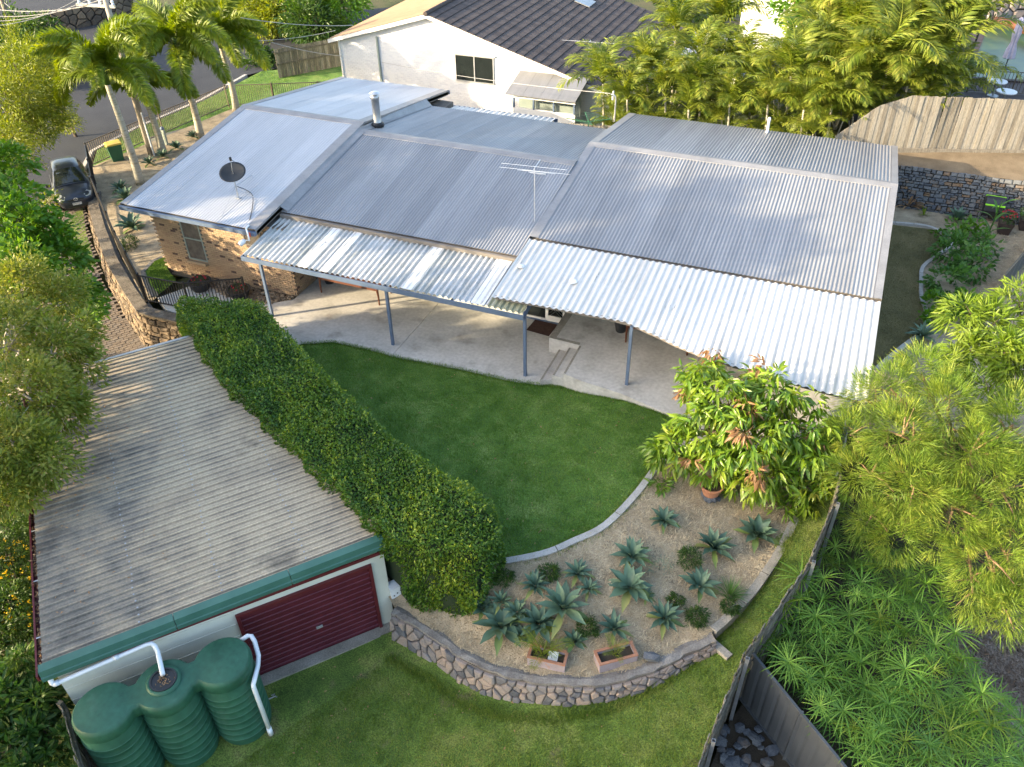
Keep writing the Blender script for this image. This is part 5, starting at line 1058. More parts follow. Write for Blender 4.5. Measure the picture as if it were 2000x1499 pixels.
# tv aerials
def aerial(name, label, base, h, elems, yaw, rods):
    t = thing(name, label, 'aerial', base); b = Vector(base); tp_ = b+Vector((0, 0, h)); MB().tube([b, tp_], .017, 6).build('mast', m_alu, t); d = Vector((math.cos(yaw), math.sin(yaw), 0)); nn = Vector((-d.y, d.x, 0))
    MB().beam(tp_-nn*.15+Vector((0, 0, -.05)), tp_+nn*elems*.1+Vector((0, 0, -.05)), .025, .025).build('boom', m_alu, t)
    for i, (l_, dz_) in enumerate(rods): q = tp_+nn*(i*.10-.1)+Vector((0, 0, dz_)); MB().tube([q-d*l_/2, q+d*l_/2], .008, 5).build('element', m_alu, t)
p = at(1044, 432, 3.3); p.z = MZ+(p.y-MY)*MR/MH
aerial('tv_aerial', 'tall spindly television aerial between the middle and right grey roofs', p, 1.95, 7, .10, [(2.2, .05), (2.4, -.14), (.9, -.2), (1.3, -.26), (.6, -.34), (.55, -.40), (.5, -.45), (.45, -.5), (.4, -.55), (.35, -.6), (.3, -.65)])
q = atY(1150, 105, 25.5); bz = nzr(q.x); aerial('tv_aerial', 'television aerial above the dark tiled roof behind the palms', (q.x, q.y, bz), max(.6, q.z-bz), 4, .10, [(3.0, 0), (2.8, -.03), (2.6, -.06), (1.8, -.08)])
# lean-to shed and white ribbed awning between the houses
sh = thing('shed', 'small grey lean-to shed against the white neighbouring wall', 'shed', (-7.3, 20.5, 0)); c = [atY(988, 182, 19.9), atY(1125, 202, 19.9)]
zs = c[0].z; x0, x1 = c[0].x, c[1].x
for i in range(4): xa, xb = lerp(x0, x1, i/4), lerp(x0, x1, (i+1)/4); MB().add([(xa, 19.8, zs), (xb-.01, 19.8, zs), (xb-.01, 21.9, zs+.55), (xa, 21.9, zs+.55), (xa, 19.8, zs-.04), (xb-.01, 19.8, zs-.04), (xb-.01, 21.9, zs+.51), (xa, 21.9, zs+.51)], [(0, 1, 2, 3), (0, 4, 5, 1), (1, 5, 6, 2), (3, 7, 4, 0), (7, 6, 5, 4)]).build('roof_sheet', m_grey, sh)
mb = MB(); mb.box2((x0+.3, 20.1, -.5), (x1-.1, 20.2, zs-.75)); mb.box2((x0+.3, 20.1, zs-.25), (x1-.1, 20.2, zs-.05)); mb.build('wall', m_white, sh)
for i in range(4): MB().box2((lerp(x0+.3, x1-.2, i/3), 20.08, zs-.75), (lerp(x0+.3, x1-.2, i/3)+.08, 20.2, zs-.25)).build('post', m_blue, sh)
MB().box2((x0+.3, 20.9, -.5), (x1-.1, 20.95, zs)).build('rear_wall', m_frameg, sh)
aw = thing('rear_awning', 'narrow white ribbed awning behind the middle roof', 'awning', (-6.5, 15.4, 0)); corr(-10.0, -4.5, (15.0, 2.62), (16.3, 2.50), .26, .03, 7, m_canow, aw, name='awning_sheet', shape='trap')
MB().box2((-10.0, 16.3, 2.36), (-4.4, 16.36, 2.5)).build('beam', m_blue, aw)
for x in (-9.8, -7.2, -4.5): MB().box2((x-.04, 16.26, 0), (x+.04, 16.34, 2.4)).build('post', m_blue, aw)
# white house far behind the palms
wh = thing('white_house', 'white house glimpsed between the palms at the top edge', 'house', (3, 40, 0)); a = atY(1440, 82, 38); b = atY(1556, 82, 38); zt_ = 4.6
MB().box2((a.x, 38, -1), (b.x, 46, zt_)).build('wall', m_white, wh); MB().add([(a.x-.5, 37.6, zt_), (b.x+.5, 37.6, zt_), (b.x+.5, 46, zt_+1.2), (a.x-.5, 46, zt_+1.2), (a.x-.5, 37.6, zt_-.15), (b.x+.5, 37.6, zt_-.15)], [(0, 1, 2, 3), (4, 5, 1, 0)]).build('roof', m_zinc, wh); MB().box2((b.x-.6, 37.9, -1), (b.x-.5, 38.0, zt_)).build('downpipe', m_timber, wh)
w3 = thing('low_white_shed', 'low white shed with ribbed roof behind the palm clump', 'shed', (-2, 33, 0)); a = atY(1330, 120, 30); b = atY(1445, 120, 30); MB().box2((a.x, 30, -1), (b.x, 34, a.z)).build('wall', m_white, w3); corr(a.x-.2, b.x+.2, (29.7, a.z+.03), (34.3, a.z+.5), .3, .03, 6, m_zinc, w3)

# ================================================================== FENCES AND WALL AT THE BACK
bf = thing('paling_fence', 'grey timber paling fence along the back boundary under the palms', 'fence', (1, 17.9, 0))
palings(bf, (-5.2, 17.75), (7.6, 17.75), .1, lambda t: lerp(1.75, 2.55, t), .16, m_paling, seed=2)
for z in (.5, 1.4): MB().box2((-5.2, 17.79, z), (7.6, 17.84, z+.08)).build('rail', m_paling, bf)
hf = thing('paling_fence', 'tall timber paling fence stepping up above the stone wall', 'fence', (12, 19, 2.2))
def hft(t):
    x = lerp(7.6, 17.5, t); return np.interp(x, [7.6, 9.0, 10.2, 12, 17.5], [2.75, 4.05, 4.5, 4.45, 4.3])
palings(hf, (7.6, 17.75), (17.5, 20.9), 2.12, hft, .17, m_paling, seed=3)
MB().beam((7.6, 17.67, 2.2), (17.5, 20.82, 2.2), .05, .2).build('plinth_board', m_paling, hf)
for t_, z in ((0, 2.5), (0, 3.6)): MB().beam((9 if z > 3 else 7.7, 18.27 if z > 3 else 17.86, z), (17.5, 20.97, z), .05, .09).build('rail', m_paling, hf)
sheet('soil_strip', [(6.5, 17.75), (17.6, 20.95), (17.6, 17.4), (6.5, 17.3)], lambda x, y: lerp(2.02, 2.18, sstep(17.3, 19.5, y)), m_dirt, .5)
sw = thing('stone_wall', 'high blue grey dry stone wall beside the side garden', 'stone wall', (13, 17, .5))
Bt = [Vector((x, 16.92, .35)) for x in np.linspace(9.2, 17.2, 12)]; Tt = [Vector((p.x, 17.42, 2.02+.03*math.sin(p.x*3))) for p in Bt]; mb = MB(); vs = []
for a, b in zip(Bt, Tt): vs += [a+Vector((0, .04, 0)), b+Vector((0, .04, -.02)), b+Vector((0, .5, -.02))]
mb.add(vs, [(i*3+k, (i+1)*3+k, (i+1)*3+k+1, i*3+k+1) for i in range(11) for k in range(2)]); mb.build('backing', m_darkgap, sw)
stone_wall(sw, Bt, Tt, .15, m_slate, 41, proud=.08, gap=.008, outward=1, course=(.09, .21))

# ================================================================== SIDE GARDEN (RIGHT)
sheet('side_garden_bed', [(9.9, 17), (17.5, 17), (17.5, 3), (12.6, 2.0), (9.9, 1.2)], lambda x, y: .40, m_mulch, .8)
SL = [(9.95, 1.0), (10.4, 4.3), (11.33, 6.3), (11.94, 7.5), (11.75, 9.5), (11.72, 11.8), (12.75, 14.1), (12.2, 15.2), (10.7, 15.05), (9.9, 15.1), (9.6, 8)]
sheet('side_lawn', SL, lambda x, y: .43, m_drylawn, .5)
tag(scatter_tris('dry_side_lawn_grass', [(10.0, 1.4), (10.45, 4.4), (11.3, 6.4), (11.85, 7.5), (11.7, 9.5), (11.65, 11.8), (12.6, 14.1), (12.1, 15.1), (10.0, 15.0)], lambda x, y: .43, 18000, M('dry_grass_blade', [(.09, .09, .03), (.17, .15, .06), (.25, .21, .095)], n=1, tint=.6, namt=.4, rough=.8), .035, .014, 9), 'dry brown grass between the right wing and the vegetable bed', 'grass')
kerb('garden_kerb', 'pale concrete edging curling round the dry side lawn', [(p.x, p.y) for p in smooth_path([Vector((*p, 0)) for p in [(9.9, 15.1), (10.9, 15.25), (11.8, 15.35), (12.4, 15.0), (12.8, 14.2), (12.3, 13.0), (11.76, 11.8), (11.72, 10.6), (11.75, 9.5), (11.95, 8.4), (11.94, 7.5), (11.33, 6.3), (10.75, 5.1), (10.45, 4.4)]], 3)], lambda x, y: .42, .14, .1, .07, m_kerb, .8, 7)
tag(scatter_tris('side_mulch', [(12.9, 15.5), (17, 16.5), (17, 8), (13.2, 8)], lambda x, y: .40, 7000, m_straw, .09, .016, 15, flat=True), 'straw mulch in the vegetable bed beside the right fence', 'mulch')
# dark panel fence at the right edge
rf2 = thing('sheet_fence', 'dark sheet fence with brown timber post at the right edge', 'fence', (14, 6, 0)); a = at(1942, 588, .4); b = at(2040, 470, .4)
for i in range(8): p, q = lerp(a, b, i/8), lerp(a, b, (i+.98)/8); d = (q-p).normalized(); nn = Vector((-d.y, d.x, 0)); MB().add([p, q, q+Vector((0, 0, 1.0)), p+Vector((0, 0, 1.0)), lerp(p, q, .5)+nn*.03, lerp(p, q, .5)+nn*.03+Vector((0, 0, 1.0))], [(0, 4, 5, 3), (4, 1, 2, 5)]).build('panel', m_cbond, rf2)
MB().beam(a+Vector((0, 0, 1.02)), b+Vector((0, 0, 1.02)), .07, .04).build('top_rail', m_palold, rf2)
q = at(1985, 585, .8); tag(MB().tube([(q.x, q.y, -1), (q.x, q.y, 1.9)], .05, 8).build('garden_stake', m_pole), 'yellowish timber stake by the dark fence at the right edge', 'stake')

# ================================================================== RIGHT BOUNDARY FENCE
fnodes = [(9.72, -2.2, 1.75), (9.66, -3.2, 1.55), (9.36, -4.85, 1.15), (8.40, -7.62, .72), (8.10, -9.45, .28), (7.75, -12, -.1)]
pf = thing('boundary_fence', 'weathered lichen covered paling fence with steel posts beside the grass strip', 'fence', (9, -6, -1))
for i, ((xa, ya, za), (xb, yb, zb)) in enumerate(zip(fnodes, fnodes[1:])):
    z0 = min(hl(xa, ya), hl(xb, yb))-.15; palings(pf, (xa, ya), (xb, yb), z0, lambda t: lerp(za, zb+.12, t), .105, m_palold, seed=20+i, th=.022, basef=lambda t: min(lerp(-.4, -1.5, sstep(-3, -7, lerp(ya, yb, t))), hl(lerp(xa, xb, t), lerp(ya, yb, t))-.1))
    d = Vector((xb-xa, yb-ya, 0)).normalized(); nn = Vector((-d.y, d.x, 0))
    for f_ in (.12, .75): MB().beam(Vector((xa, ya, za-f_))+nn*.05, Vector((xb, yb, zb+.12-f_))+nn*.05, .04, .08).build('rail', m_palold, pf)
    q = Vector((xb, yb, 0))+nn*.11; po = MB()
    zt2, zb2 = zb+.10, -1.7
    for (sx, sy, wx, wy) in ((-.035, 0, .006, .076), (.035, 0, .006, .076), (0, -.035, .064, .006), (0, .035, .064, .006)): po.box((q.x+sx, q.y+sy, (zt2+zb2)/2), (wx, wy, zt2-zb2), 0)
    po.build('post', m_steel, pf)
# slate grey sheet fence
cf = thing('sheet_fence', 'slate grey ribbed sheet metal fence below the umbrella sedge', 'fence', (9.5, -8.2, -1.5)); a = Vector((8.55, -7.05, -1.55)); b = Vector((12.6, -10.7, -1.75)); d = (b-a).normalized(); nn = Vector((-d.y, d.x, 0)); L_ = (b-a).length; k = int(L_/.8)
for i in range(k):
    p, q = lerp(a, b, i/k), lerp(a, b, (i+1)/k); vs = []; m_ = 12
    for j in range(m_+1): r_ = lerp(p, q, j/m_)+nn*(.025 if (j % 4) in (1,) else 0); vs += [r_, Vector((r_.x, r_.y, .27-.05*i/k))]
    MB().add(vs, [(2*j, 2*j+2, 2*j+3, 2*j+1) for j in range(m_)]).build('panel', m_cbond, cf)
for z in (-1.5, .27): MB().beam(Vector((a.x, a.y, z)), Vector((b.x, b.y, z-.05)), .06, .06).build('rail', m_cbond, cf)
for i in range(3): q = lerp(a, b, i/3*.9); MB().box2((q.x-.04, q.y-.04, -1.6), (q.x+.04, q.y+.04, .30)).build('post', m_cbond, cf)
# neighbour's ground to the right, and rubble
sheet('neighbour_ground', [(9.9, 1), (9.75, -3.2), (9.45, -5), (8.5, -7.7), (8.2, -9.5), (7.8, -12), (7.2, -19), (24, -19), (24, 2)], lambda x, y: -1.58+.03*math.sin(x*2)*math.sin(y*1.7), m_soil, .8)
tag(scatter_tris('bark_chips', [tuple(at(*q, -1.5))[:2] for q in ((1830, 1230), (2000, 1180), (2080, 1400), (2000, 1480), (1900, 1330))], lambda x, y: -1.55, 7000, m_chip, .09, .03, 22, flat=True), 'greyish bark chips on bare ground right of the sedge', 'bark chips')
rr = [rock_mesh('rock', m_slate, k, .15+.17*k) for k in range(5)]
for i in range(26):
    px, py = 1400+rnd.uniform(0, 1)*110, 1415+rnd.uniform(0, 1)*90; p = at(px, py, -1.5); s_ = rnd.uniform(.13, .32)
    if (p-a).dot(nn) > -.08: continue
    tag(inst('rock', rr[rnd.randrange(5)], None, p, (rnd.uniform(-.4, .4), rnd.uniform(-.4, .4), rnd.uniform(0, 6)), (s_*1.3, s_, s_*.5)), 'broken blue grey rock in the heap between the two fences', 'rock', 'rubble rocks between the fences at the bottom right')

# ================================================================== PLANTERS, POT, ROCK IN THE BED
def trough(label, c1, c2, c3, z, h):
    """box planter from three photo corners of its rim (near left, near right, far left)"""
    a, b, c = at(*c1, z+h), at(*c2, z+h), at(*c3, z+h); u = (b-a); L_ = u.length; u.normalize(); v = Vector((-u.y, u.x, 0)); D_ = max(.38, abs((c-a).dot(v))); ang = math.atan2(u.y, u.x); ctr = a+u*L_/2+v*D_/2; ctr.z = z
    t = thing('planter_box', label, 'planter', ctr, rz=ang); th = .05; mb = MB()
    for x0, x1, y0, y1 in ((-L_/2, L_/2, -D_/2, -D_/2+th), (-L_/2, L_/2, D_/2-th, D_/2), (-L_/2, -L_/2+th, -D_/2+th, D_/2-th), (L_/2-th, L_/2, -D_/2+th, D_/2-th)): mb.box2((x0, y0, 0), (x1, y1, h-.012))
    mb.build('box', m_mauve, t, local=True); mb = MB(); e = .012
    for x0, x1, y0, y1 in ((-L_/2-e, L_/2+e, -D_/2-e, -D_/2+th), (-L_/2-e, L_/2+e, D_/2-th, D_/2+e), (-L_/2-e, -L_/2+th, -D_/2+th, D_/2-th), (L_/2-th, L_/2+e, -D_/2+th, D_/2-th)): mb.box2((x0, y0, h-.012), (x1, y1, h+.012))
    mb.build('rim', m_terra, t, local=True); MB().box2((-L_/2+th, -D_/2+th, .05), (L_/2-th, D_/2-th, h-.09)).build('soil', m_soil, t, local=True); return t, ctr, u, v
t1, c1, u1, v1 = trough('faded mauve terracotta planter box with white slab on the stone wall, left one', (1030, 1284), (1103, 1301), (1034, 1258), -.55, .30)
MB().box((.12, 0, .24), (.22, .26, .03), rot=Matrix.Rotation(R(35), 3, 'X')).build('white_slab', m_flatw, t1, local=True)
t2, c2, u2, v2 = trough('faded mauve terracotta planter box with bare soil on the stone wall, right one', (1172, 1300), (1246, 1280), (1162, 1272), -.42, .30)
p = at(1272, 1283, -.2); tag(inst('rock', rock_mesh('rock', m_slate, 77, .35), None, p, (0, 0, .3), (.46, .32, .26)), 'single blue grey rock on the wall top beside the right planter', 'rock')
p = at(1383, 990, .12); p.z = hb(p.x, p.y)
pb = thing('stone_plinth', 'dark rubble plinth under the terracotta bowl in the bed', 'plinth', p)
for i in range(9): a = i*.7; inst('stone', rr[i % 2], pb, (.17*math.cos(a), .17*math.sin(a), .06+.04*(i % 3)), (a, 0, a*2), (.26, .2, .18))
pot('terracotta_bowl', 'round terracotta bowl of dark water beside the mango tree', p+Vector((0, .0, .18)), .30, .32, m_terra, fill=.7)

# ================================================================== CAR
def build_car(loc, rz):
    c = thing('parked_car', 'dark blue hatchback parked nose first on the driveway beside the street', 'car', loc, rz=rz)
    st = [(-1.93, .60, .72, .86), (-1.78, .78, .80, .97), (-1.2, .845, .86, .985), (0, .85, .87, .975), (.75, .85, .85, .96), (1.25, .83, .78, .895), (1.62, .77, .68, .79), (1.82, .68, .60, .69), (1.93, .55, .50, .56)]
    mb = MB(); vs = []; n = 11
    for x, w_, zs_, zt_ in st:
        half = [(0, .20), (w_*.9, .20), (w_*.99, .34), (w_, .52), (w_*.985, zs_), (w_*.88, zt_-.02)]
        ring_ = [(x, -y, z) for y, z in half[:0:-1]]+[(x, 0, .20)]+[(x, y, z) for y, z in half[1:]]+[]
        ring_ = [(x, y, z) for (x, y, z) in ring_]; ring_ += [(x, w_*.45, zt_+.02), (x, 0, zt_+.03), (x, -w_*.45, zt_+.02)]; vs += ring_; n = len(ring_)
    fs = [(i*n+k, i*n+(k+1) % n, (i+1)*n+(k+1) % n, (i+1)*n+k) for i in range(len(st)-1) for k in range(n)]+[tuple(range(n))[::-1], tuple(range((len(st)-1)*n, len(st)*n))]; mb.add(vs, fs)
    body = mb.build('body', m_car, c, smooth=True, local=True); mo = body.modifiers.new('sub', 'SUBSURF'); mo.levels = 1; mo.render_levels = 1
    # cabin
    CS = [(.95, .96, .68), (.62, 1.16, .635), (.30, 1.33, .585), (.02, 1.445, .55), (-.4, 1.49, .545), (-1.0, 1.485, .54), (-1.35, 1.44, .53), (-1.62, 1.24, .56), (-1.82, 1.0, .60)]
    def sec(x, zt, wr, off=0., sh=1.): return [(x, -.76-off, min(zt, .95)), (x, -lerp(.76, wr, .55)-off, lerp(.95, zt, .55)), (x, -wr*1.0*sh-off*.7, zt-.035+off*.4), (x, -wr*.62*sh, zt+.012+off), (x, 0, zt+.028+off), (x, wr*.62*sh, zt+.012+off), (x, wr*1.0*sh+off*.7, zt-.035+off*.4), (x, lerp(.76, wr, .55)+off, lerp(.95, zt, .55)), (x, .76+off, min(zt, .95))]
    vs = [v for c_ in CS for v in sec(*c_)]; m9 = 9
    MB().add(vs, [(i*m9+k, i*m9+k+1, (i+1)*m9+k+1, (i+1)*m9+k) for i in range(len(CS)-1) for k in range(m9-1)]).build('cabin', m_car, c, smooth=True, local=True)
    def glass(name, st_, ks, fx_, sh): 
        v = []
        for (x, zt, wr) in st_: q = sec(x+fx_, zt, wr, .012, sh); v += [q[k] for k in ks]
        k_ = len(ks); MB().add(v, [(i*k_+k, i*k_+k+1, (i+1)*k_+k+1, (i+1)*k_+k) for i in range(len(st_)-1) for k in range(k_-1)]).build(name, m_glass, c, smooth=True, local=True)
    glass('windscreen', [(.88, 1.005, .67), CS[1], CS[2], (.08, 1.425, .555)], (2, 3, 4, 5, 6), .012, .93); glass('rear_window', [(-1.42, 1.40, .53), (-1.60, 1.26, .555), (-1.74, 1.10, .58)], (2, 3, 4, 5, 6), -.012, .9)
    for s_, (p, q) in ((1, (1, 2)), (-1, (0, 3))):
        for xa, xb in ((.42, -.38), (-.46, -1.28)): MB().add([(xa, s_*.775, .985), (xb, s_*.775, .99), (xb if xb > -1 else -1.15, s_*.575, 1.41), (min(xa, .0) if xa > 0 else xa, s_*.575, 1.40)], [(0, 1, 2, 3)]).build('side_window', m_glass, c, local=True)
        MB().add([(1.52, s_*.56, .815), (1.74, s_*.40, .735), (1.865, s_*.46, .635), (1.80, s_*.655, .645), (1.60, s_*.75, .745)], [(0, 1, 2, 3, 4) if s_ < 0 else (4, 3, 2, 1, 0)]).build('headlight', m_lamp, c, local=True)
        MB().box((.62, s_*.93, .98), (.10, .20, .14)).build('wing_mirror', m_car, c, local=True)
        for x in (-1.2, 1.22):
            wh_ = MB().tube([(x, s_*.68, .30), (x, s_*.855, .30)], .30, 18).build('wheel', m_tyre, c, local=True); MB().tube([(x, s_*.84, .30), (x, s_*.862, .30)], .20, 14).build('rim', m_alu, wh_, local=True)
    MB().box((1.905, 0, .34), (.08, 1.05, .14)).build('grille', m_blackpl, c, local=True); MB().box((1.90, 0, .60), (.06, .7, .05)).build('upper_grille', m_blackpl, c, local=True)
    pl = MB().box((1.955, 0, .42), (.02, .38, .11)).build('number_plate', m_plate, c, local=True)
    cu = bpy.data.curves.new('plate_text', 'FONT'); cu.body = '279 FZV'; cu.size = .105; cu.align_x = 'CENTER'; cu.align_y = 'CENTER'; to = bpy.data.objects.new('tmp', cu); COL.objects.link(to); me = bpy.data.meshes.new_from_object(to.evaluated_get(bpy.context.evaluated_depsgraph_get())); bpy.data.objects.remove(to); me.materials.append(m_maroon); inst('plate_lettering', me, pl, (1.967, 0, .42), (R(90), 0, R(90)))
    em = MB(); em.tube([(1.945, .085*math.cos(a), .63+.062*math.sin(a)) for a in np.linspace(0, 2*math.pi, 17)], .010, 5, cap=False); em.tube([(1.945, -.08, .655), (1.945, -.045, .665), (1.945, 0, .61), (1.945, .045, .665), (1.945, .08, .655)], .010, 5); em.build('emblem', m_alu, c, local=True)
    MB().box((.30, -.28, 1.30), (.02, .36, .12)).build('sun_visor', m_plate, c, local=True)
    return c
pc = at(140, 362, -.1); pc.z = -.66; build_car(tuple(pc), R(-39))

# bins
def bin_(label, p, body, lid, rz, h=1.0, s_=.55, cat='wheelie bin', trim=None):
    t = thing('wheelie_bin', label, cat, p, rz=rz); mb = MB(); a = s_*.40; b = s_*.5
    mb.add([(-a, -a, .06), (a, -a, .06), (a, a, .06), (-a, a, .06), (-b, -b*1.1, h), (b, -b*1.1, h), (b, b*1.1, h), (-b, b*1.1, h)], [(3, 2, 1, 0), (0, 1, 5, 4), (1, 2, 6, 5), (2, 3, 7, 6), (3, 0, 4, 7), (4, 5, 6, 7)]); mb.build('body', body, t, local=True)
    MB().add([(-b-.02, -b*1.1-.05, h+.01), (b+.02, -b*1.1-.05, h+.01), (b+.02, b*1.1+.06, h+.01), (-b-.02, b*1.1+.06, h+.01), (-b, -b*1.0, h+.07), (b, -b*1.0, h+.07), (b, b*1.1, h+.10), (-b, b*1.1, h+.10)], [(3, 2, 1, 0), (0, 1, 5, 4), (1, 2, 6, 5), (2, 3, 7, 6), (3, 0, 4, 7), (4, 5, 6, 7)]).build('lid', lid, t, local=True)
    for x in (-a, a): MB().tube([(x-.04, a+.03, .10), (x+.04, a+.03, .10)], .10, 12).build('wheel', m_tyre, t, local=True)
    MB().tube([(-b*.8, b*1.1+.05, h-.04), (b*.8, b*1.1+.05, h-.04)], .02, 6).build('handle', trim or body, t, local=True); return t
p = at(232, 318, -.62); p.z = -.63; bin_('green wheelie bin with yellow lid on the street verge', p, m_binG, m_yellow, R(-35), 1.0, .62)
p = at(1930, 430, .4); p.z = .4; ct = thing('compost_bin', 'black compost tumbler with lime green trim against the stone wall', 'compost bin', p); MB().tube([p+Vector((-.35, 0, .62)), p+Vector((-.33, 0, .62)), p+Vector((.33, -.04, .62)), p+Vector((.35, -.04, .62))], [.36, .40, .40, .36], 10).build('drum', m_blackpl, ct)
for z_, y_ in ((.98, .12), (.80, -.34)): MB().beam(p+Vector((-.36, y_, z_)), p+Vector((.36, y_-.04, z_)), .08, .05).build('trim', m_lime, ct)
for s_ in (-1, 1): MB().tube([p+Vector((s_*.38, -.3, 0)), p+Vector((s_*.38, 0, .62)), p+Vector((s_*.38, .3, 0))], .02, 6).build('stand', m_blackpl, ct)
p = at(330, 290, -.55); mt_ = thing('water_meter_post', 'small blue and white post behind the street fence', 'post', (p.x-.3, p.y+.2, -.6)); b_ = origin(mt_); MB().box2((b_.x-.09, b_.y-.06, -.6), (b_.x+.09, b_.y+.06, .35)).build('cabinet', m_frameg, mt_); MB().lathe([(.10, .35+.0), (.12, .42), (.05, .5), (.001, .52)], (b_.x, b_.y, 0), 10).build('cap', m_blue, mt_)

# poles and wires
pp = Vector((-25.2, 11.95, -.6)); ht = 7.9
po = thing('power_pole', 'weathered timber power pole with crossarm rising behind the street fence', 'power pole', pp); MB().tube([pp, pp+Vector((0, 0, ht/2)), pp+Vector((0, 0, ht))], [.17, .15, .12], 12).build('pole', m_pole, po, smooth=True)
armz = 6.75; ae = at(150, 9, armz); d = (ae-Vector((pp.x, pp.y, armz))); d.z = 0; MB().beam(Vector((pp.x, pp.y, armz))-d*.25, Vector((pp.x, pp.y, armz))+d*1.0, .10, .13).build('crossarm', m_steel, po)
for f_ in (.9, .55, .2, -.2): q = Vector((pp.x, pp.y, armz+.06))+d*f_; MB().lathe([(.03, 0), (.07, .05), (.05, .1), (.07, .15), (.03, .22)], q, 10).build('insulator', m_pvc, po)
MB().tube([pp+Vector((.28, -.1, 0)), pp+Vector((.25, -.1, 2.4))], .04, 8).build('conduit', m_pvc, po)
def wire(label, a, b, sag, r_=.014, grp='overhead cables'):
    a = Vector(a); b = Vector(b); P = [lerp(a, b, i/16)-Vector((0, 0, sag*4*(i/16)*(1-i/16))) for i in range(17)]; tag(MB().tube(P, r_, 5).build('overhead_cable', m_wire), label, 'cable', grp)
A0 = Vector((pp.x, pp.y, armz+.25))
labels = ['lowest overhead cable sagging to the left edge at top left', 'second overhead cable crossing the top left corner', 'third overhead cable crossing the top left corner', 'uppermost overhead cable at top left']
for i, (q, f_, lb) in enumerate((((-60, 52), .9, labels[0]), ((-60, 40), .55, labels[1]), ((-60, 28), .2, labels[2]), ((-60, 12), -.2, labels[3]))): wire(lb, A0+d*f_, at(*q, 6.2), .35)
pq = at(27, 62, -.9); p2 = thing('power_pole', 'distant timber power pole at the top left corner', 'power pole', pq); MB().tube([pq, pq+Vector((0, 0, 5)), pq+Vector((0, 0, 10))], [.22, .19, .15], 12).build('pole', m_pole, p2, smooth=True)
for i in range(3): wire(('thin cable from the crossarm to the far top left pole, nearest', 'thin cable from the crossarm to the far top left pole, middle', 'thin cable from the crossarm to the far top left pole, farthest')[i], A0+d*(.8-.35*i), pq+Vector((0, 0, 6.0+.3*i)), .9)
wire('guy cable running from the far pole down behind the palms', pq+Vector((0, 0, 2.2)), at(95, 78, -.5), .05)
wire('service cable crossing in front of the white gable wall', at(1192, 183, 3.95+.1), atY(745, 122, 21.2), .15, .012); wire('upper service cable from the palms to the white house eave', atY(470, 35, 17), atY(690, 50, NY-.45), .15, .016); wire('lower service cable from the palms to the white house eave', atY(505, 80, 19), atY(655, 60, NY-.4), .1, .016); wire('third service cable from the palms to the white house wall', atY(530, 83, 20), atY(668, 110, NY-.1), .1, .016)

# ================================================================== POOL TERRACE (TOP RIGHT)
tz = 2.15
sheet('pool_terrace', [(8, 21), (30, 24.5), (34, 60), (12, 60), (9, 30)], lambda x, y: tz+.02, m_deck, 2)
a, b, c, d_ = at(1885, 155, tz), at(2060, 165, tz), at(2060, 45, tz), at(1925, 48, tz)
o = MB().add([a+Vector((0, 0, .06)), b+Vector((0, 0, .06)), c+Vector((0, 0, .06)), d_+Vector((0, 0, .06))], [(0, 1, 2, 3)]).build('pool_water', m_pool); o['kind'] = 'structure'
cp_ = thing('pool_edge', 'pale stone coping round the green pool', 'pool edge', a)
for p, q in ((a, b), (d_, c), (a, d_)): MB().beam(p+Vector((0, 0, .05)), q+Vector((0, 0, .05)), .3, .09).build('coping', m_deck, cp_)
for q, lb in (((1948, 160), 'round pale garden table on the dark deck, farther one'), ((1966, 180), 'round pale garden table on the dark deck, nearer one')):
    p = at(*q, tz+.7); t = thing('round_table', lb, 'table', (p.x, p.y, tz)); MB().lathe([(.001, .70), (.45, .70), (.45, .74), (.001, .75)], (p.x, p.y, tz), 20).build('top', m_flatw, t); MB().tube([(p.x, p.y, tz), (p.x, p.y, tz+.7)], .04, 8).build('leg', m_steel, t); MB().lathe([(.26, .02), (.25, .05), (.05, .08)], (p.x, p.y, tz), 14).build('base', m_steel, t)
bar_fence('pool_fence', 'bronze bar fence around the dark deck at the top right', [tuple(at(1888, 180, tz)), tuple(at(2060, 190, tz))], 1.1, m_bronze, gap=.16)
p = at(1962, 136, tz); um = thing('patio_umbrella', 'closed lilac patio umbrella beside the green pool', 'umbrella', p); MB().tube([p, p+Vector((0, 0, 2.7))], .03, 8).build('pole', m_blackpl, um); g = random.Random(2); vs = []; n = 16; pr = [(.10, .55), (.24, .6), (.20, 1.0), (.12, 1.35), (.17, 1.8), (.13, 2.3), (.16, 2.45), (.03, 2.6)]
for r_, z in pr:
    for k in range(n): rr_ = r_*(1+.28*(1 if k % 2 else -1)); vs.append((p.x+rr_*math.cos(2*math.pi*k/n), p.y+rr_*math.sin(2*math.pi*k/n), p.z+z))
MB().add(vs, [(i*n+k, i*n+(k+1) % n, (i+1)*n+(k+1) % n, (i+1)*n+k) for i in range(len(pr)-1) for k in range(n)]).build('canopy', m_cloth, um); MB().lathe([(.3, 0), (.3, .08), (.08, .12)], p, 14).build('base', m_blackpl, um)
p = at(1880, 155, tz); tag(MB().tube([p, p+Vector((.1, .3, 2.5))], .05, 8).build('deck_post', m_black), 'thin black post at the corner of the pool terrace', 'post')
tw = thing('rock_wall', 'sunlit rubble rock wall behind the pool at the top right corner', 'stone wall', at(1990, 20, tz)); a, b = at(1925, 42, tz), at(2060, 30, tz)
stone_wall(tw, [lerp(a, b, i/6) for i in range(7)], [lerp(a, b, i/6)+Vector((0, .4, 2.0)) for i in range(7)], .5, m_stone, 51, proud=.18, gap=.03, aspect=1.3)
MB().add([a+Vector((0, .15, 0)), b+Vector((0, .15, 0)), b+Vector((0, .5, 2)), a+Vector((0, .5, 2))], [(0, 1, 2, 3)]).build('backing', m_darkgap, tw)
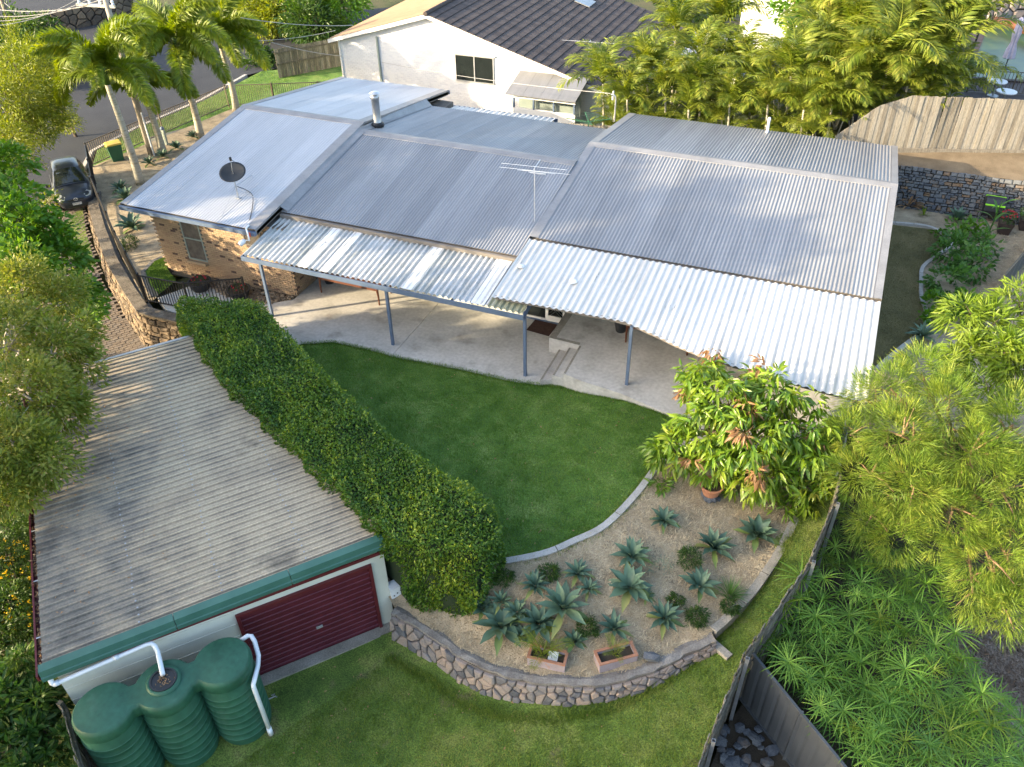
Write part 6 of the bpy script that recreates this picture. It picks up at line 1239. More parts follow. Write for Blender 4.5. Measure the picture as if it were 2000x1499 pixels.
p = at(1948, 48, tz); be = thing('curved_bench', 'curved brown bench in front of the rock wall by the pool', 'bench', p); MB().tube(smooth_path([at(1938, 40, tz+.5), at(1965, 44, tz+.5), at(2000, 58, tz+.5), at(2050, 80, tz+.5)], 4), .22, 8).build('seat', m_timber, be); MB().tube(smooth_path([at(1938, 40, tz+.2), at(1965, 44, tz+.2), at(2000, 58, tz+.2), at(2050, 80, tz+.2)], 4), .14, 8).build('base', m_timber, be)
# street side stone wall at the top left
tw = thing('street_wall', 'long low stone wall on the far side of the street at the top left', 'stone wall', at(100, 45, 0)); P = [at(q[0], q[1], -.2) for q in ((-40, 72), (60, 58), (130, 50), (200, 38), (262, 22))]; zz = [gbase(p.x, p.y) for p in P]
B_ = [Vector((p.x, p.y, z)) for p, z in zip(P, zz)]; T2 = [p+Vector((-.1, .2, 1.5)) for p in B_]; stone_wall(tw, zipd(B_), zipd(T2), .42, m_bstone, 61, proud=.1, gap=.03); vs = []
for p, q in zip(B_, T2): vs += [p+Vector((0, .1, 0)), q+Vector((0, .1, 0)), q+Vector((0, 1, 0))]
MB().add(vs, [(i*3+k, (i+1)*3+k, (i+1)*3+k+1, i*3+k+1) for i in range(4) for k in range(2)]).build('backing', m_darkgap, tw)
# timber fence beyond the street corner
uf = thing('paling_fence', 'shaded timber fence left of the white gable wall', 'fence', (-22, 26, -.5)); a = at(545, 152, -.6); b = at(668, 128, -.6); palings(uf, (a.x, a.y), (b.x, b.y), -.8, lambda t: 1.15, .2, m_palold, seed=71)
for z in (.2, .9): MB().beam(Vector((a.x, a.y-.05, z)), Vector((b.x, b.y-.05, z)), .05, .1).build('rail', m_palold, uf)
# clothes line behind the middle roof
p = at(1150, 232, 2.2); cl_ = thing('clothes_line', 'green wire clothes line behind the middle roof', 'clothes line', (p.x, p.y, .1)); mb = MB(); mb.tube([(p.x, p.y, .1), (p.x, p.y, 2.1)], .03, 6)
mb.build('mast', m_binG, cl_); mb = MB()
for k in range(4): a = k*math.pi/2+.4; mb.tube([(p.x, p.y, 2.05), (p.x+1.1*math.cos(a), p.y+.8*math.sin(a), 2.2)], .02, 5)
for r_ in (.4, .7, 1.0): mb.tube([(p.x+1.1*r_*math.cos(k*math.pi/2+.4), p.y+.8*r_*math.sin(k*math.pi/2+.4), 2.07+.13*r_) for k in range(5)], .008, 4)
mb.build('arms', m_binG, cl_)

# ================================================================== HEDGE
HZ = 1.75
hpx = [(345, 598), (358, 583), (505, 588), (615, 712), (800, 882), (962, 985), (978, 1045), (940, 1075), (775, 1062), (560, 858), (425, 725)]
hp_top = [tuple(at(x, y, HZ))[:2] for x, y in hpx]; hbot = {6: tuple(at(968, 1125, -.25))[:2], 7: tuple(at(930, 1222, -.65))[:2], 8: tuple(at(795, 1185, -.75))[:2]}
hp_bot = [hbot.get(i, p) for i, p in enumerate(hp_top)]
hg = thing('hedge', 'long clipped green hedge between the garage and the upper lawn', 'hedge', (-4, -4.6, -.1)); n = len(hp_top)
def inset(P, d):
    out = []
    for i in range(len(P)):
        a, b, c = Vector(P[i-1]), Vector(P[i]), Vector(P[(i+1) % len(P)]); n1 = (b-a).normalized(); n2 = (c-b).normalized(); v = Vector((n1.y, -n1.x))+Vector((n2.y, -n2.x)); v.normalize(); out.append(b+v*d)
    return out
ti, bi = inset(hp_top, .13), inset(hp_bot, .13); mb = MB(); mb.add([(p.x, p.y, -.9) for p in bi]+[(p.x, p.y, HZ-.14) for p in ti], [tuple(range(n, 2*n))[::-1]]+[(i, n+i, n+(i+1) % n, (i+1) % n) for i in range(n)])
mb.build('dark_core', M('hedge_inside', [(.010, .022, .007), (.020, .036, .012)], n=8, rough=1), hg)  # solid dark core behind the leaves, keeps the hedge from being see-through
g = np.random.default_rng(77); C = []; A = []
def hz(x, y): return HZ+.02+.06*math.sin(1.1*x+.6)+.05*math.sin(2.3*x-y*1.7)+.04*math.sin(5*x+3*y)
Q = np.array(hp_top); lo, hi = Q.min(0), Q.max(0)
while len(C) < 34000:
    x, y = g.uniform(lo, hi)
    if inside(hp_top, x, y): C.append((x, y, hz(x, y)-abs(g.normal(0, .06))+(.06 if g.random() < .2 else 0))); A.append((g.normal(0, .7), g.normal(0, .7), abs(g.normal(.5, .5))))
for i in range(n):
    a, b = Vector(hp_top[i]), Vector(hp_top[(i+1) % n]); a2, b2 = Vector(hp_bot[i]), Vector(hp_bot[(i+1) % n]); L_ = (b-a).length; nn = Vector((-(b-a).y, (b-a).x)).normalized()
    zlow = -.15 if i in (2, 3, 4) else (-.75 if i in (5, 6, 7) else (.9 if i in (8, 9) else .2)); dn = 420 if i in (2, 3, 4) else 900
    for _ in range(int(L_*(HZ-zlow)*dn)):
        t = g.random(); f = g.random(); z = lerp(zlow, HZ, f); q = lerp(lerp(a2, b2, t), lerp(a, b, t), (z+.75)/(HZ+.75)); bul = .08*math.sin(math.pi*min(1, (z+.3)/2.1))+.06*math.sin(3*q.x+2*z)+.05*math.sin(7*t*L_+4*z)-abs(g.normal(0, .07))
        C.append((q.x+nn.x*bul, q.y+nn.y*bul, z)); A.append((nn.x+g.normal(0, .6), nn.y+g.normal(0, .6), g.normal(.25, .6)))
C = np.array(C); A = np.array(A); T = np.clip(.40+.24*np.sin(C[:, 0]*1.7+C[:, 1]*2.1)*np.sin(C[:, 1]*1.3+2)+.12*np.sin(C[:, 0]*6+C[:, 2]*7)*np.sin(C[:, 1]*5)+g.normal(0, .18, len(C))+(g.random(len(C)) < .06)*.35, 0, 1)
tips = []; tA = []
for _ in range(420):
    x, y = g.uniform(lo, hi)
    if not inside(hp_top, x, y): continue
    dx, dy, L_ = g.normal(0, .35), g.normal(0, .35), g.uniform(.10, .28)
    for k in range(9): f = k/8; tips.append((x+dx*L_*f, y+dy*L_*f, hz(x, y)-.04+L_*f)); tA.append((g.normal(0, .8)+dx, g.normal(0, .8)+dy, .6))
C = np.vstack([C, tips]); A = np.vstack([A, tA]); T = np.concatenate([T, g.uniform(.55, 1, len(tips))])
o = inst('foliage', leaf_mesh('foliage', C-np.array(origin(hg)), A, g.uniform(.045, .105, len(C)), .55, T, l_hedge, seed=5, fold=.25), hg); o['kind'] = 'stuff'

# ================================================================== TREES
def PB(lst): return [(tuple(at(x, y, z)), r_) for x, y, z, r_ in lst]
# left edge trees
tree('gum_tree', 'olive leaved tree with pale twigs overhanging the back corner of the garage roof', (-15.4, -6.9, -1.5), PB([(50, 560, 3.3, 1.0), (120, 590, 2.9, .85), (30, 660, 3.4, 1.0), (110, 690, 3.0, .95), (150, 650, 2.5, .6), (60, 780, 3.0, 1.1), (120, 800, 2.5, .7), (30, 880, 2.7, .9), (90, 900, 2.4, .75), (20, 960, 2.2, .7), (165, 720, 2.4, .5)]), l_gum, m_bark, .13, twigs=m_twig, dens=9, per=30, leaf=.15, wid=.40, spread=.30, seed=3)
tree('leafy_tree', 'bright green large leaved tree beside the driveway at the left edge', (-21.5, .2, -1.3), PB([(5, 335, 3.2, 1.0), (30, 390, 3.0, .9), (25, 440, 3.0, 1.2), (80, 460, 2.4, 1.0), (120, 520, 1.6, .85), (150, 570, 1.2, .7), (170, 610, .8, .5), (60, 530, 2.2, 1.0)]), l_bright, m_bark, .12, dens=5, per=20, leaf=.24, wid=.62, spread=.34, seed=4)
tree('wattle_tree', 'yellow green fine leaved tree at the left edge above the car', (-28.5, 3.5, -1), PB([(20, 110, 4.4, 1.5), (55, 150, 4.0, 1.5), (25, 200, 3.6, 1.6), (75, 210, 3.0, 1.2), (50, 255, 2.4, 1.2), (85, 245, 2.2, .9), (15, 285, 2.6, 1.2), (98, 398, .1, .40)]), l_yell, m_barkd, .15, dens=5, per=34, leaf=.17, wid=.3, spread=.42, seed=5)
tree('street_shrub', 'dark rounded shrub below the distant power pole', tuple(at(60, 125, -.7)), PB([(25, 80, .8, 1.8), (75, 85, .8, 1.7), (110, 105, .3, 1.4), (60, 120, .3, 1.6), (130, 120, .2, 1.2), (95, 140, .2, 1.3)]), l_dark, m_barkd, .12, cat='shrub', dens=3, per=24, leaf=.26, wid=.5, spread=.5, seed=6, tlo=.4)
tree('wattle_tree', 'yellow green spreading shrub between the car and the first palm', tuple(at(150, 270, -.8)), PB([(118, 215, .9, .8), (105, 180, 1.3, .9), (135, 245, .3, .6)]), l_yell, m_barkd, .08, dens=6, per=26, leaf=.16, wid=.3, spread=.32, seed=17)
# background trees, top
bgt = [((440, 10), 38, 2.2, l_yell, 'yellow green tree behind the third palm at the top edge'), ((520, 40), 33, 2.1, l_yell, 'olive yellow tree above the shaded timber fence'), ((570, 15), 36, 2.2, l_gum, 'olive tree behind the yellow tree at the top edge'), ((615, 50), 31, 1.9, l_dark, 'dark green tree beside the white house eave'), ((655, 15), 34, 2.0, l_bright, 'bright green tree behind the white house at the top edge'), ((520, 120), 27.5, 1.0, l_dark, 'low dark shrub in front of the shaded timber fence'), ((300, 5), 46, 2.6, l_dark, 'dark tree behind the street palms at the top edge'), ((220, -5), 52, 2.8, l_dark, 'dark tree beyond the far grass verge'), ((60, 0), 52, 3.0, l_dark, 'dark tree behind the distant power pole')]
for i, ((px, py), Y, r_, lm, lb) in enumerate(bgt):
    c = atY(px, py, Y); base = (c.x, c.y, gbase(c.x, c.y)); bl_ = [((c.x+rnd.uniform(-.7, .7)*r_, c.y+rnd.uniform(-.5, .5)*r_, c.z+rnd.uniform(-.5, .4)*r_), r_*rnd.uniform(.55, .85)) for _ in range(5)]
    tree('background_tree', lb, base, bl_, lm, m_barkd, .16, group='trees along the top edge', dens=2.2, per=24, leaf=.30, wid=.42, spread=.6, seed=30+i)
# off-frame trees on the left that shade the yard
for i, (x, y, h, r_) in enumerate([(-22, -7, 12.0, 3.0), (-19.5, -12, 13.7, 3.0), (-27, -2, 10.9, 2.8), (-17.5, -17.5, 10.3, 2.9), (-22.5, -17, 14.2, 3.2), (-14.5, -22, 10.4, 2.9), (-19, -24, 11.9, 3.0), (-10, -26.0, 9.9, 2.8), (-31, -6.5, 12.6, 3.0)]):
    bl_ = [((x+rnd.uniform(-.8, .8)*r_, y+rnd.uniform(-.8, .8)*r_, h-r_*rnd.uniform(.3, .95 if i < 3 else 1.9)), r_*(rnd.uniform(.38, .5) if i < 3 else rnd.uniform(.42, .62))) for _ in range(10)]
    tree('gum_tree', ['tall gum tree outside the left of the frame, beside the garage', 'tall gum tree outside the left of the frame, west of the tank', 'gum tree outside the left of the frame, near the driveway', 'gum tree outside the frame, far bottom left', 'tallest gum tree outside the left of the frame', 'gum tree outside the frame, below the bottom left corner', 'gum tree outside the frame, beyond the bottom left corner', 'low gum tree outside the bottom of the frame', 'gum tree outside the left of the frame, farthest from the house'][i], (x, y, -1.7), bl_, l_gum, m_bark, .22, group='shade trees on the left neighbour side', dens=1.6, per=22, leaf=.42, wid=.5, spread=.75, seed=50+i)

# mango
mg = tree('mango_tree', 'mango tree with drooping glossy leaves in front of the white canopy', tuple(at(1450, 960, .25)), PB([(1370, 735, 2.75, .62), (1420, 780, 2.7, .7), (1500, 770, 2.75, .72), (1380, 830, 2.2, .75), (1470, 850, 2.3, .8), (1560, 830, 2.3, .75), (1320, 880, 1.45, .55), (1395, 895, 1.55, .55), (1490, 925, 1.4, .65), (1580, 890, 1.7, .7), (1590, 960, .95, .5), (1290, 885, 1.25, .35), (1450, 950, 1.1, .4)]), l_mango, m_barkd, .09, dens=8.5, per=13, leaf=.30, wid=.24, spread=.13, droop=.55, six=True, curl=.45, seed=8, thi=.85, out=.5)
crown('young_leaves', mg, PB([(1335, 770, 2.4, .22), (1395, 690, 3.1, .25), (1490, 720, 3.0, .3), (1455, 800, 2.9, .25), (1450, 850, 2.7, .22), (1480, 930, 1.9, .2), (1600, 860, 2.2, .3), (1350, 900, 1.6, .2)]), leafmat('young_mango_leaf', [(.20, .12, .05), (.26, .15, .075), (.33, .21, .11)]), dens=6, per=12, leaf=.24, wid=.22, spread=.10, droop=.9, six=True, curl=.5, seed=9)
for i, (q, z, r_) in enumerate((((1290, 965), .2, .28), ((1545, 985), .3, .35), ((1520, 1010), .25, .25))):
    p = at(*q, z); tree('mango_seedling', ('low leafy mango seedling at the kerb end', 'leafy seedling under the mango tree by the old kerb', 'small leafy seedling beside the upper right agave')[i], (p.x, p.y, hb(p.x, p.y)), [((p.x, p.y, p.z+.25), r_)], l_mango, m_barkd, .02, cat='plant', limbs=False, dens=14, per=10, leaf=.22, wid=.24, spread=.12, droop=.4, six=True, curl=.4, seed=14+i, thi=.5)
# right: fine needled tree and strap leaved tree
tree('needle_tree', 'fine leaved feathery tree filling the right edge beyond the fence', tuple(at(1840, 1010, -1.5)), PB([(1690, 780, 3.0, .6), (1660, 850, 2.4, .6), (1740, 760, 3.3, .7), (1800, 730, 3.6, .7), (1760, 850, 2.9, .9), (1850, 800, 3.4, .9), (1680, 930, 1.9, .7), (1780, 950, 2.2, .95), (1900, 880, 2.9, 1.0), (1980, 830, 3.2, .9), (1860, 1000, 1.9, 1.0), (1960, 960, 2.4, 1.0), (1750, 1040, 1.2, .75), (1700, 1010, 1.3, .6), (1930, 1090, 1.4, .9), (2000, 1060, 1.7, .9), (1960, 1190, .6, .65), (1900, 1160, .7, .55), (2010, 1180, .8, .7)]), l_needle, M('brown_twig', [(.16, .10, .06), (.26, .17, .10)], n=6, rough=.9), .15, dens=7.5, per=48, leaf=.25, wid=.055, spread=.22, droop=.0, seed=10, out=1.5, curl=.2)
tree('strap_leaf_tree', 'sunlit tree with long strap leaves above the feathery tree at the right edge', tuple(at(1980, 760, -.8)), PB([(1880, 610, 3.6, .5), (1930, 640, 3.6, .6), (1990, 600, 3.8, .7), (1960, 690, 3.3, .65), (1890, 690, 3.1, .5), (1850, 720, 2.8, .45), (2000, 720, 3.2, .7), (1930, 770, 2.7, .6)]), l_strap, m_barkd, .08, dens=9, per=16, leaf=.34, wid=.13, spread=.16, droop=.1, seed=11, six=True, curl=.35, out=.9)
# bottom left shrubs
tree('whorl_shrub', 'dark shrub with pale green leaf whorls left of the tank', tuple(at(40, 1400, -1.6)), PB([(40, 1300, -.2, .45), (15, 1370, -.3, .5), (80, 1370, -.3, .45), (60, 1440, -.5, .5), (110, 1450, -.6, .4), (20, 1470, -.5, .5), (70, 1500, -.7, .5), (30, 1340, -.6, .6), (60, 1400, -.9, .7), (20, 1440, -.9, .7)]), l_whorl, m_barkd, .05, cat='shrub', dens=18, per=11, leaf=.22, wid=.28, spread=.11, six=True, seed=12)
yf = tree('flowering_shrub', 'yellow flowered shrub left of the garage gutter', tuple(at(10, 1180, -1.6)), PB([(15, 1080, .1, .45), (40, 1130, -.1, .4), (20, 1180, -.1, .5), (45, 1220, -.3, .35), (5, 1240, -.2, .5), (20, 1130, -.5, .6), (15, 1210, -.6, .6), (30, 1030, .2, .4)]), l_dark, m_barkd, .05, cat='shrub', dens=18, per=18, leaf=.12, wid=.4, spread=.16, seed=13, tlo=.4)
crown('flowers', yf, PB([(15, 1080, .15, .47), (40, 1130, -.05, .42), (20, 1180, -.05, .52), (45, 1220, -.25, .37)]), m_yflower, dens=7, per=7, leaf=.06, wid=.7, spread=.06, seed=15)
tree('side_shrub', 'dark shrub in the shade left of the garage wall', (-12.5, -9.6, -1.7), [((-11.6, -9.6, -.6), 1.1), ((-10, -11, -.8), 1.0), ((-13, -8, -.3), 1.2), ((-8.6, -12.2, -.9), .9), ((-7.2, -13.6, -1.0), .8), ((-9.4, -11.8, -1.2), 1.0), ((-6.3, -14.4, -1.2), .8), ((-14.2, -7.4, .2), 1.1)], l_dark, m_barkd, .08, cat='shrub', dens=9, per=22, leaf=.16, wid=.45, spread=.3, seed=16, tlo=.2)

# palms
fx = [frond_mesh('foxtail_frond', 3.5, 70, .66, l_fox, 100+k, rise=.70, droop=2.1, plum=True, lw=.075, hang=.35) for k in range(3)]
cn_ = [frond_mesh('cane_frond', 2.3, 38, .66, l_cane, 110+k, rise=.95, droop=2.1, lw=.062, hang=.6) for k in range(4)]
pg = 'foxtail palms along the street fence'
for i, (b, t_, lb) in enumerate((((275, 362), (218, 165), 'tall foxtail palm nearest the parked car'), ((392, 268), (352, 112), 'tallest foxtail palm in the middle of the street row'), ((462, 215), (438, 95), 'foxtail palm nearest the white house'), ((318, 300), (288, 188), 'shorter foxtail palm between the first palm and the tallest one'))):
    p = at(*b, -.45); q = top = None
    best = min(np.arange(1, 8, .05), key=lambda h: (lambda w_: (w_[1]-t_[1])**2)((lambda dd: (1000+FPX*dd.dot(RGT)/dd.dot(FWD), 749.5-FPX*dd.dot(UPV)/dd.dot(FWD)))(np.array(p)+np.array([0, 0, h])-CAMP)))
    palm('foxtail_palm', lb, p, p+Vector((-.1, 0, best)), fx, 15 if i != 1 else 17, (1.0, 1.1, 1.0, .8)[i], pg, .17, seed=200+i, fan=(-.55, .75))
cane = [(1178, 165, 19.0, 1.0, 'bright cane palm left of the roof power riser'), (1265, 150, 20.5, 1.0, 'cane palm right of the roof power riser'), (1320, 70, 24.0, 1.1, 'sunlit cane palm in front of the dark tiled roof edge'), (1300, 190, 18.9, .9, 'low cane palm just behind the right grey roof'), (1370, 165, 19.5, 1.0, 'cane palm in the middle of the left palm group'), (1405, 60, 25.0, 1.15, 'cane palm against the low white shed'), (1440, 130, 22.0, 1.0, 'cane palm left of the white house'), (1425, 205, 18.8, .9, 'low cane palm by the back fence, middle'), (1500, 205, 18.9, .9, 'low cane palm in front of the white house wall'), (1545, 150, 19.6, 1.1, 'tall cane palm with upright spear below the white house'), (1600, 120, 22.0, 1.1, 'dark cane palm right of the white house'), (1625, 205, 18.9, .95, 'low cane palm where the tall fence begins'), (1670, 80, 22.0, 1.25, 'sunlit golden cane palm, left of the big clump'), (1735, 120, 20.5, 1.25, 'sunlit golden cane palm in front of the big clump'), (1700, 20, 25.0, 1.25, 'golden cane palm at the top edge, left in the clump'), (1790, 60, 22.5, 1.25, 'sunlit golden cane palm in the middle of the clump'), (1850, 20, 25.0, 1.2, 'golden cane palm at the top edge beside the pool'), (1830, 120, 21.5, 1.15, 'golden cane palm nearest the pool'), (1770, 10, 27.0, 1.2, 'golden cane palm at the back of the clump'), (1690, 160, 19.8, 1.1, 'golden cane palm leaning over the tall fence')]
cane += [(1880, 75, 23.5, 1.2, 'golden cane palm arching in front of the pool'), (1720, 70, 24, 1.3, 'golden cane palm deep in the middle of the clump'), (1650, 20, 26, 1.2, 'golden cane palm at the top edge left of the clump'), (1225, 195, 18.6, .9, 'low cane palm between the power riser and the tiled roof'), (1345, 215, 18.5, .85, 'small cane palm leaning over the back fence, left'), (1470, 160, 20.5, 1.0, 'cane palm with dense dark crown left of the upright spear palm'), (1570, 215, 18.5, .9, 'small cane palm leaning over the back fence, right'), (1650, 150, 20.5, 1.1, 'cane palm just behind the start of the tall fence'), (1610, 60, 25, 1.1, 'cane palm behind the dark palm right of the white house'), (1365, 110, 22, 1.05, 'cane palm in front of the low white shed'), (1775, 150, 20.6, 1.0, 'golden cane palm low behind the tall fence')]
for i, (px, py, Y, s_, lb) in enumerate(cane):
    c = atY(px, py, Y); gz_ = gbase(c.x, c.y); z0 = min(gz_, c.z-.8); g = random.Random(900+i)
    t = palm('cane_palm', lb, (c.x+.1, c.y, z0), c, cn_, 13, s_*1.12, 'cane palms along the back fence', .06, seed=300+i, fan=(-.35, .75), shaft=False)
    for k in range(3):                            # younger stems of the same clump
        ox, oy, hz_ = g.uniform(-.7, .7), g.uniform(-.4, .5), (c.z-z0)*g.uniform(.25, .75); MB().tube([(0, 0, 0), (ox*.7, oy*.7, hz_*.5), (ox, oy, hz_)], [.04, .035, .03], 6).build('stem', m_palmt, t, local=True)
        for j in range(6): inst('frond', cn_[g.randrange(4)], t, (ox, oy, hz_), (0, -g.uniform(-.2, .6), j*1.05+g.uniform(-.3, .3)), s_*g.uniform(.65, .95))
# trees behind the palms near the white house
for i, ((px, py), Y, r_, lm, lb) in enumerate([((1580, 30), 30, 1.6, l_bright, 'broad leaved green tree right of the white house'), ((1620, 70), 27, 1.2, l_dark, 'dark tree behind the golden palm clump'), ((1760, 90), 29, 1.8, l_yell, 'yellow green tree behind the golden palm clump'), ((1330, 5), 42, 2.0, l_dark, 'dark tree beyond the tiled roof corner')]):
    c = atY(px, py, Y); bl_ = [((c.x+rnd.uniform(-.6, .6)*r_, c.y+rnd.uniform(-.5, .5)*r_, c.z+rnd.uniform(-.5, .4)*r_), r_*rnd.uniform(.55, .8)) for _ in range(4)]; tree('background_tree', lb, (c.x, c.y, gbase(c.x, c.y)), bl_, lm, m_barkd, .12, group='trees behind the palms', dens=3, per=18, leaf=.30, wid=.5, spread=.45, seed=80+i)

# ------------------------------------------------------------------ agaves
def agleaf(name, mat, tint, L, w_, droop, fold=.5):
    mb = MB(); mb.ct = tint; strip(mb, (0, 0, 0), (1, 0, 0), L, w_, segs=6, droop=droop, fold=fold, tw=lambda t: max(.02, (.45+1.5*t-1.95*t*t) if t < .5 else (.7125+.18-1.8*(t-.5)**2*2)*max(0, 1-((t-.5)/.5)**3))); return mb.mesh(name, mat, smooth=True)
AGL = [agleaf('leaf', l_agave, .05+.2*k, 1, .35, .5, .5) for k in range(5)]; AGO = [agleaf('leaf', l_agold, .1+.4*k, 1, .28, .9, .35) for k in range(3)]
def agave(label, p, r_, seed, n=20, grp='agaves in the mulched bed'):
    g = random.Random(seed); t = thing('agave', label, 'agave', p, grp); wv, e0, pal = g.uniform(.8, 1.25), g.uniform(-.08, .22), g.randrange(2)
    for i in range(n):
        f = i/n; a = i*2.399+g.uniform(-.2, .2); el = lerp(.10, 1.25, f)+e0+g.uniform(-.16, .16); L_ = r_*lerp(1.05, .78, f)*g.uniform(.9, 1.08); old = f < .18
        inst('leaf', (AGO if old else AGL)[g.randrange(3) if old else min(4, g.randrange(3)+2*pal)], t, (.03*math.cos(a), .03*math.sin(a), .04+.10*r_*f), (g.uniform(-.25, .25), -el, a), (L_, L_*wv, L_))
    return t
ag = [((1296, 1020), .38, 'small agave nearest the terracotta bowl on its left'), ((1234, 1090), .46, 'upper agave of the close pair in the bed middle'), ((1229, 1148), .54, 'large upright lower agave of the close pair in the bed middle'), ((1128, 1122), .34, 'small agave just below the pale kerb'), ((1045, 1146), .36, 'agave near the hedge under the kerb'), ((979, 1178), .30, 'small agave tucked against the hedge corner'), ((1100, 1190), .62, 'largest broad leaved agave left of the bed middle'), ((979, 1238), .58, 'large spiky blue agave at the foot of the hedge'), ((1052, 1228), .46, 'agave behind the left planter box under the small palm'), ((1121, 1262), .28, 'tiny agave between the two planter boxes'), ((1199, 1236), .40, 'agave behind the right planter box'), ((1296, 1212), .42, 'bright green agave right of the planter boxes'), ((1394, 1072), .50, 'large agave below the terracotta bowl'), ((1478, 1046), .50, 'agave at the upper right of the bed beside the old kerb'), ((1366, 1148), .46, 'agave beside the grass tuft'), ((1010, 1200), .32, 'small agave between the two large spiky ones near the hedge'), ((1150, 1150), .26, 'young agave between the largest agave and the close pair'), ((1020, 1255), .26, 'small agave left of the left planter box'), ((1262, 1165), .22, 'tiny agave pup beside the close pair'), ((945, 1205), .30, 'small agave half under the hedge end')]
for i, (q, r_, lb) in enumerate(ag):
    p = at(*q, -.05); p = at(*q, hb(p.x, p.y)); p.z = hb(p.x, p.y); agave(lb, p, r_*1.2, 400+i, n=rnd.choice((18, 20, 22, 24)))
ag2 = [((258, 448), .85, 'large agave at the corner of the brick wing'), ((246, 392), .7, 'agave beside the silver roof corner'), ((236, 372), .55, 'agave by the bend of the black fence'), ((292, 322), .5, 'first agave along the street fence'), ((318, 308), .5, 'second agave along the street fence'), ((345, 292), .5, 'third agave along the street fence'), ((378, 270), .45, 'fourth agave along the street fence')]
for i, (q, r_, lb) in enumerate(ag2): p = at(*q, -.2); p = at(*q, zg(p.x, p.y)); agave(lb, p, r_, 430+i, 20, 'agaves along the street side')
p = at(1868, 432, .45); agave('blue agave in front of the stone wall by the compost tumbler', p, .62, 450, 22, 'agaves in the side garden'); p = at(1800, 660, .45); agave('agave at the lower end of the dry side lawn', p, .6, 451, 22, 'agaves in the side garden')
# small shrubs and tufts
def bush(name, label, p, r_, mat, seed, cat='shrub', leaf=.09, wid=.35, dens=None, per=14, h=.8):
    t = thing(name, label, cat, p); MB().tube([p, p+Vector((0, 0, r_*.7))], [.02, .012], 5).build('stem', m_barkd, t); crown('foliage', t, [((p.x, p.y, p.z+r_*h*.8), (r_, r_, r_*h))], mat, dens=dens or 30/max(.2, r_), per=per, leaf=leaf, wid=wid, spread=r_*.3, seed=seed); return t
for i, (q, r_, lb) in enumerate((((1360, 1212), .24, 'small dark shrub at the right end of the bed'), ((1425, 1190), .20, 'small dark shrub beside the old kerb'), ((1345, 1098), .26, 'dark low shrub behind the agave beside the grass tuft'), ((1318, 1178), .17, 'tiny dark shrub above the bright green agave'), ((985, 1135), .22, 'wispy dark shrub at the hedge corner'), ((1075, 1125), .2, 'low dark weed patch under the kerb'), ((1145, 1232), .25, 'dark leafy weed between the planters'), ((255, 482), .32, 'dark brown shrub on the corner mulch by the black fence'))):
    p = at(*q, -.05); p = at(*q, hb(p.x, p.y) if q[0] > 500 else -.06); bush('small_shrub', lb, p, r_, l_dark, 500+i, leaf=.08, wid=.25)
p = at(1285, 1130, -.05); bush('grey_shrub', 'feathery grey green shrub beside the close agave pair', Vector((p.x, p.y, hb(p.x, p.y))), .30, l_grey, 520, leaf=.09, wid=.12, dens=26, per=10)
def tuft(name, label, p, n, L_, w_, mat, seed, droop=1.0, cat='grass tuft'):
    t = thing(name, label, cat, p); g = random.Random(seed); mb = MB()
    for i in range(n): a = g.uniform(0, 6.28); e = g.uniform(.5, 1.45); mb.ct = g.random(); strip(mb, (p.x+.04*math.cos(a), p.y+.04*math.sin(a), p.z), (math.cos(a)*math.cos(e), math.sin(a)*math.cos(e), math.sin(e)), L_*g.uniform(.7, 1.15), w_, segs=4, droop=droop)
    mb.build('blades', mat, t)['kind'] = 'stuff'; return t
p = at(1425, 1165, 0); p.z = hb(p.x, p.y); tuft('grass_tuft', 'arching green grass tuft beside the old kerb', p, 110, .5, .012, l_corn, 1)
p = at(1772, 405, .4); p.z = .4; tuft('dried_bromeliad', 'dried brown strappy plant at the foot of the stone wall', p, 22, .8, .09, l_dry, 2, 1.2, 'plant'); p = at(1805, 420, .4); p.z = .4; tuft('strappy_plant', 'small lime green strappy plant by the stone wall', p, 12, .35, .05, l_strap, 3, .8, 'plant'); p = at(1745, 393, .4)
# young palm in the left planter
jp = [frond_mesh('young_frond', 1.0, 26, .32, l_cane, 140+k, rise=1.0, droop=1.7, lw=.022, hang=.4) for k in range(2)]
yp = thing('young_palm', 'young yellow green palm growing from the left planter box', 'palm', c1+Vector((0, 0, .22)))
for i in range(6): inst('frond', jp[i % 2], yp, tuple(-u1*.12), (0, -rnd.uniform(-.2, .35), i*1.05+.5), rnd.uniform(.75, 1.05))
yp = thing('young_palm', 'small yellow green palm growing from the right planter box', 'palm', c2+Vector((0, 0, .22)))
for i in range(4): inst('frond', jp[i % 2], yp, (0, 0, 0), (0, -rnd.uniform(-.1, .4), i*1.5+.9), rnd.uniform(.4, .55))
# vegetable bed on the right
def vine(label, blobs, mat, seed, **k): t = thing('leafy_bush', label, 'bush', (blobs[0][0][0], blobs[0][0][1], .4), 'plants in the vegetable bed'); MB().tube([(blobs[0][0][0], blobs[0][0][1], .4), blobs[0][0]], [.03, .015], 5).build('stem', m_barkd, t); crown('foliage', t, blobs, mat, seed=seed, **k)
vine('tangled leafy bush in the middle of the vegetable bed', PB([(1860, 490, .9, .6), (1900, 520, .9, .6), (1850, 550, .8, .6), (1920, 480, .9, .5)]), l_corn, 601, dens=8, per=12, leaf=.22, wid=.5, spread=.22)
vine('low leafy creeper at the near end of the vegetable bed', PB([(1830, 600, .5, .55), (1860, 620, .5, .5), (1820, 630, .45, .4), (1880, 590, .6, .5)]), l_bright, 602, dens=8, per=12, leaf=.2, wid=.6, spread=.2)
vine('dark leafy plants behind the agave by the stone wall', PB([(1870, 455, .55, .45), (1900, 450, .5, .4), (1840, 460, .5, .3)]), l_bright, 603, dens=8, per=10, leaf=.2, wid=.6, spread=.2, thi=.4)
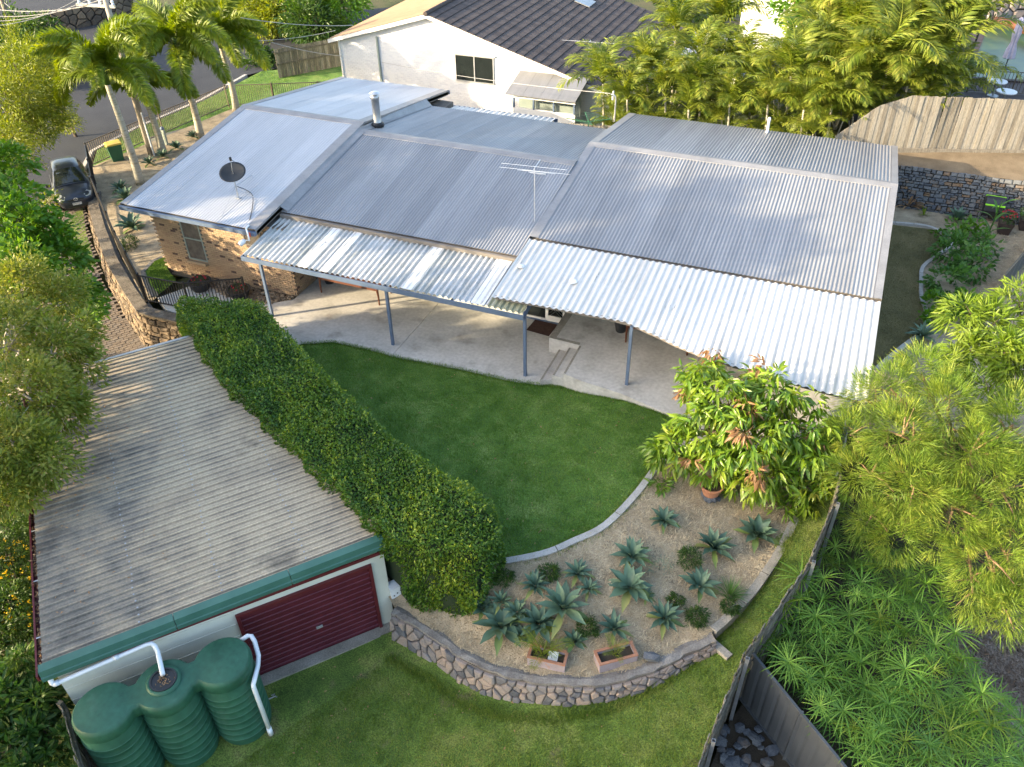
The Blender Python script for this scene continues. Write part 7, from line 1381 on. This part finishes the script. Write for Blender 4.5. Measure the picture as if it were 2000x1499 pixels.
p = at(1925, 470, .4); cs = thing('corn_plant', 'tall corn plant rising in front of the compost tumbler', 'corn plant', p); MB().tube([p, p+Vector((.05, 0, 1.7))], [.03, .012], 6).build('stalk', l_corn, cs); cl2 = agleaf('leaf', l_corn, .5, 1, .13, 1.5, .3)
for i in range(9): inst('leaf', cl2, cs, (.03*i/9, 0, .3+.14*i), (0, -.95, i*2.4), .85)
for q, lb, mt2 in (((1958, 455), 'brown square pot of red flowers in the vegetable bed', m_red), ((2000, 448), 'brown square pot of green leaves at the right edge', None)):
    p = at(*q, .4); t = thing('square_pot', lb, 'plant pot', p, rz=.5); MB().add([(-.2, -.2, 0), (.2, -.2, 0), (.2, .2, 0), (-.2, .2, 0), (-.27, -.27, .48), (.27, -.27, .48), (.27, .27, .48), (-.27, .27, .48)], [(0, 1, 5, 4), (1, 2, 6, 5), (2, 3, 7, 6), (3, 0, 4, 7)]).build('pot', m_deck, t, local=True); MB().add([(-.25, -.25, .44), (.25, -.25, .44), (.25, .25, .44), (-.25, .25, .44)], [(0, 1, 2, 3)]).build('soil', m_soil, t, local=True)
    t.rotation_euler = (0, 0, 0); flower_bush(t, p+Vector((0, 0, .68)), .30, l_dark if mt2 else l_bright, mt2 or l_bright, 610+int(q[0]), 34 if mt2 else 10)

# ------------------------------------------------------------------ umbrella sedge
def rosette(seed, mat=l_sedge):
    g = random.Random(seed); mb = MB(); n = g.randrange(20, 27); tb = g.uniform(0, .45)
    for i in range(n): a = 2*math.pi*i/n+g.uniform(-.12, .12); e = g.uniform(.05, .75); mb.ct = tb+g.uniform(.1, .5); strip(mb, (0, 0, 0), (math.cos(a)*math.cos(e), math.sin(a)*math.cos(e), math.sin(e)), .50*g.uniform(.7, 1.15), .019, segs=5, droop=g.uniform(.7, 1.7))
    return mb.mesh('leaf_rosette', mat)
RS = [rosette(700+k) for k in range(12)]; RS[3] = rosette(703, l_strap); sg = thing('umbrella_sedge', 'dense mass of umbrella sedge with star shaped leaf heads beside the fence', 'sedge', at(1700, 1250, -1.5)); org = origin(sg)
reg = [(1648, 995), (1600, 1075), (1545, 1160), (1490, 1235), (1500, 1262), (1560, 1330), (1620, 1410), (1690, 1490), (1760, 1540), (2060, 1540), (1990, 1400), (1900, 1300), (1860, 1215), (1850, 1120), (1760, 1080), (1700, 1040)]
pts = []; tries = 0; g = random.Random(9)
while len(pts) < 210 and tries < 20000:
    tries += 1; x, y = g.uniform(1470, 2060), g.uniform(990, 1540)
    if not inside(reg, x, y) or any((x-a)**2+((y-b)*1.15)**2 < 27**2 for a, b in pts): continue
    pts.append((x, y))
stm = MB()
for i, (x, y) in enumerate(pts):
    z = g.uniform(-.15, .55)+(.15 if y < 1200 else 0); p = at(x, y, z); inst('leaf_rosette', RS[g.randrange(12)], sg, p-org, (g.uniform(-.35, .35), g.uniform(-.35, .35), g.uniform(0, 6)), g.choice((.6, .75, .9, 1.0, 1.1, 1.25))*g.uniform(.92, 1.08)); b_ = Vector((p.x+g.uniform(-.2, .2), p.y+g.uniform(-.2, .2), -1.6)); stm.ct = .3; stm.tube([b_, lerp(b_, p, .5), p], [.012, .010, .007], 4, cap=False)
stm.build('stems', l_sedge, sg)['kind'] = 'stuff'
under = MB()
for i in range(230):
    x, y = g.uniform(1480, 2040), g.uniform(1010, 1530)
    if inside(reg, x, y): p = at(x, y, g.uniform(-.9, -.4)); inst('leaf_rosette', RS[g.randrange(12)], sg, p-org, (g.uniform(-.5, .5), g.uniform(-.5, .5), g.uniform(0, 6)), g.uniform(.8, 1.1))
